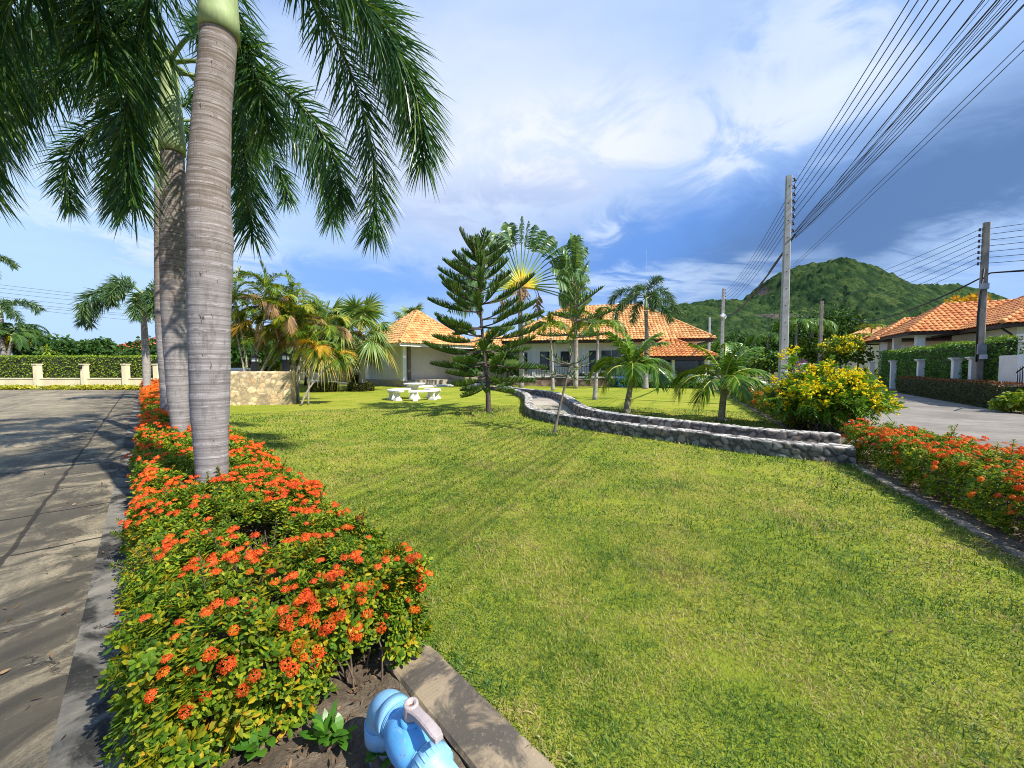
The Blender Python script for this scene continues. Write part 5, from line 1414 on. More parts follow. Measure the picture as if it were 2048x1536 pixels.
# ---- right hand houses across the lane
RA = R(-30)
rh = thing('carport_house', 'house with orange hip roof and open carport behind the tall green hedge', 'house', (26.6, 26.0, 0), RA)
hip_roof(rh, 0, 0, 14, 5.8, 3.78, 5.75, G['tile'], G['brown_trim'], tw=0.27, tl=0.33, seed=7, inset=2.6)
for x, y in ((0.8, 0.7), (0.8, 5.0), (4.6, 0.7)):
    mb = MB(); mb.box((x, y, 1.85), (0.42, 0.42, 3.6)); mb.build('column', G['white_paint'], rh)
mb = MB(); mb.box((10.2, 2.9, 1.8), (6.8, 5.0, 3.5)); mb.build('wall', G['white_wall'], rh)
mb = MB(); mb.box((6.0, 4.8, 1.7), (1.4, 0.2, 3.3)); mb.build('shade_fill', G['glass'], rh)  # dark panel standing in for the shaded interior of the carport
rg = thing('garage_house', 'house with two low orange roof peaks at the far end of the green hedge', 'house', (31.0, 33.0, 0), RA)
hip_roof(rg, 0, 0, 12, 5.2, 3.75, 5.6, G['tile'], G['brown_trim'], tw=0.3, tl=0.36, seed=8, inset=2.5)
mb = MB(); mb.box((6.4, 2.6, 1.8), (10, 4.2, 3.5)); mb.build('wall', G['white_wall'], rg)
mb = MB(); mb.box((0.7, 0.6, 1.85), (0.4, 0.4, 3.6)); mb.build('column', G['white_paint'], rg)
rb_ = thing('villa', 'large house with tall orange tiled roof behind the old concrete pole', 'house', (26.3, 20.8, 0), RA)
hip_roof(rb_, 0, 0, 11, 8.6, 3.78, 6.45, G['tile'], G['brown_trim'], tw=0.27, tl=0.33, seed=9, axis='x', inset=4.3)
mb = MB(); mb.box((5.7, 4.2, 1.8), (9.8, 7.2, 3.55)); mb.build('wall', G['white_wall'], rb_)
mb = MB(); mb.tube([(0.12, 0.3, 3.5), (0.5, 0.4, 3.2), (0.72, 0.5, 2.9), (0.72, 0.5, 0.3)], 0.05, 8); mb.build('downpipe', G['black_iron'], rb_)
rc_ = thing('bungalow', 'pale orange roofed house between the yellow shrub and the hill', 'house', (41.5, 50.0, 0), RA)
hip_roof(rc_, 0, 0, 12, 9, 4.6, 6.6, G['tile_pale'], G['white_paint'], tw=0.36, tl=0.42, seed=10)
mb = MB(); mb.box((6, 4.5, 2.2), (10.8, 7.8, 4.4)); mb.build('wall', G['cream_wall'], rc_)

# ---- boundary wall with hedge across the far end of the road at the left
bw = thing('boundary_wall', 'cream wall with square posts below the clipped hedge across the road', 'wall', (-44, 24.9, 0), 0)
mb = MB(); mb.box((14.5, 0, 0.30), (29, 0.16, 0.66)); mb.build('wall', G['cream_wall'], bw)
mb = MB(); mb.box((14.5, 0, 0.66), (29, 0.22, 0.07)); mb.build('coping', G['cream_wall'], bw)
for px in (-190, -80, 78, 172, 254, 316, 392):
    x = (px - 1024) / FPX * 24.9 + 44
    mb = MB(); mb.box((x, -0.06, 0.78), (0.26, 0.30, 1.56)); mb.box((x, -0.06, 1.58), (0.34, 0.38, 0.06)); mb.build('post', G['cream_wall'], bw)
o = MB().box((0, 0, 0), (0.10, 0.12, 0.02)).lathe([(0.02, 0.0), (0.07, -0.04), (0.06, -0.2), (0.03, -0.24)], (0, 0, 0), 6).build('wall_lantern', G['black_iron'])
o.location = ((172 - 1024) / FPX * 24.9, 24.62, 1.52); tag(o, 'small dark lantern on a cream post of the far boundary wall', 'lantern')
box_hedge('long clipped green hedge behind the cream boundary wall', 'clipped_hedge', (-44, 25.15), (-15.5, 25.15), 0.8, 0.1, 2.12, [G['hedge_leaf']], 190, 0.085, 11, group=None, bump=0.06)
# red roofed houses beyond the hedge at the left
for nm, lab, (px, Y), (w, d, ze, zr), mt, sd in (('house', 'house with red tiled roof far behind the boundary hedge', (205, 52), (12, 9, 3.8, 5.9), 'tile_red', 21), ('bungalow', 'pale blue house with orange roof beside the farthest foxtail palm', (238, 34), (10, 8, 2.9, 4.2), 'tile', 22)):
    p_ = at(px, 734, Y)
    h_ = thing(nm, lab, 'house', (p_[0], p_[1], 0), R(8))
    hip_roof(h_, 0, 0, w, d, ze, zr, G[mt], G['white_paint'], tw=0.34, tl=0.4, seed=sd)
    mb = MB(); mb.box((w / 2, d / 2, ze / 2 - .1), (w - 1.4, d - 1.4, ze - .1)); mb.build('wall', G['blue_wall'] if sd == 22 else G['cream_wall'], h_)
    if sd == 22:
        for x in (2.5, 4.4): window(h_, x, 0.7, 0.9, 2.4, 0.9)
rl = thing('outbuilding', 'low orange tiled roof peeping over the clipped boundary hedge', 'building', (-26.8, 29.0, 0), 0)
hip_roof(rl, 0, 0, 9, 5, 2.15, 2.75, G['tile'], G['white_paint'], tw=0.3, tl=0.36, seed=23)
mb = MB(); mb.box((4.5, 2.5, 1.0), (7.8, 3.8, 2.0)); mb.build('wall', G['cream_wall'], rl)

# ---- right: creeper covered wall, posts, low hedge, gate
rA = np.array([21.3, 21.1]); rB = np.array([15.5, 11.85]); ru = norm(rA - rB); rv = np.array([ru[1], -ru[0]])
def rw(s_, off=0.0): return rB + ru * s_ + rv * off
box_hedge('tall clipped creeper hedge in front of the carport house', 'tall_hedge', rw(20, 0.95), rw(3.2, 0.95), 0.7, 0.0, 2.5, [G['ivy_leaf'], G['hedge_leaf']], 210, 0.085, 31, top_mat=True, bump=0.07, wave=0.05)
gw = thing('boundary_wall', 'row of white posts with caps standing along the tall creeper hedge', 'wall', (*rw(0, 0.85), 0), math.atan2(ru[1], ru[0]))
for px in (1743, 1786, 1841, 1912, 1948):
    dx = (px - 1024) / FPX; q = rw(0, 0.85)
    s_ = (q[0] - dx * q[1]) / (dx * ru[1] - ru[0])
    mb = MB(); mb.box((s_, 0, 0.88), (0.26, 0.26, 1.76)); mb.box((s_, 0, 1.79), (0.44, 0.44, 0.06)); mb.box((s_, 0, 1.73), (0.34, 0.34, 0.05)); mb.build('post', G['white_paint'], gw)
    if px in (1786, 1912, 1841):
        lm = thing('wall_lantern', {1786: 'black wall lantern on the second white post of the hedge', 1912: 'black wall lantern on the white post left of the old concrete pole', 1841: 'black wall lantern on the middle white post of the creeper hedge'}[px], 'lantern', (*(q + ru * (s_ + 0.22)), 1.42), 0, 'black lanterns on the white posts')
        if px == 1841: bpy.data.objects.remove(lm); continue
        lb = MB(); lb.box((0, 0, 0.22), (0.03, 0.03, 0.10)); lb.lathe([(0.01, 0.20), (0.12, 0.12), (0.13, 0.10), (0.02, 0.10)], (0, 0, 0), 8); lb.lathe([(0.02, -0.14), (0.06, -0.12), (0.06, -0.11)], (0, 0, 0), 8); lb.build('cap', G['black_iron'], lm)
        lb = MB(); lb.lathe([(0.055, -0.11), (0.09, 0.10)], (0, 0, 0), 8, smooth=False); lb.build('shade', G['lamp_glass'], lm)
box_hedge('low trimmed hedge with rust red top along the far side of the lane', 'trimmed_hedge', rw(11.5, 0.0), rw(0.7, 0.0), 0.75, 0.0, 0.86, [G['olive_leaf'], G['rust_leaf']], 420, 0.055, 32, top_mat=True, bump=0.06)
sheet('soil', [tuple(rw(-6, 0.0)), tuple(rw(-6, 3)), tuple(rw(24, 3)), tuple(rw(24, 0.0))], -0.001, G['soil'])
# gate pillar and gate
gt = thing('gate_pillar', 'white gate pillar with moulded base at the right end of the hedge', 'gate pillar', (*rw(2.54, 0.8), 0), math.atan2(ru[1], ru[0]))
mb = MB(); mb.box((-0.55, 0.0, 1.05), (1.1, 0.5, 1.5)); mb.build('shaft', G['white_wall'], gt)
mb = MB(); mb.box((-0.55, 0, 0.15), (1.24, 0.64, 0.30)); mb.box((-0.55, 0, 0.33), (1.16, 0.57, 0.06)); mb.build('base', G['white_stone'], gt)
lt = thing('screen_block', 'white pierced block screen overgrown by creeper above the gate pillar', 'screen', (*rw(3.1, 1.25), 1.80), math.atan2(ru[1], ru[0]))
mb = MB()
for z in (0.02, 0.18, 0.34, 0.50, 0.66): mb.box((-0.6, 0, z), (1.2, 0.16, 0.06))
for x in (-0.03, -0.4, -0.8, -1.17): mb.box((x, 0, 0.34), (0.07, 0.15, 0.58))
mb.box((-0.6, 0, 0.73), (1.3, 0.22, 0.08))
mb.build('grille', G['white_paint'], lt)
rs = np.random.default_rng(8); lb = MB(); C = np.c_[rs.uniform(-1.2, 0, 420), rs.normal(0, 0.06, 420), rs.uniform(0.0, 0.7, 420)]
C = C[(np.mod(C[:, 2], 0.16) > 0.05)]
strips(lb, C, rs.normal(size=C.shape), rs.normal(size=C.shape), 0.08, 0.026, 0.1, 2, prof=(0.3, 1, .1)); lb.build('creeper', G['ivy_leaf'], lt)
ga = thing('iron_gate', 'black iron gate with curved top hinged beside the white pillar', 'gate', (*rw(1.2, 0.45), 0), math.atan2(ru[1], ru[0]))
mb = MB()
for i in range(12):
    x = -0.12 - i * 0.13; h_ = 1.35 + 0.05 * i
    mb.tube([(x, 0, 0.52), (x, 0, h_)], 0.014, 6)
mb.box((-0.85, 0, 0.54), (1.6, 0.03, 0.05))
mb.tube([(-0.05 - 0.13 * i, 0, 1.22 + 0.06 * i) for i in range(13)], 0.022, 6)
mb.build('bars', G['black_iron'], ga)
# ------------------------------------------------------------------ things in the garden and along the lanes
# ---- water valve at the corner of the hedge
vz = 0.215
c_el = gp(765, 1400, vz); ax_ = -np.array([TL[0], TL[1], 0.0])
pv = thing('pipe_valve', 'blue plastic pipe elbow and ball valve in the soil at the hedge corner', 'pipe valve', (c_el[0], c_el[1], 0), math.atan2(ax_[1], ax_[0]))
r_ = 0.052
G['handle'] = plain('faded_grey_handle', (0.46, 0.385, 0.365), 0.55, 0.16, 14, bump=0.15)
mb = MB(); mb.tube([(0, 0, -0.05), (0, 0, 0.12)], r_, 32); mb.build('riser', G['pvc_dusty'], pv)
mb = MB()
arc = [(0.075 - 0.075 * math.cos(a), 0, vz - 0.075 + 0.075 * math.sin(a)) for a in np.linspace(0, math.pi / 2, 14)]
mb.tube(arc, r_ * 1.10, 36, cap=False)
mb.tube([(0, 0, vz - 0.135), (0, 0, vz - 0.13), (0, 0, vz - 0.072)], [r_ * 1.16, r_ * 1.2, r_ * 1.2], 36)
mb.tube([(0.070, 0, vz), (0.100, 0, vz), (0.104, 0, vz)], [r_ * 1.2, r_ * 1.2, r_ * 1.17], 36)
mb.build('elbow', G['pvc_pale'], pv)
mb = MB()
body = [(0.085, 1.0), (0.104, 1.0), (0.106, 1.04), (0.125, 1.05), (0.138, 1.16), (0.155, 1.30), (0.178, 1.38), (0.205, 1.40), (0.232, 1.38), (0.255, 1.30), (0.272, 1.16), (0.283, 1.05), (0.30, 1.03)]
mb.tube([(x, 0, vz) for x, _ in body], [r_ * q for _, q in body], 36)
mb.build('valve_body', G['pvc'], pv)
mb = MB(); col_ = [(0.296, 1.05), (0.30, 1.20), (0.345, 1.20), (0.350, 1.12), (0.352, 1.0), (0.62, 1.0)]
mb.tube([(x, 0, vz) for x, _ in col_], [r_ * q for _, q in col_], 36); mb.build('coupling', G['pvc_pale'], pv)
mb = MB()
for x in (0.112, 0.118, 0.288, 0.294): mb.tube([(x - 0.0016, 0, vz), (x + 0.0016, 0, vz)], r_ * 1.075, 36)
for i in range(24):
    a = i * math.pi / 12; y, z = r_ * 1.2 * math.cos(a), r_ * 1.2 * math.sin(a)
    mb.tube([(0.304, y, vz + z), (0.342, y, vz + z)], 0.0028, 5)
mb.build('moulded_ribs', G['pvc_pale'], pv)
mb = MB(); zt = vz + r_ * 1.38
mb.lathe([(0.034, zt - 0.01), (0.034, zt + 0.006), (0.026, zt + 0.008)], (0.205, 0, 0), 24); mb.build('stem_collar', G['pvc'], pv)
mb = MB()
mb.lathe([(0.024, zt - 0.005), (0.0235, zt + 0.048), (0.0215, zt + 0.053), (0.0125, zt + 0.053), (0.0115, zt + 0.036), (0.0001, zt + 0.036)], (0.205, 0, 0), 28)
q = np.linspace(0, 1, 9)
prof_w = np.interp(q, [0, 0.2, 0.9, 1], [0.020, 0.0155, 0.017, 0.013]); top_z = zt + 0.046 + 0.014 * np.sin(q * math.pi * 0.7); th_ = np.interp(q, [0, .25, 1], [0.036, 0.020, 0.016])
V = []
for i in range(9):
    x = 0.216 + 0.150 * q[i]; w = prof_w[i]
    V += [(x, -w, top_z[i] - th_[i]), (x, -w, top_z[i] - 0.004), (x, -w * 0.7, top_z[i]), (x, w * 0.7, top_z[i]), (x, w, top_z[i] - 0.004), (x, w, top_z[i] - th_[i])]
F = [[i * 6 + j, i * 6 + (j + 1) % 6, (i + 1) * 6 + (j + 1) % 6, (i + 1) * 6 + j] for i in range(8) for j in range(6)]
mb.polys(V, F + [[48, 49, 50, 51, 52, 53], [5, 4, 3, 2, 1, 0]])
hd = mb.build('handle', G['handle'], pv)
mb = MB(); mb.lathe([(0.0112, zt + 0.0365), (0.0001, zt + 0.039)], (0.205, 0, 0), 12); mb.lathe([(0.006, zt + 0.038), (0.006, zt + 0.043), (0.0001, zt + 0.044)], (0.205, 0, 0), 6)
mb.build('screw', plain('rusty_screw', (0.30, 0.11, 0.05), 0.8, 0.4, 90), hd)

# ---- weeds and fallen leaves in the bare soil
for (px, py), n_, L, lab in (((655, 1490), 12, 0.085, 'bright green broad leaved weed in the bare soil left of the blue valve'), ((770, 1530), 7, 0.045, 'tiny weed sprouting at the foot of the blue valve pipe'), ((520, 1505), 9, 0.06, 'small weed seedling in the bare soil under the hedge front')):
    tuft_plant(lab, 'weed', gp(px, py, 0.02), n_, L, G['weed_leaf'], int(px), 'weed', 'weeds in the bare soil', hw=0.014, elev=(15, 75), droop=0.25, stems=3, H=0.05, spread=0.018)
rs = np.random.default_rng(12); mb = MB(); k = 900
nn, tt_ = rs.uniform(0.0, 0.76, k), 0.35 + 1.6 * rs.random(k)
C = np.array([fl(a, b, 0.022 + 0.02 * rs.random()) for a, b in zip(nn, tt_)])
strips(mb, C, np.c_[rs.normal(size=(k, 2)), rs.normal(0, 0.25, k)], np.c_[rs.normal(size=(k, 2)), rs.normal(0, 0.5, k)], rs.uniform(0.008, 0.034, k), rs.uniform(0.0015, 0.006, k), -0.2, 3, prof=(0.2, 1, .8, .1))
tag(mb.build('fallen_leaves', G['dry_leaf']), kind='stuff')

# ---- white stone table and its curved benches
tb = gp(829, 798)
t = thing('garden_table', 'round white stone garden table on a flared foot in the lawn', 'table', tb)
mb = MB(); mb.lathe([(0.001, 0.64), (0.44, 0.64), (0.465, 0.655), (0.465, 0.685), (0.45, 0.70), (0.001, 0.70)], n=36); mb.build('tabletop', G['white_stone'], t)
mb = MB(); mb.lathe([(0.25, 0.0), (0.25, 0.05), (0.20, 0.12), (0.13, 0.30), (0.13, 0.42), (0.20, 0.58), (0.24, 0.64)], n=24); mb.build('foot', G['white_stone'], t)
def bench(base, face, label):
    b = thing('stone_bench', label, 'bench', base, face, 'curved white benches round the stone table')
    th = np.linspace(R(-38), R(38), 14); V = []
    for a in th:
        for r__, z in ((0.80, 0.36), (0.80, 0.42), (0.815, 0.435), (1.125, 0.435), (1.14, 0.42), (1.14, 0.36)): V.append((r__ * math.cos(a) - 0.97, r__ * math.sin(a), z))
    F = [[i * 6 + j, i * 6 + (j + 1) % 6, (i + 1) * 6 + (j + 1) % 6, (i + 1) * 6 + j] for i in range(13) for j in range(6)]
    MB().polys(V, F + [[0, 1, 2, 3, 4, 5], [83, 82, 81, 80, 79, 78]]).build('seat', G['white_stone'], b)
    for a in (R(-24), R(24)):
        x, y = 0.97 * math.cos(a) - 0.97, 0.97 * math.sin(a)
        mb = MB(); prof_ = [(0.0, 0.16, 0.10), (0.07, 0.15, 0.09), (0.12, 0.10, 0.06), (0.22, 0.085, 0.05), (0.31, 0.12, 0.065), (0.36, 0.15, 0.08)]
        V = []
        for z, hx, hy in prof_:
            for sx, sy in ((-1, -1), (1, -1), (1, 1), (-1, 1)):
                u, v = sx * hx, sy * hy
                V.append((x + u * math.cos(a) - v * math.sin(a), y + u * math.sin(a) + v * math.cos(a), z))
        k = len(prof_)
        mb.polys(V, [[i * 4 + j, i * 4 + (j + 1) % 4, (i + 1) * 4 + (j + 1) % 4, (i + 1) * 4 + j] for i in range(k - 1) for j in range(4)] + [[3, 2, 1, 0], [4 * k - 4, 4 * k - 3, 4 * k - 2, 4 * k - 1]])
        mb.build('leg', G['white_stone'], b)
    return b
for a, lab in ((215, 'curved white bench at the left front of the stone table'), (310, 'curved white bench at the right front of the stone table'), (35, 'curved white bench behind the right side of the stone table'), (135, 'curved white bench behind the left side of the stone table')):
    bench(tb + np.array([0.97 * math.cos(R(a)), 0.97 * math.sin(R(a)), 0]), R(a), lab)

# ---- rubble sign wall with lamps
w0, w1 = gp(583, 809)[:2], gp(395, 812)[:2]
Pw = np.stack([np.linspace(w1[0], w0[0], 84), np.linspace(w1[1], w0[1], 84)], -1)
o = rubble('sign_wall', Pw, 0.42, 1.22, 1, step=0.045, cell=0.26, mat=G['tan_rubble'], seed=21, bulge=0.02, jag=0.015)
tag(o, 'tall tan rubble wall behind the foot of the cane palms', 'stone wall')
for px, lab in ((511, 'black post lamp with frosted head, left one on the rubble wall'), (572, 'black post lamp with frosted head, at the right end of the rubble wall')):
    yb = 14.6; p_ = at(px, 742, yb)
    l_ = thing('post_lamp', lab, 'lamp', (p_[0], yb, 1.22), 0, 'post lamps on the rubble wall')
    k = 1.0 if px < 540 else 1.18
    mb = MB(); mb.box((0, 0, 0.19 * k), (0.19, 0.19, 0.40 * k)); mb.build('post', G['black_iron'], l_)
    mb = MB(); mb.box((0, 0, 0.45 * k), (0.17, 0.17, 0.13 * k)); mb.build('head', G['lamp_glass'], l_)
    mb = MB(); mb.box((0, 0, 0.54 * k), (0.25, 0.25, 0.06)); mb.box((0, 0, 0.585 * k + 0.015), (0.16, 0.16, 0.05), taper=0.2)
    for sx in (-1, 1):
        for sy in (-1, 1): mb.box((sx * 0.09, sy * 0.09, 0.45 * k), (0.022, 0.022, 0.13 * k))
    mb.build('cap', G['black_iron'], l_)
p_ = at(483, 738, 17.0); mb = MB(); mb.box((0, 0, 0), (0.85, 0.5, 0.05)); mb.box((0, 0, 0.06), (0.7, 0.42, 0.06)); mb.box((0, 0, -0.65), (0.6, 0.4, 1.25))
o = mb.build('equipment_box', G['white_paint']); o.location = (p_[0], 17.0, 1.27); tag(o, 'white flat topped box standing behind the rubble wall', 'box')

# ---- blue hose coiled at the shrubs
p_ = gp(1244, 775); mb = MB(); rs = np.random.default_rng(3)
for i in range(11):
    a = np.linspace(0, 2 * math.pi, 25); rr = 0.30 + rs.normal(0, 0.035); tl_ = rs.normal(0, 0.16)
    mb.tube(np.c_[rr * np.cos(a) + rs.normal(0, .04), rs.normal(0, .06) + 0.1 * np.sin(a) * tl_ + 0.22 * np.sin(a + i), 0.36 + rr * np.sin(a) + rs.normal(0, .02)], 0.018, 6, cap=False)
o = mb.build('garden_hose', plain('blue_hose', (0.03, 0.14, 0.42), 0.4, 0.25, 6)); o.location = p_; tag(o, 'blue garden hose coiled against the shrubs near the porch', 'hose')
p_ = gp(1020, 783); mb = MB(); mb.lathe([(0.06, 0), (0.09, 0.02), (0.11, 0.24), (0.13, 0.26), (0.12, 0.28), (0.09, 0.26), (0.08, 0.1), (0.001, 0.08)], n=16)
o = mb.build('bucket', plain('pale_blue_bucket', (0.30, 0.50, 0.56), 0.5)); o.location = p_; tag(o, 'small pale blue bucket at the far end of the low wall', 'bucket')

# ---- utility poles
def pole(label, base, h, w0_, w1_, mat, rz, nins=7, zi0=None, meter=False, holes=True, ins_side=1, group='concrete utility poles', sp=0.2):
    p = thing('utility_pole', label, 'utility pole', base, rz, group)
    mb = MB(); k = 12; z = np.linspace(-0.2, h, k); V = []
    for q in z:
        w = np.interp(q, [-0.2, h], [w0_, w1_]) / 2; d = w * 0.82; c_ = 0.22 * w
        V += [(-w + c_, -d, q), (w - c_, -d, q), (w, -d + c_, q), (w, d - c_, q), (w - c_, d, q), (-w + c_, d, q), (-w, d - c_, q), (-w, -d + c_, q)]
    F = [[i * 8 + j, i * 8 + (j + 1) % 8, (i + 1) * 8 + (j + 1) % 8, (i + 1) * 8 + j] for i in range(k - 1) for j in range(8)]
    mb.polys(V, F + [[8 * (k - 1) + j for j in range(8)]]); mb.build('shaft', mat, p)
    if holes:
        hb = MB()
        for q in np.arange(1.2, h - 0.1, 0.58):
            w = np.interp(q, [-0.2, h], [w0_, w1_]) / 2
            hb.tube([(0, -w * 0.82 - 0.004, q), (0, -w * 0.82 + 0.03, q)], 0.017, 8)
        hb.build('bolt_holes', G['cable'], p)
    zi = zi0 or h - 0.15
    for i in range(nins):
        mb = MB(); zz = zi - i * sp; s_ = ins_side; x0_ = s_ * w1_ / 2
        mb.box((x0_ + s_ * 0.05, 0, zz + 0.05), (0.12, 0.03, 0.012)); mb.box((x0_ + s_ * 0.05, 0, zz - 0.05), (0.12, 0.03, 0.012))
        mb.lathe([(0.012, -0.06), (0.035, -0.045), (0.026, 0.0), (0.035, 0.045), (0.012, 0.06)], (x0_ + s_ * 0.09, 0, zz), 10)
        mb.build('insulator', G['insul'], p)
    if meter:
        mb = MB(); mb.box((-0.02, -w0_ * 0.42 - 0.06, 2.1), (0.24, 0.14, 0.40)); mb.build('meter_box', G['steel'], p)
        mb = MB(); mb.box((-0.02, -w0_ * 0.42 - 0.05, 4.55), (0.22, 0.10, 0.22)); mb.build('meter_box', G['steel'], p)
        mb = MB(); mb.box((0.03, -w0_ * 0.42 - 0.09, 1.80), (0.18, 0.12, 0.18)); mb.build('meter', G['lamp_glass'], p)
        mb = MB(); mb.tube([(-0.12, -w0_ * 0.42 - 0.02, 1.6), (-0.15, -w0_ * 0.42 - 0.02, 3.4), (-0.05, -w0_ * 0.42 - 0.02, h - 1.8)], 0.03, 6); mb.build('conduit', G['cable'], p)
    return p
P1 = at(1566, 734, 13.5); P1[2] = 0
h1 = at(1572, 352, 13.5)[2]
pole('nearest pale grey concrete utility pole with bolt holes behind the yellow shrub', P1, h1, 0.27, 0.17, G['pole'], R(-20), 8, sp=0.245)
Y2 = 37.0; P2 = at(1443, 734, Y2); P2[2] = 0; h2 = at(1443, 577, Y2)[2]
pole('distant concrete utility pole right of the white house, carrying the cable bundle', P2, h2, 0.34, 0.22, G['pole'], R(-20), 8, sp=0.30)
Y3 = 38.0; P3 = at(1639, 734, Y3); P3[2] = 0; h3 = at(1640, 602, Y3)[2]
pole('thin bare concrete utility pole between the nearest pole and the yellow tree', P3, h3, 0.30, 0.24, G['pole_old'], R(-20), 0)
P4 = at(1958, 734, 15.3); P4[2] = 0; h4 = at(1958, 445, 15.3)[2]
pole('old brown concrete utility pole with grey meter boxes at the tall hedge', P4, h4, 0.225, 0.175, G['pole_old'], R(-30), 7, zi0=h4 - 0.25, meter=True, holes=False, ins_side=-1, sp=0.22)
p5 = at(1417, 734, 60); p5[2] = 0
pole('tiny pale pole far away in front of the wooded slope', p5, at(1417, 635, 60)[2], 0.4, 0.3, G['pole'], 0, 0, holes=False)
hb = MB(); q = at(1447, 632, Y2 - 0.3); hb.box((0, 0, 0), (0.5, 0.25, 0.32)); hb.box((0.1, -0.14, -0.05), (0.2, 0.05, 0.12)); o = hb.build('junction_box', G['lamp_glass']); o.location = q; o.rotation_euler = (0, R(35), 0); tag(o, 'small pale junction box strapped to the distant utility pole', 'junction box')

# ---- cables
def cable(a, b, sag, r, label, n=26, group=None):
    s = np.linspace(0, 1, n)[:, None]; P = np.asarray(a, float) * (1 - s) + np.asarray(b, float) * s
    P[:, 2] -= sag * 4 * (s[:, 0] * (1 - s[:, 0]))
    mb = MB(); mb.tube(P, r, 6, cap=False)
    return tag(mb.build('power_cable', G['cable']), label, 'cable', group)
def bundle(a, b, sag, k, spread, r, label, seed, drop=0.0):
    """loose bundle: cables strung one under the other, each with its own sag"""
    rs = np.random.default_rng(seed); n = 40; s = np.linspace(0, 1, n); mb = MB()
    for i in range(k):
        off = np.array([np.convolve(np.pad(rs.normal(0, spread, n), 4, 'edge'), np.ones(9) / 5.0, 'valid') for _ in range(2)]).T
        P = np.asarray(a, float)[None] * (1 - s[:, None]) + np.asarray(b, float)[None] * s[:, None]
        P[:, 2] -= (sag + rs.normal(0, 0.03)) * 4 * s * (1 - s) + drop * (i / max(1, k - 1) - 0.4) * (0.35 + 2.6 * s * (1 - s))
        e = np.minimum(1, 6 * np.minimum(s, 1 - s) + 0.3)
        P[:, 0] += off[:, 0] * e; P[:, 2] += off[:, 1] * e
        mb.tube(P, r * rs.uniform(0.7, 1.5), 5, cap=False)
    return tag(mb.build('cable_bundle', G['cable']), label, 'cable')
# next pole of the line stands behind the camera to the right
d_ = norm(P1 - P2); P0 = P1 + d_ * 28.0
sd_ = np.array([math.cos(R(-20)), math.sin(R(-20)), 0])
names = ['topmost', 'second', 'third', 'fourth', 'fifth', 'sixth']
for i in range(6):
    a = P1 + sd_ * 0.24 + [0, 0, h1 - 0.15 - i * 0.245]; b = P0 + sd_ * 0.24 + [0, 0, h1 + 0.05 - i * 0.25]; c_ = P2 + sd_ * 0.24 + [0, 0, h2 - 0.15 - i * 0.30]
    cable(a, b, 0.30, 0.010, 'black power line leaving the nearest pole overhead, %s on its insulators' % names[i], group='power lines overhead')
    cable(a, c_, 0.5, 0.011, 'black power line between the two right poles, %s one' % names[i], group='power lines between the poles')
ab = P1 + sd_ * 0.10 + [0, -0.2, h1 - 2.05]
bundle(ab, P0 + sd_ * 0.2 + [0, 0, h1 - 1.75], 0.35, 14, 0.035, 0.0050, 'thick tangled bundle of black cables running overhead from the nearest pole', 5, drop=0.68)
bundle(ab, P2 + sd_ * 0.2 + [0, 0, h2 - 2.6], 0.7, 12, 0.04, 0.013, 'tangled cable bundle sagging from the nearest pole to the distant pole', 6)
for i in range(2):
    cable(P1 + [0.25, 0, h1 - 3.0 - 0.1 * i], P0 + sd_ * 0.55 + [0, 0, h1 - 1.75 - 0.12 * i], 0.30, 0.005, 'thin wire below the cable bundle overhead, %s one' % ('upper', 'lower')[i], group='thin wires under the bundle')
# right hand line
u4 = np.array([math.cos(R(-30)), math.sin(R(-30)), 0])
P5 = P4 + np.array([12.0, -9.0, 0]); Pb = at(1760, 734, 46); Pb[2] = 0
for i in range(7):
    z = h4 - 0.25 - 0.22 * i
    cable(P4 - u4 * 0.2 + [0, 0, z], P5 + [0, 0, z + 1.0 - 0.1 * i], 0.3, 0.010, 'power line from the old brown pole out to the right, %s one' % (names + ['lowest'])[i], group='power lines of the old brown pole')
    cable(P4 - u4 * 0.2 + [0, 0, z], Pb + [-8 + i * 1.2, 6, 10.2 - 0.30 * i], 0.6, 0.010, 'power line from the old brown pole towards the hill, %s one' % (names + ['lowest'])[i], group='power lines towards the hill')
bundle(P4 + [0, -0.2, h4 - 2.0], P5 + [0, 0, h4 - 1.2], 0.3, 6, 0.03, 0.011, 'cable bundle from the old brown pole out to the right', 7)
bundle(P4 + [0, -0.2, h4 - 2.0], Pb + [0, 4, 7.6], 0.8, 6, 0.03, 0.011, 'cable bundle from the old brown pole towards the hill', 8)
for i, (y0_, y1_) in enumerate(((570, 597), (577, 602), (586, 608), (594, 620), (603, 626), (608, 629), (612, 640))):
    a = at(-60, y0_ - 8, 40); b = at(470, y1_ + 16, 58)
    cable(a, b, 0.3, 0.016, 'thin power line across the sky at the left, %s one' % (names + ['lowest'])[i], group='power lines across the sky at the left')
# ------------------------------------------------------------------ plants in their places
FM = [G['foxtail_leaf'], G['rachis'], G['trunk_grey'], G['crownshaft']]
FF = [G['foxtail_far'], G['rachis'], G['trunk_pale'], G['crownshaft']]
def px_trunk(rows, Y, base):       # silhouette rows (y, centre x, width) of the photograph at distance Y -> local trunk points
    out = []
    for py, cx, w in rows:
        p = at(cx, py, Y); out.append((p[0] - base[0], p[1] - base[1], p[2], w / FPX * Y / 2 / math.sqrt(1 + ((cx - 1024) / FPX) ** 2)))
    return out
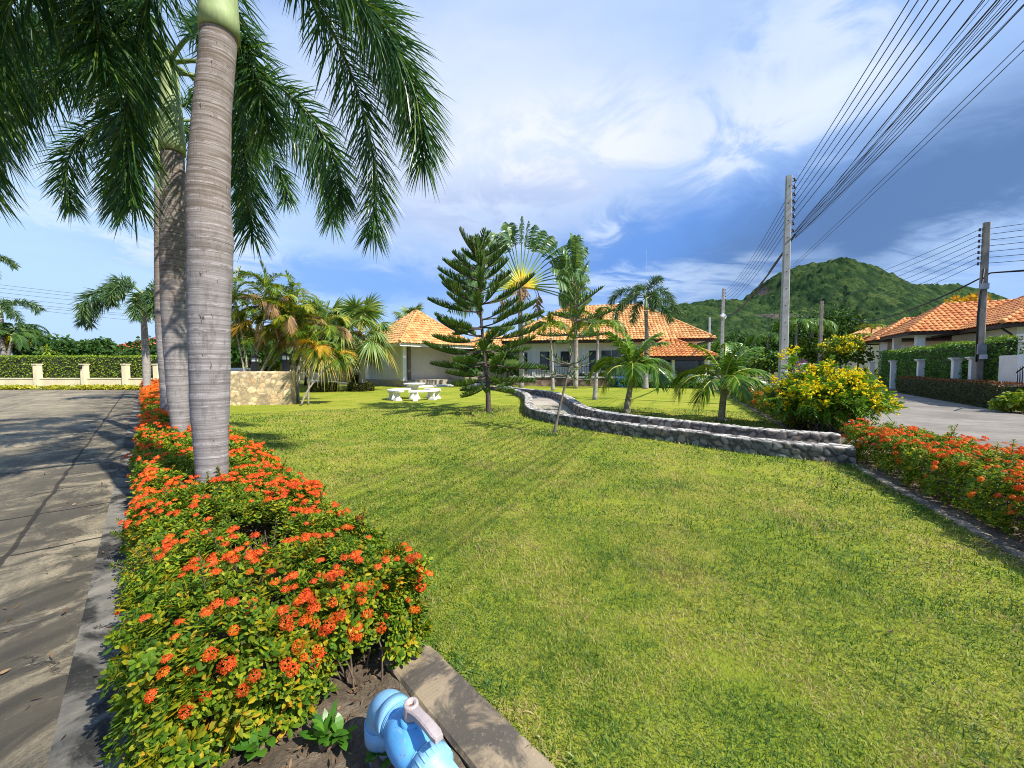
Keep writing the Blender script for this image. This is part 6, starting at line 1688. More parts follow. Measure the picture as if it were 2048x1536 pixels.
# nearest palm
b1 = fl(0.42, 3.90)
Y1 = b1[1]
t1 = px_trunk([(970, 424, 68), (920, 424, 70), (860, 421, 76), (800, 420, 83), (720, 420, 86), (640, 419, 88), (560, 420, 93), (480, 421, 96), (390, 416, 91), (300, 421, 84), (230, 424, 78), (140, 432, 74), (60, 439, 74)], Y1, b1)
t1 = [(t1[0][0], 0, -0.05, t1[0][3] * 1.08), (t1[0][0], 0, 0.3, t1[0][3])] + t1
zt1 = t1[-1][2]
foxtail('nearest tall foxtail palm with thick grey ringed trunk', b1, 'foxtail palms in the ixora strip',
        [(80, 36, 3.9, 138), (52, 44, 2.9, 142), (122, 34, 3.9, 138), (150, 24, 3.4, 128), (174, 18, 3.5, 116), (190, 34, 3.6, 128), (204, 26, 3.5, 122), (224, 16, 3.4, 116), (240, 34, 3.2, 130), (188, 58, 3.1, 122), (66, 62, 3.0, 130)],
        t1, (zt1 - 0.04, zt1 + 1.05, 0.135, 0.07), FM, ll=0.52, hw=0.0095, n=620, seed=11, ldroop=0.38, pw=1.0)
b2 = fl(0.40, 7.15); Y2_ = b2[1]
t2 = px_trunk([(868, 362, 36), (800, 357, 46), (700, 353, 54), (600, 349, 58), (500, 347, 57), (400, 346, 52), (300, 345, 48)], Y2_, b2)
t2 = [(t2[0][0], 0, -0.05, 0.13), (t2[0][0], 0, 0.3, 0.115)] + t2; zt2 = t2[-1][2]
foxtail('second foxtail palm, just behind and left of the nearest trunk', b2, 'foxtail palms in the ixora strip',
        [(8, 15, 3.2, 112), (48, 25, 3.1, 120), (100, 28, 3.0, 120), (150, 25, 3.2, 115), (182, 12, 3.4, 105), (205, 22, 3.4, 112), (228, 8, 3.3, 102), (255, 22, 3.1, 115), (292, 20, 3.0, 115), (330, 20, 3.0, 115), (170, 50, 3.0, 112), (240, 50, 3.0, 115)],
        t2, (zt2 - 0.04, zt2 + 1.3, 0.148, 0.075), FM, ll=0.50, hw=0.0105, n=520, seed=12, ldroop=0.36, pw=1.05)
b3 = fl(0.36, 9.75); Y3_ = b3[1]
t3 = px_trunk([(840, 331, 19), (760, 329, 22), (660, 324, 28), (560, 322, 28), (460, 321, 26), (340, 321, 24)], Y3_, b3)
t3 = [(t3[0][0], 0, -0.05, 0.09)] + t3; zt3 = t3[-1][2]
foxtail('third foxtail palm in the strip, mostly hidden by the second trunk', b3, 'foxtail palms in the ixora strip',
        [(185, 10, 2.7, 110), (150, 30, 2.8, 130), (215, 28, 2.8, 130), (40, 35, 2.8, 135), (350, 35, 2.7, 130), (300, 35, 2.7, 130), (255, 40, 2.7, 130), (100, 35, 2.8, 130), (200, 62, 2.7, 110)],
        t3, (zt3 - 0.04, zt3 + 1.0, 0.10, 0.06), FM, ll=0.48, hw=0.012, n=420, seed=13, ldroop=0.35)
b4 = gp(294, 776)
b4 = b4 * (16.5 / b4[1]); b4[2] = 0
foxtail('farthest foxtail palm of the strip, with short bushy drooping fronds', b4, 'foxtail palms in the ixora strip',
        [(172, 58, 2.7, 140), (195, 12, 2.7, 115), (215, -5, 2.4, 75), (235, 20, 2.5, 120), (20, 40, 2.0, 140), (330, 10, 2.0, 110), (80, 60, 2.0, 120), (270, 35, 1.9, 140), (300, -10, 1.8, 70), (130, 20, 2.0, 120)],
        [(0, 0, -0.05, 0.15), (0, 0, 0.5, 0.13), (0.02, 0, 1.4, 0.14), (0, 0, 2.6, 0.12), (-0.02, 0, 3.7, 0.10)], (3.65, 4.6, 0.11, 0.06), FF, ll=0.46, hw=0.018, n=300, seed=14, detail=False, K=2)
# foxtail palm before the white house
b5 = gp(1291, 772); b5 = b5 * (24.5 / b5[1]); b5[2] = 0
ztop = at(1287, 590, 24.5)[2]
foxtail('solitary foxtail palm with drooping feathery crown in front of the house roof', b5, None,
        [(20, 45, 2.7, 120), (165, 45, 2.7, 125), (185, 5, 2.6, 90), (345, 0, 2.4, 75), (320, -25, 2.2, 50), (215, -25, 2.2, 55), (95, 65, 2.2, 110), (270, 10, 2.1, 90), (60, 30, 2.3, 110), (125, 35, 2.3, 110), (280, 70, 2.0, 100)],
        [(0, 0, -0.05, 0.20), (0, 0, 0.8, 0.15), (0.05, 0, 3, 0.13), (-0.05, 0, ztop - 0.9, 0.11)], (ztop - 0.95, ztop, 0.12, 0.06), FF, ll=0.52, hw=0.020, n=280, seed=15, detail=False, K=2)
# two slimmer palms with yellowing crowns near the far lawn
for (px, py), ct, lab, sd, yel, Yk in (((1190, 788), (1196, 655), 'slim palm with fresh green crown left of the young coconut palms', 16, False, 16.5), ((1106, 772), (1101, 655), 'slim palm with yellow and green crown behind the leaning pine', 17, True, 23.0)):
    b_ = gp(px, py); b_ = b_ * (Yk / b_[1]); b_[2] = 0; tp_ = at(*ct, Yk) - b_
    y_ = G['palm_yellow']
    foxtail(lab, b_, 'slim palms on the far lawn',
            [(15, 40, 1.5, 110), (75, 55, 1.5, 105), (135, 42, 1.5, 110, *( [y_] if yel else [])), (190, 30, 1.5, 110, *( [y_] if yel else [])), (240, 25, 1.4, 95, y_), (300, 35, 1.4, 100), (345, 10, 1.4, 85, *( [y_] if yel else [])), (270, 72, 1.3, 90), (160, 72, 1.4, 90)],
            [(0, 0, -0.05, 0.13), (0, 0, 0.2, 0.10), (tp_[0] * 0.5 + 0.03, 0, tp_[2] * 0.5, 0.065), (tp_[0], 0, tp_[2] - 0.5, 0.06)], (tp_[2] - 0.55, tp_[2] + 0.15, 0.065, 0.035), [G['areca_leaf'], G['rachis_yellow'], G['trunk_pale'], G['crownshaft']], ll=0.40, hw=0.02, n=110, seed=sd, detail=False, K=2, name='slim_palm', style='feather', ldroop=0.6)
# palms beyond the boundary hedge, far left
for (px, Yk, hz, L), lab, sd in (((8, 30.0, 5.2, 2.6), 'broad foxtail palm at the left edge beyond the boundary hedge', 18), ((-35, 31.0, 9.0, 2.6), 'very tall palm whose frond tips enter at the left edge', 19)):
    b_ = at(px, 734, Yk); b_[2] = 0
    foxtail(lab, b_, 'palms beyond the boundary hedge', [(a, e, L, bd) for a, e, bd in ((20, 45, 125), (70, 55, 115), (130, 50, 120), (180, 40, 125), (230, 35, 120), (280, 45, 125), (330, 30, 120), (355, 0, 80), (200, 0, 80))],
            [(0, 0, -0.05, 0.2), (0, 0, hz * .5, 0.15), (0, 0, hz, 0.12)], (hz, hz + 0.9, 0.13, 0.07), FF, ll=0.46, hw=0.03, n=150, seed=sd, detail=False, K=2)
for px, Yk, lean, hz, lab, sd in ((52, 31, -0.6, 4.6, 'palm with slanting trunk, right of the three beyond the hedge', 20), (26, 32, 0.5, 4.3, 'palm with short slanting trunk, middle of the three beyond the hedge', 22), (14, 29.5, 0.4, 3.9, 'palm with slanting trunk, left of the three beyond the hedge', 23)):
    b_ = at(px, 734, Yk); b_[2] = 0
    foxtail(lab, b_, 'slanting palms beyond the boundary hedge', [(a, e, 2.0, bd) for a, e, bd in ((10, 35, 125), (60, 45, 115), (120, 50, 120), (170, 35, 125), (230, 35, 120), (290, 40, 125), (340, 15, 100))],
            [(lean * -0.6, 0, -0.05, 0.16), (0, 0, 1.8, 0.12), (lean * -1.2 * -1.0, 0, hz - 0.6, 0.10)], (hz - .65, hz, 0.10, 0.06), [G['tree_leaf'], G['rachis'], G['trunk_pale'], G['crownshaft']], ll=0.5, hw=0.035, n=60, seed=sd, detail=False, K=2, name='leaning_palm', style='feather', ldroop=0.7)

# ---- Norfolk pines
bp = gp(977, 825); Hp = at(958, 500, bp[1])[2]
k_ = bp[1] / FPX
tr_ = [[0, 0, -0.05], [-0.02, 0, 1.0]] + [[(cx - 977) * k_, 0, at(cx, py, bp[1])[2]] for cx, py in ((972, 740), (963, 640), (959, 560), (959, 480))]
tr_[-1][2] = Hp
tiers = []
zs_ = list(np.array([0.80, 1.20, 1.58, 1.98, 2.36, 2.74, 3.10, 3.46, 3.82, 4.16, 4.48, 4.76, 4.98]) * (Hp - 0.1) / 5.05) + [Hp - 0.03]
for i, z in enumerate(zs_):
    u = i / (len(zs_) - 1)
    L = np.interp(u, [0, 0.12, 0.35, 0.55, 0.8, 0.93, 1], [1.1, 1.75, 1.9, 1.65, 1.02, 0.72, 0.5])
    e = np.interp(u, [0, 0.25, 0.5, 0.8, 1], [-16, -6, 6, 24, 48])
    tiers.append((z, L, e, np.interp(u, [0, 0.4, 1], [22, 28, 16])))
norfolk('tall dark green Norfolk pine with tiered branches in the middle of the lawn', bp, Hp, tiers, 41, lean_pts=tr_, r=0.082, ll=0.26, lw=0.0125)
bq = gp(1107, 868); kq = bq[1] / FPX
trq = [[(cx - 1107) * kq, (0.0), at(cx, py, bq[1])[2]] for cx, py in ((1107, 868), (1120, 810), (1135, 750), (1147, 690), (1152, 640), (1153, 592))]
trq[0][2] = -0.05
Hq = trq[-1][2]
tq = [(trq[3][2] - 0.62, 0.75, -2, 20), (trq[3][2] - 0.40, 0.62, 6, 22), (trq[3][2] + 0.20, 0.72, -4, 14), (trq[4][2] + 0.02, 0.72, 8, 10), (trq[4][2] + 0.24, 0.55, 26, 10), (Hq - 0.03, 0.32, 50, 12)]
norfolk('young Norfolk pine with thin leaning trunk and half bare branches near the low wall', bq, Hq, tq, 42, lean_pts=trq, r=0.030, ll=0.15, dead=(0, 1), dens=0.8, nper=5, bark='pole_bark', lw=0.011)

# ---- traveller's palms
bt = at(1042, 734, 24.0); bt[2] = 0
traveller('large traveller palm whose open fan with yellow centre faces the lawn', bt, at(1040, 562, 24)[2], 4, 31, 2.25, 1.80, 98, 51, hang=5, wb=0.60)
bt2 = gp(1151, 773); bt2 = bt2 * (25.0 / bt2[1]); bt2[2] = 0
traveller('narrow traveller palm seen almost edge on, right of the open fan', bt2, at(1148, 600, 25)[2], 66, 22, 2.2, 2.1, 62, 52, hang=1, wb=0.55)

# ---- cane palms at the rubble wall
ba = gp(503, 806)
kk = ba[1] / FPX
S = [(467, 618, 1.4, ''), (488, 606, 1.6, ''), (506, 650, 1.4, ''), (536, 620, 1.6, ''), (560, 655, 1.5, 'yellow'), (576, 640, 1.5, ''), (518, 575, 1.3, ''), (548, 690, 1.2, ''), (490, 690, 1.2, '')]
areca('clump of cane palms with brown and orange old fronds before the rubble wall', ba,
      [((cx - 503) * kk, rs_y, at(cx, py, ba[1])[2] - 0.4, L, tn) for (cx, py, L, tn), rs_y in zip(S, (0.1, -0.2, 0.3, -0.1, 0.2, 0.0, 0.5, 0.4, 0.5))], 61)
bb = gp(583, 806); bb = bb * (15.2 / bb[1]); bb[2] = 0; kk = bb[1] / FPX
S = [(600, 640, 1.4, ''), (612, 690, 1.3, ''), (575, 600, 1.4, ''), (560, 655, 1.3, ''), (632, 655, 1.3, ''), (590, 670, 1.2, '')]
areca('clump of slender cane palms with leaning stems at the right end of the rubble wall', bb,
      [((cx - 583) * kk, rs_y, at(cx, py, bb[1])[2] - 0.4, L, tn) for (cx, py, L, tn), rs_y in zip(S, (0.2, -0.2, 0.5, 0.4, 0.3, 0.6))], 62)
bc = gp(583, 806); bc = at(604, 734, 13.9); bc[2] = 0
areca('short leaning cane palm with golden fronds beside the rubble wall', bc, [(0.35, 0.1, 1.55, 0.62, 'yellow'), (0.75, 0.3, 1.35, 0.6, 'yellow')], 63)

# ---- young coconut palms
bk = gp(1253, 826)
coconut('bright green young coconut palm left of the low yellow one, near the path bend', bk, [(0, 0, -0.03, 0.125), (0.02, 0, 0.25, 0.095), (0.10, 0, 0.75, 0.075), (0.14, 0, 1.15, 0.07)],
        [(5, 55, 1.55, 120), (40, 60, 1.45, 110), (85, 62, 1.4, 105), (130, 58, 1.5, 110), (172, 48, 1.55, 125), (212, 35, 1.5, 125), (255, 45, 1.35, 120), (300, 42, 1.4, 125), (338, 35, 1.55, 120), (20, 82, 1.5, 62), (200, 80, 1.5, 60), (110, 84, 1.5, 40), (320, 74, 1.4, 75)], 71, ll=0.50, hw=0.020)
bk2 = gp(1443, 843)
coconut('low young coconut palm with paler fronds, nearest to the yellow flowering shrub', bk2, [(0, 0, -0.03, 0.11), (0.0, 0, 0.2, 0.085), (0.03, 0, 0.62, 0.075), (0.05, 0, 0.85, 0.07)],
        [(5, 55, 1.5, 118), (40, 62, 1.3, 105), (90, 64, 1.3, 100), (135, 55, 1.4, 112), (175, 40, 1.5, 118), (215, 30, 1.4, 118), (260, 45, 1.2, 118), (310, 38, 1.35, 120), (345, 22, 1.4, 110), (60, 82, 1.35, 58), (150, 80, 1.35, 58), (0, 76, 1.3, 60), (270, 80, 1.2, 60)], 72, ll=0.46, hw=0.019)

# ---- fan palms and their rings
for (px, py, Yk, th_, lv, r_p), lab, sd in (((647, 772, 22.0, 3.0, 22, 1.25), 'fan palm with hanging yellow lower leaves, left of the pair by the pavilion', 81), ((722, 771, 22.5, 3.2, 26, 1.3), 'broad fan palm with drooping crown, right of the pair by the pavilion', 82), ((704, 765, 25.5, 3.4, 18, 1.2), 'fan palm standing behind the pair of ringed fan palms', 83)):
    b_ = at(px, 734, Yk); b_[2] = 0
    fanpalm(lab, b_, th_, 0.19, lv, sd, r=r_p)
    if sd < 83:
        rr = thing('ground_shrub', 'ring of brownish low shrub round the foot of the %s ringed fan palm' % ('left', 'right')[sd - 81], 'shrub', b_, 0, 'clipped rings round the fan palms')
        rs = np.random.default_rng(sd); N = 1500; a = rs.uniform(0, 2 * math.pi, N); z = rs.uniform(0, 0.42, N)
        C = np.c_[0.66 * np.cos(a), 0.66 * np.sin(a), z] ; top = rs.random(N) < 0.4
        q = np.sqrt(rs.uniform(0.1, 1, N)) * 0.66; C[top] = np.c_[q * np.cos(a), q * np.sin(a), np.full(N, 0.42)][top]
        C += rs.normal(0, 0.03, C.shape); mb = MB()
        strips(mb, C, np.c_[np.cos(a), np.sin(a), 0.6 + 0 * a] + rs.normal(0, .6, C.shape), rs.normal(size=C.shape), 0.10, 0.03, .1, 2, prof=(.3, 1, .1))
        mb.build('foliage', G['olive_leaf'], rr)
        mb = MB(); mb.tube([(0, 0, 0), (0, 0, 0.36)], [0.55, 0.56], 14); mb.build('branches', G['hedge_core'], rr)
b_ = at(713, 734, 24.4); b_[2] = 0
broadleaf('small dark round bush against the beige garden wall', b_, None, 0.9, (0.45, 0.4, 0.5), G['olive_leaf'], n=700, ls=0.10, seed=84, cat='bush', name='bush', zc=0.5, lobes=6, trunk_r=0.04)

# ---- yellow flowering shrub
bs = at(1655, 734, 8.3); bs[2] = 0
tecoma('big loose shrub full of yellow trumpet flowers beside the lane', bs, 1.46, 1.12, 250, 91, 260, sprig=(-0.85, 0.1, 1.72))
# ---- ixora hedges
ixora_hedge('long ixora hedge with red orange blossoms under the row of foxtail palms', A1,
            [(-0.07, 0.97, 1.57, 4.2, 0.52, 1350, 0.84, 560, 0.60, 0.25, 0.22), (-0.06, 0.95, 4.2, 8.2, 0.52, 480, 1.3, 260, 0.72, 0.26, 0.5), (0.0, 0.95, 8.2, 16, 0.52, 150, 2.1, 80, 1.4, 0.14, 0.9), (0.0, 0.95, 16, 31.5, 0.52, 60, 3.2, 40, 2.2, -0.06, 1.0)],
            101, hole=(0.46, 2.62, 0.16, 0.24), front_gap=True)
ixora_hedge('ixora hedge with orange blossoms beside the lane at the right edge', A2,
            [(2.50, 3.42, -1.0, 7.75, 0.50, 520, 1.15, 300, 0.75, 0.12, 0.7)], 102, yellow=0.22)
ixora_hedge('short ixora hedge behind the yellow shrub on the far lawn edge', A2,
            [(2.45, 3.3, 10.6, 26, 0.55, 160, 1.9, 90, 1.1, 0.0, 0.9)], 103, yellow=0.3)
# red flowers low at the foot of the yellow shrub
bs2 = gp(1676, 862); bs2[2] = 0
rs = np.random.default_rng(5); rt = thing('red_flower_shrub', 'small shrub with single red flowers between the yellow shrub and the wall end', 'shrub', bs2)
mb = MB(); C = np.c_[rs.normal(0, 0.28, 500), rs.normal(0, 0.22, 500), rs.uniform(0.03, 0.42, 500)]
strips(mb, C, rs.normal(size=C.shape), rs.normal(size=C.shape), 0.08, 0.024, .2, 2, prof=(.3, 1, .1)); mb.build('foliage', G['ixora_leaf'], rt)
mb = MB()
for _ in range(11):
    p = np.array([rs.normal(0, 0.26), rs.normal(-0.12, 0.16), rs.uniform(0.22, 0.5)]); inst(mb, BLOOMS[0][0], BLOOMS[0][1], p[None], frames(np.array([[0, -.5, .7]]), rs, 1.1))
mb.build('blossoms', G['red_flower'], rt)

# ---- shrubs along the house, the lane and the gate
box_hedge('low dark shrub row along the foot of the porch', 'shrub_row', at(1225, 734, 26.2)[:2], at(1420, 734, 24.6)[:2], 0.5, 0.0, 0.58, [G['ivy_leaf']], 260, 0.10, 111, cat='shrubs', bump=0.12)
for (px, Yk, H_, r__), lab, sd in (((1165, 28.6, 1.0, .5), 'leafy pot shrub left of the slim palm at the railing', 112), ((1206, 28.2, 1.1, .6), 'bright leafy shrub before the wide dark window', 113), ((1118, 28.8, .9, .4), 'small green shrub at the railing left of the traveller trunk', 114)):
    b_ = at(px, 734, Yk); b_[2] = 0
    broadleaf(lab, b_, 'shrubs at the railing', H_, (r__, r__ * .8, H_ * .45), G['tree_leaf_light'], n=500, ls=0.13, seed=sd, cat='shrub', name='shrub', lobes=6, trunk_r=.03)
b_ = gp(2024, 824); b_[2] = 0
broadleaf('yellow green croton bush at the foot of the white gate pillar', b_, None, 0.62, (0.55, 0.45, 0.33), G['dracaena_leaf'], n=900, ls=0.14, seed=115, cat='bush', name='croton_bush', lobes=9, trunk_r=.03, zc=0.3)
b_ = at(1613, 734, 33); b_[2] = 0
broadleaf('bougainvillea with purple bracts beyond the yellow shrub', b_, None, 1.9, (0.9, 0.7, 0.8), G['purple_flower'], n=700, ls=0.16, seed=116, cat='shrub', name='bougainvillea', lobes=8)
mb = MB(); mb.box((0, 0, 0.8), (0.3, 0.3, 1.6)); mb.box((0, 0, 1.63), (0.42, 0.42, 0.08)); mb.box((0, 0, 0.1), (0.38, 0.38, 0.2)); o = mb.build('gate_post', G['white_wall']); o.location = (*at(1608, 734, 26)[:2], 0); tag(o, 'single white post beyond the yellow shrub, beside the purple flowers', 'post')

# ---- trees and palms between the houses and the hill
for i, ((px, Yk, H_, rx), mt, lab) in enumerate((
        ((1478, 62, 7.0, 3.2), 'tree_leaf', 'rounded dark tree right of the distant pole'),
        ((1530, 58, 6.6, 3.4), 'tree_leaf', 'dark bushy tree just left of the nearest pole, far behind it'),
        ((1602, 56, 9.6, 3.6), 'tree_leaf', 'tallest dark tree behind the thin bare pole'),
        ((1668, 55, 9.4, 3.6), 'tree_leaf', 'dark spreading tree left of the far orange roof'),
        ((1432, 70, 6.2, 3.6), 'tree_leaf_light', 'light green tree beyond the right end of the house roof'),
        ((1395, 75, 7.4, 4.2), 'tree_leaf', 'mid green tree showing above the porch side of the house'),
        ((1560, 75, 7.0, 4.0), 'tree_leaf_light', 'light tree at the foot of the hill behind the nearest pole'),
        ((1650, 45, 5.0, 2.2), 'tree_leaf_light', 'pale leafy tree beside the thin bare pole'),
        ((1505, 45, 3.6, 2.4), 'tree_leaf', 'low dark bush behind the low coconut palm'),
        ((1546, 40, 2.8, 1.8), 'tree_leaf_light', 'low light bush at the lane bend'))):
    b_ = at(px, 734, Yk); b_[2] = 0
    broadleaf(lab, b_, 'trees at the foot of the hill', H_, (rx, rx * .9, H_ * .40), G[mt], n=3600, ls=0.34, seed=120 + i, lobes=13)
for i, ((px, Yk, hz, L), lab) in enumerate((((1535, 47, 5.0, 2.8), 'dark drooping palm left of the nearest pole'), ((1590, 45, 6.4, 2.8), 'arching palm between the nearest pole and the thin pole'), ((1622, 46, 6.6, 2.6), 'arching palm right behind the thin bare pole'), ((1456, 60, 4.8, 2.6), 'palm right of the distant pole foot'))):
    b_ = at(px, 734, Yk); b_[2] = 0
    foxtail(lab, b_, 'palms at the foot of the hill', [(a, e, L, bd) for a, e, bd in ((10, 45, 125), (55, 55, 115), (110, 50, 120), (160, 45, 125), (210, 40, 120), (260, 45, 125), (310, 40, 120), (340, 10, 90))],
            [(0, 0, -0.05, 0.2), (0, 0, hz * .5, 0.15), (0, 0, hz - .6, 0.12)], (hz - .65, hz, 0.13, 0.07), [G['coco_leaf'], G['rachis'], G['trunk_pale'], G['crownshaft']], ll=0.75, hw=0.045, n=44, seed=140 + i, detail=False, K=2, name='coconut_palm', style='feather', ldroop=0.8)
b_ = at(1682, 734, 36); b_[2] = 0
broadleaf('rounded tree with yellow blossom top beside the far orange roofs', b_, None, 4.5, (2.2, 1.9, 1.7), G['tree_leaf_light'], n=2200, ls=0.26, seed=150, name='flowering_tree', lobes=12, flowers=(G['tecoma_flower'], 130, 0.20, 0.35))
for px, Yk, hz, lab, sd in ((1716, 37, 4.2, 'yellow young palm before the far orange roof, shorter one', 151), (1740, 38, 5.2, 'yellow young palm before the far orange roof, taller one', 152)):
    b_ = at(px, 734, Yk); b_[2] = 0
    foxtail(lab, b_, 'yellow young palms before the orange roofs', [(a, 58, 1.3, 120) for a in range(0, 360, 40)], [(0, 0, 0, .1), (0, 0, hz - .5, .07)], (hz - .5, hz, .07, .04), [G['palm_yellow'], G['rachis_yellow'], G['cane'], G['palm_orange']], ll=.40, hw=.03, n=34, seed=sd, detail=False, K=2, name='yellow_palm', style='feather')
b_ = at(1728, 734, 33); b_[2] = 0
tuft_plant('low golden fan of leaves left of the carport columns', 'golden_shrub', b_, 60, 1.6, G['palm_yellow'], 153, 'shrub', hw=0.06, elev=(30, 88), droop=0.4, stems=3, H=0.8, spread=0.4)
b_ = at(1935, 734, 30); b_[2] = 0
broadleaf('ochre treetop showing over the villa roof behind the old pole', b_, None, 7.0, (1.1, 1.0, 0.8), G['palm_orange'], n=500, ls=0.30, seed=154, lobes=8)
# palm top over the pavilion roof and behind the fan palms
b_ = at(823, 734, 38); b_[2] = 0
fanpalm('fan palm top peeping over the pavilion roof', b_, 5.6, 0.17, 16, 155, r=1.2, group='fan palms behind the pavilion', old=3)
for i, ((px, Yk, H_, rx), mt, lab) in enumerate((((880, 40, 4.6, 1.6), 'palm_yellow', 'bright yellow green tree behind the pavilion corner'), ((975, 31, 3.4, 1.3), 'tree_leaf_light', 'leafy tree between the pavilion and the house'), ((1015, 29.5, 2.6, 1.2), 'tree_leaf_light', 'green garden tree at the left end of the house'), ((940, 29.5, 2.2, 1.1), 'tree_leaf', 'dark shrub between pavilion and Norfolk pine'), ((1068, 40, 6.6, 1.5), 'palm_yellow', 'yellow green treetop above the house roof by the traveller palm'),
        ((495, 24, 3.6, 2.2), 'tree_leaf', 'dark leafy tree behind the left post lamp'), ((470, 26, 4.6, 1.8), 'tree_leaf_rust', 'rust tipped tree left behind the cane palms'), ((555, 27, 4.0, 2.2), 'tree_leaf', 'dark green tree behind the right post lamp'), ((535, 30, 4.4, 1.8), 'tree_leaf_rust', 'rust tipped tree right behind the cane palms'), ((610, 30, 3.6, 2.0), 'tree_leaf', 'dark tree behind the slender cane palms'), ((690, 34, 3.4, 2.2), 'tree_leaf', 'dark tree behind the beige garden wall'))):
    b_ = at(px, 734, Yk); b_[2] = 0
    broadleaf(lab, b_, 'garden trees behind the lawn', H_, (rx, rx * .85, H_ * .36), G[mt], n=1500, ls=0.26, seed=160 + i, lobes=10)
for i, (px, Yk, n_) in enumerate(((640, 27, 5), (590, 26, 4))):
    b_ = at(px, 734, Yk); b_[2] = 0
    areca(('green cane palm clump behind the left fan palm', 'green cane palm clump behind the rubble wall end')[i], b_, [(rng.normal(0, .5), rng.normal(0, .3), 2.0 + rng.random() * 1.5, 1.4, '') for _ in range(n_)], 180 + i, group='green cane palms in the back')
# ---- left background beyond the boundary hedge
for i, ((px, Yk, H_, rx), mt, lab) in enumerate((((75, 32, 3.6, 2.0), 'tree_leaf', 'dark tree behind the slanting palms'), ((35, 31, 3.5, 0.8), 'tecoma_flower', 'yellow flowering treetop between the slanting palms'), ((150, 30, 3.2, 2.2), 'tree_leaf', 'green plumeria like tree right of the striped dracaenas'), ((205, 31, 3.2, 1.7), 'tree_leaf', 'dark rounded tree before the red roof'), ((320, 30, 3.0, 1.8), 'tree_leaf', 'dark tree behind the farthest foxtail trunk'), ((412, 30, 4.6, 1.8), 'tree_leaf', 'dark tree hidden behind the nearest trunk'), ((180, 40, 3.6, 2.6), 'tree_leaf', 'hazy dark tree left of the red roof'))):
    b_ = at(px, 734, Yk); b_[2] = 0
    broadleaf(lab, b_, 'trees beyond the boundary hedge', H_ + 0.5, (rx, rx * .85, H_ * (.36 if i != 1 else .16)), G[mt], n=1500 if i != 1 else 500, ls=0.24, seed=190 + i, lobes=10)
for i, (px, Yk, H_, n_) in enumerate(((92, 27.2, 2.0, 26), (125, 28, 2.7, 26), (140, 27.6, 2.2, 22), (108, 28.6, 3.0, 22))):
    b_ = at(px, 734, Yk); b_[2] = 0
    tuft_plant('striped yellow green dracaena behind the boundary hedge, %s of four' % ('leftmost', 'third from the left', 'rightmost', 'second and tallest')[i], 'dracaena', b_, n_ * 3, 0.75, G['dracaena_leaf'], 200 + i, 'shrub', 'dracaenas behind the hedge', hw=0.05, elev=(0, 80), droop=0.6, stems=5, H=H_, spread=0.55)
# yellow ground cover at the foot of the boundary wall
rs = np.random.default_rng(9); mb = MB(); N = 9000
x = rs.uniform(-42, -17.2, N); clump = np.array([mnoise.noise((a * .55, 1.3, 0)) for a in x])
x_, cl = x[clump + rs.normal(0, .15, N) > -0.22], None; N = len(x_)
C = np.c_[x_, rs.uniform(23.75, 24.75, N), rs.uniform(0, 0.12, N)]
strips(mb, C, np.c_[rs.normal(0, .6, N), rs.normal(-.2, .6, N), np.full(N, 0.8)], rs.normal(size=C.shape), rs.uniform(0.28, 0.58, N), 0.035, 0.6, 3)
tag(mb.build('ground_cover', G['lime_leaf']), kind='stuff')

# ---- lawn grass: blades thick near the camera, thinning with distance into the turf sheet
def inside_lawn(P):
    n1 = P @ NL; n2 = P @ NR
    return (n1 > 0.98) & (n2 < 2.34)
def near_path(P):
    d = np.full(len(P), 9.0)
    for W_ in (pl, pr_):
        for q in W_[::2]: d = np.minimum(d, np.linalg.norm(P - q, axis=1))
    return d
rs = np.random.default_rng(77); mb = MB()
for r0_, r1_, dens, L, hw_ in ((0.0, 2.2, 20000, 0.028, 0.0015), (2.2, 3.6, 12000, 0.031, 0.0019), (3.6, 5.6, 4600, 0.038, 0.0030), (5.6, 8.5, 1700, 0.042, 0.0048), (8.5, 14, 560, 0.045, 0.008)):
    A_ = [-9.0, 8.0, -0.5, 13.0]
    x0, x1, y0, y1 = max(A_[0], -r1_), min(A_[1], r1_), max(0.35, -r1_), r1_
    N = int((x1 - x0) * (y1 - y0) * dens)
    P = np.c_[rs.uniform(x0, x1, N), rs.uniform(y0, y1, N)]
    rr = np.linalg.norm(P, axis=1)
    k = (rr >= r0_) & (rr < r1_) & inside_lawn(P) & (np.abs(P[:, 0]) < 1.45 * P[:, 1] + 0.7)
    P = P[k]
    if r1_ > 5: P = P[near_path(P) > 0.32]
    pat = np.array([mnoise.noise((a * 0.9, b * 0.9, 2)) + 0.6 * mnoise.noise((a * 3.1, b * 3.1, 5)) for a, b in P])
    P = P[pat + rs.normal(0, .25, len(P)) > -0.62]; pat = pat[:0]; N = len(P)
    tuft = np.array([1 + 0.7 * max(0, mnoise.noise((a * 1.7, b * 1.7, 9))) for a, b in P])
    a = rs.uniform(0, 2 * math.pi, N); e = R(1) * np.clip(rs.normal(48, 22, N), 5, 88)
    D = np.c_[np.cos(a) * np.cos(e), np.sin(a) * np.cos(e), np.sin(e)]
    Lb = L * rs.uniform(0.5, 1.45, N) * tuft
    strips(mb, np.c_[P, np.full(N, -0.002)], D, np.c_[-np.sin(a), np.cos(a), rs.normal(0, .4, N)], Lb, hw_ * rs.uniform(0.7, 1.3, N), rs.uniform(0.1, 0.5, N), 2, prof=(1.0, 0.85, 0.1))
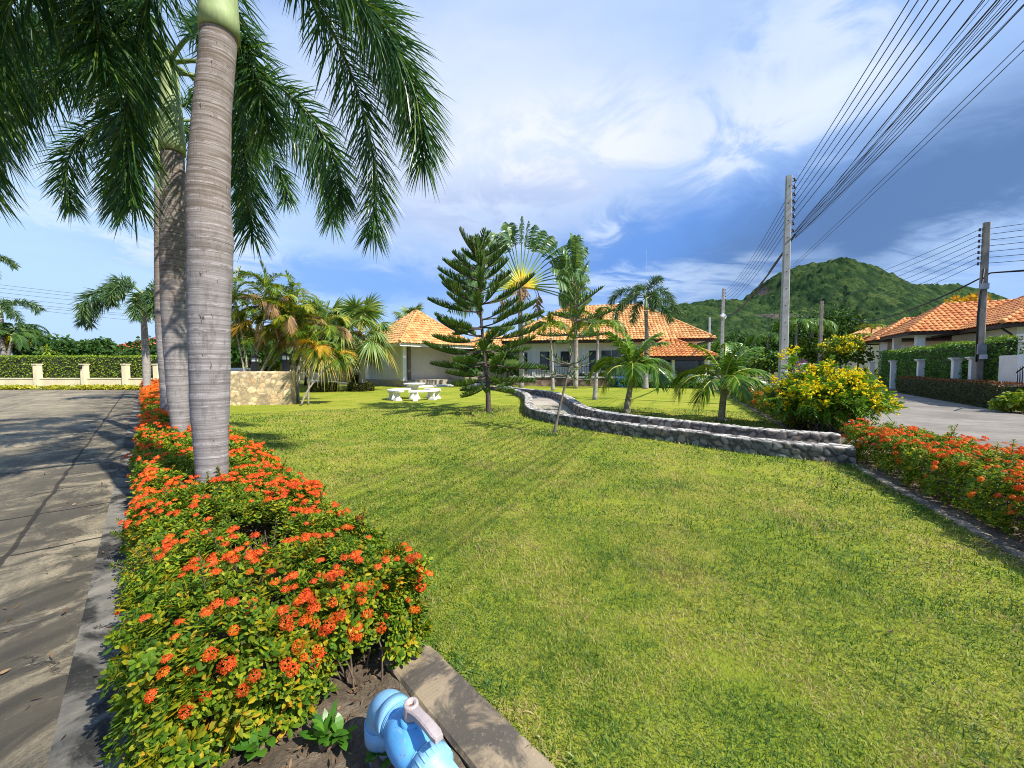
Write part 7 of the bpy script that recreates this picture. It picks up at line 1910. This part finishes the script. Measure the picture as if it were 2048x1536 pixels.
# taller blades along kerbs, walls and trunks
N = 2600; tt_ = rs.uniform(-0.4, 9, N); P = np.array([fl(1.0 + abs(rs.normal(0, 0.05)), t_)[:2] for t_ in tt_])
a = rs.uniform(0, 2 * math.pi, N); e = R(1) * np.clip(rs.normal(50, 22, N), 5, 88)
strips(mb, np.c_[P, 0 * tt_], np.c_[np.cos(a) * np.cos(e) - .3, np.sin(a) * np.cos(e) - .2, np.sin(e)], np.c_[-np.sin(a), np.cos(a), 0 * a], rs.uniform(0.04, 0.10, N), 0.0026, 0.5, 3)
N = 2600; tt_ = rs.uniform(0.8, 7, N); P = np.array([fr(2.31 - abs(rs.normal(0, 0.05)), t_)[:2] for t_ in tt_])
a = rs.uniform(0, 2 * math.pi, N); e = R(1) * np.clip(rs.normal(55, 22, N), 5, 88)
strips(mb, np.c_[P, 0 * tt_], np.c_[np.cos(a) * np.cos(e) + .3, np.sin(a) * np.cos(e) - .2, np.sin(e)], np.c_[-np.sin(a), np.cos(a), 0 * a], rs.uniform(0.04, 0.09, N), 0.004, 0.5, 3)
N = 3000; ii = rs.integers(0, len(pl), N); P = pl[ii] + rs.normal(0, 0.10, (N, 2)) - np.array([0.03, 0.10]); k = P[:, 1] > 4.6; P = P[k]; N = len(P)
a = rs.uniform(0, 2 * math.pi, N); e = R(1) * np.clip(rs.normal(60, 18, N), 5, 88)
strips(mb, np.c_[P, 0 * a], np.c_[np.cos(a) * np.cos(e), np.sin(a) * np.cos(e), np.sin(e)], np.c_[-np.sin(a), np.cos(a), 0 * a], rs.uniform(0.05, 0.11, N), 0.007, 0.4, 2, prof=(1, .85, .1))
for c_, r__, n_ in ((bq, 0.28, 500), (bp, 0.5, 500), (bk, 0.3, 240), (bk2, 0.3, 240), (ba, 0.9, 700)):
    P = c_[:2] + rs.normal(0, r__ * .6, (n_, 2)); a = rs.uniform(0, 2 * math.pi, n_); e = R(1) * rs.uniform(35, 85, n_)
    strips(mb, np.c_[P, 0 * a], np.c_[np.cos(a) * np.cos(e), np.sin(a) * np.cos(e), np.sin(e)], np.c_[-np.sin(a), np.cos(a), 0 * a], rs.uniform(0.05, 0.12, n_), 0.009, 0.4, 2, prof=(1, .85, .1))
tag(mb.build('grass', G['grass_blade']), kind='stuff')

# litter along the gutter and on the road
rs = np.random.default_rng(31); mb = MB(); k = 520
nn = -0.28 - np.abs(rs.normal(0, 0.35, k)); sel = rs.random(k) < 0.55; nn[sel] = rs.uniform(-0.26, -0.06, sel.sum())
C = np.array([fl(a, b, 0.012) for a, b in zip(nn, rs.uniform(0.6, 16, k))])
strips(mb, C, np.c_[rs.normal(size=(k, 2)), rs.normal(0, 0.12, k)], np.c_[rs.normal(size=(k, 2)), rs.normal(0, 0.3, k)], rs.uniform(0.01, 0.05, k), rs.uniform(0.002, 0.008, k), -0.15, 3, prof=(.2, 1, .8, .1))
P = np.c_[rs.uniform(-5, 5, 420), rs.uniform(1.2, 11, 420)]; P = P[inside_lawn(P)]; k = len(P)
strips(mb, np.c_[P, np.full(k, 0.03)], np.c_[rs.normal(size=(k, 2)), rs.normal(0, 0.25, k)], np.c_[rs.normal(size=(k, 2)), rs.normal(0, 0.4, k)], rs.uniform(0.015, 0.05, k), rs.uniform(0.003, 0.009, k), -0.15, 3, prof=(.2, 1, .8, .1))
tag(mb.build('leaf_litter', G['dry_leaf']), kind='stuff')
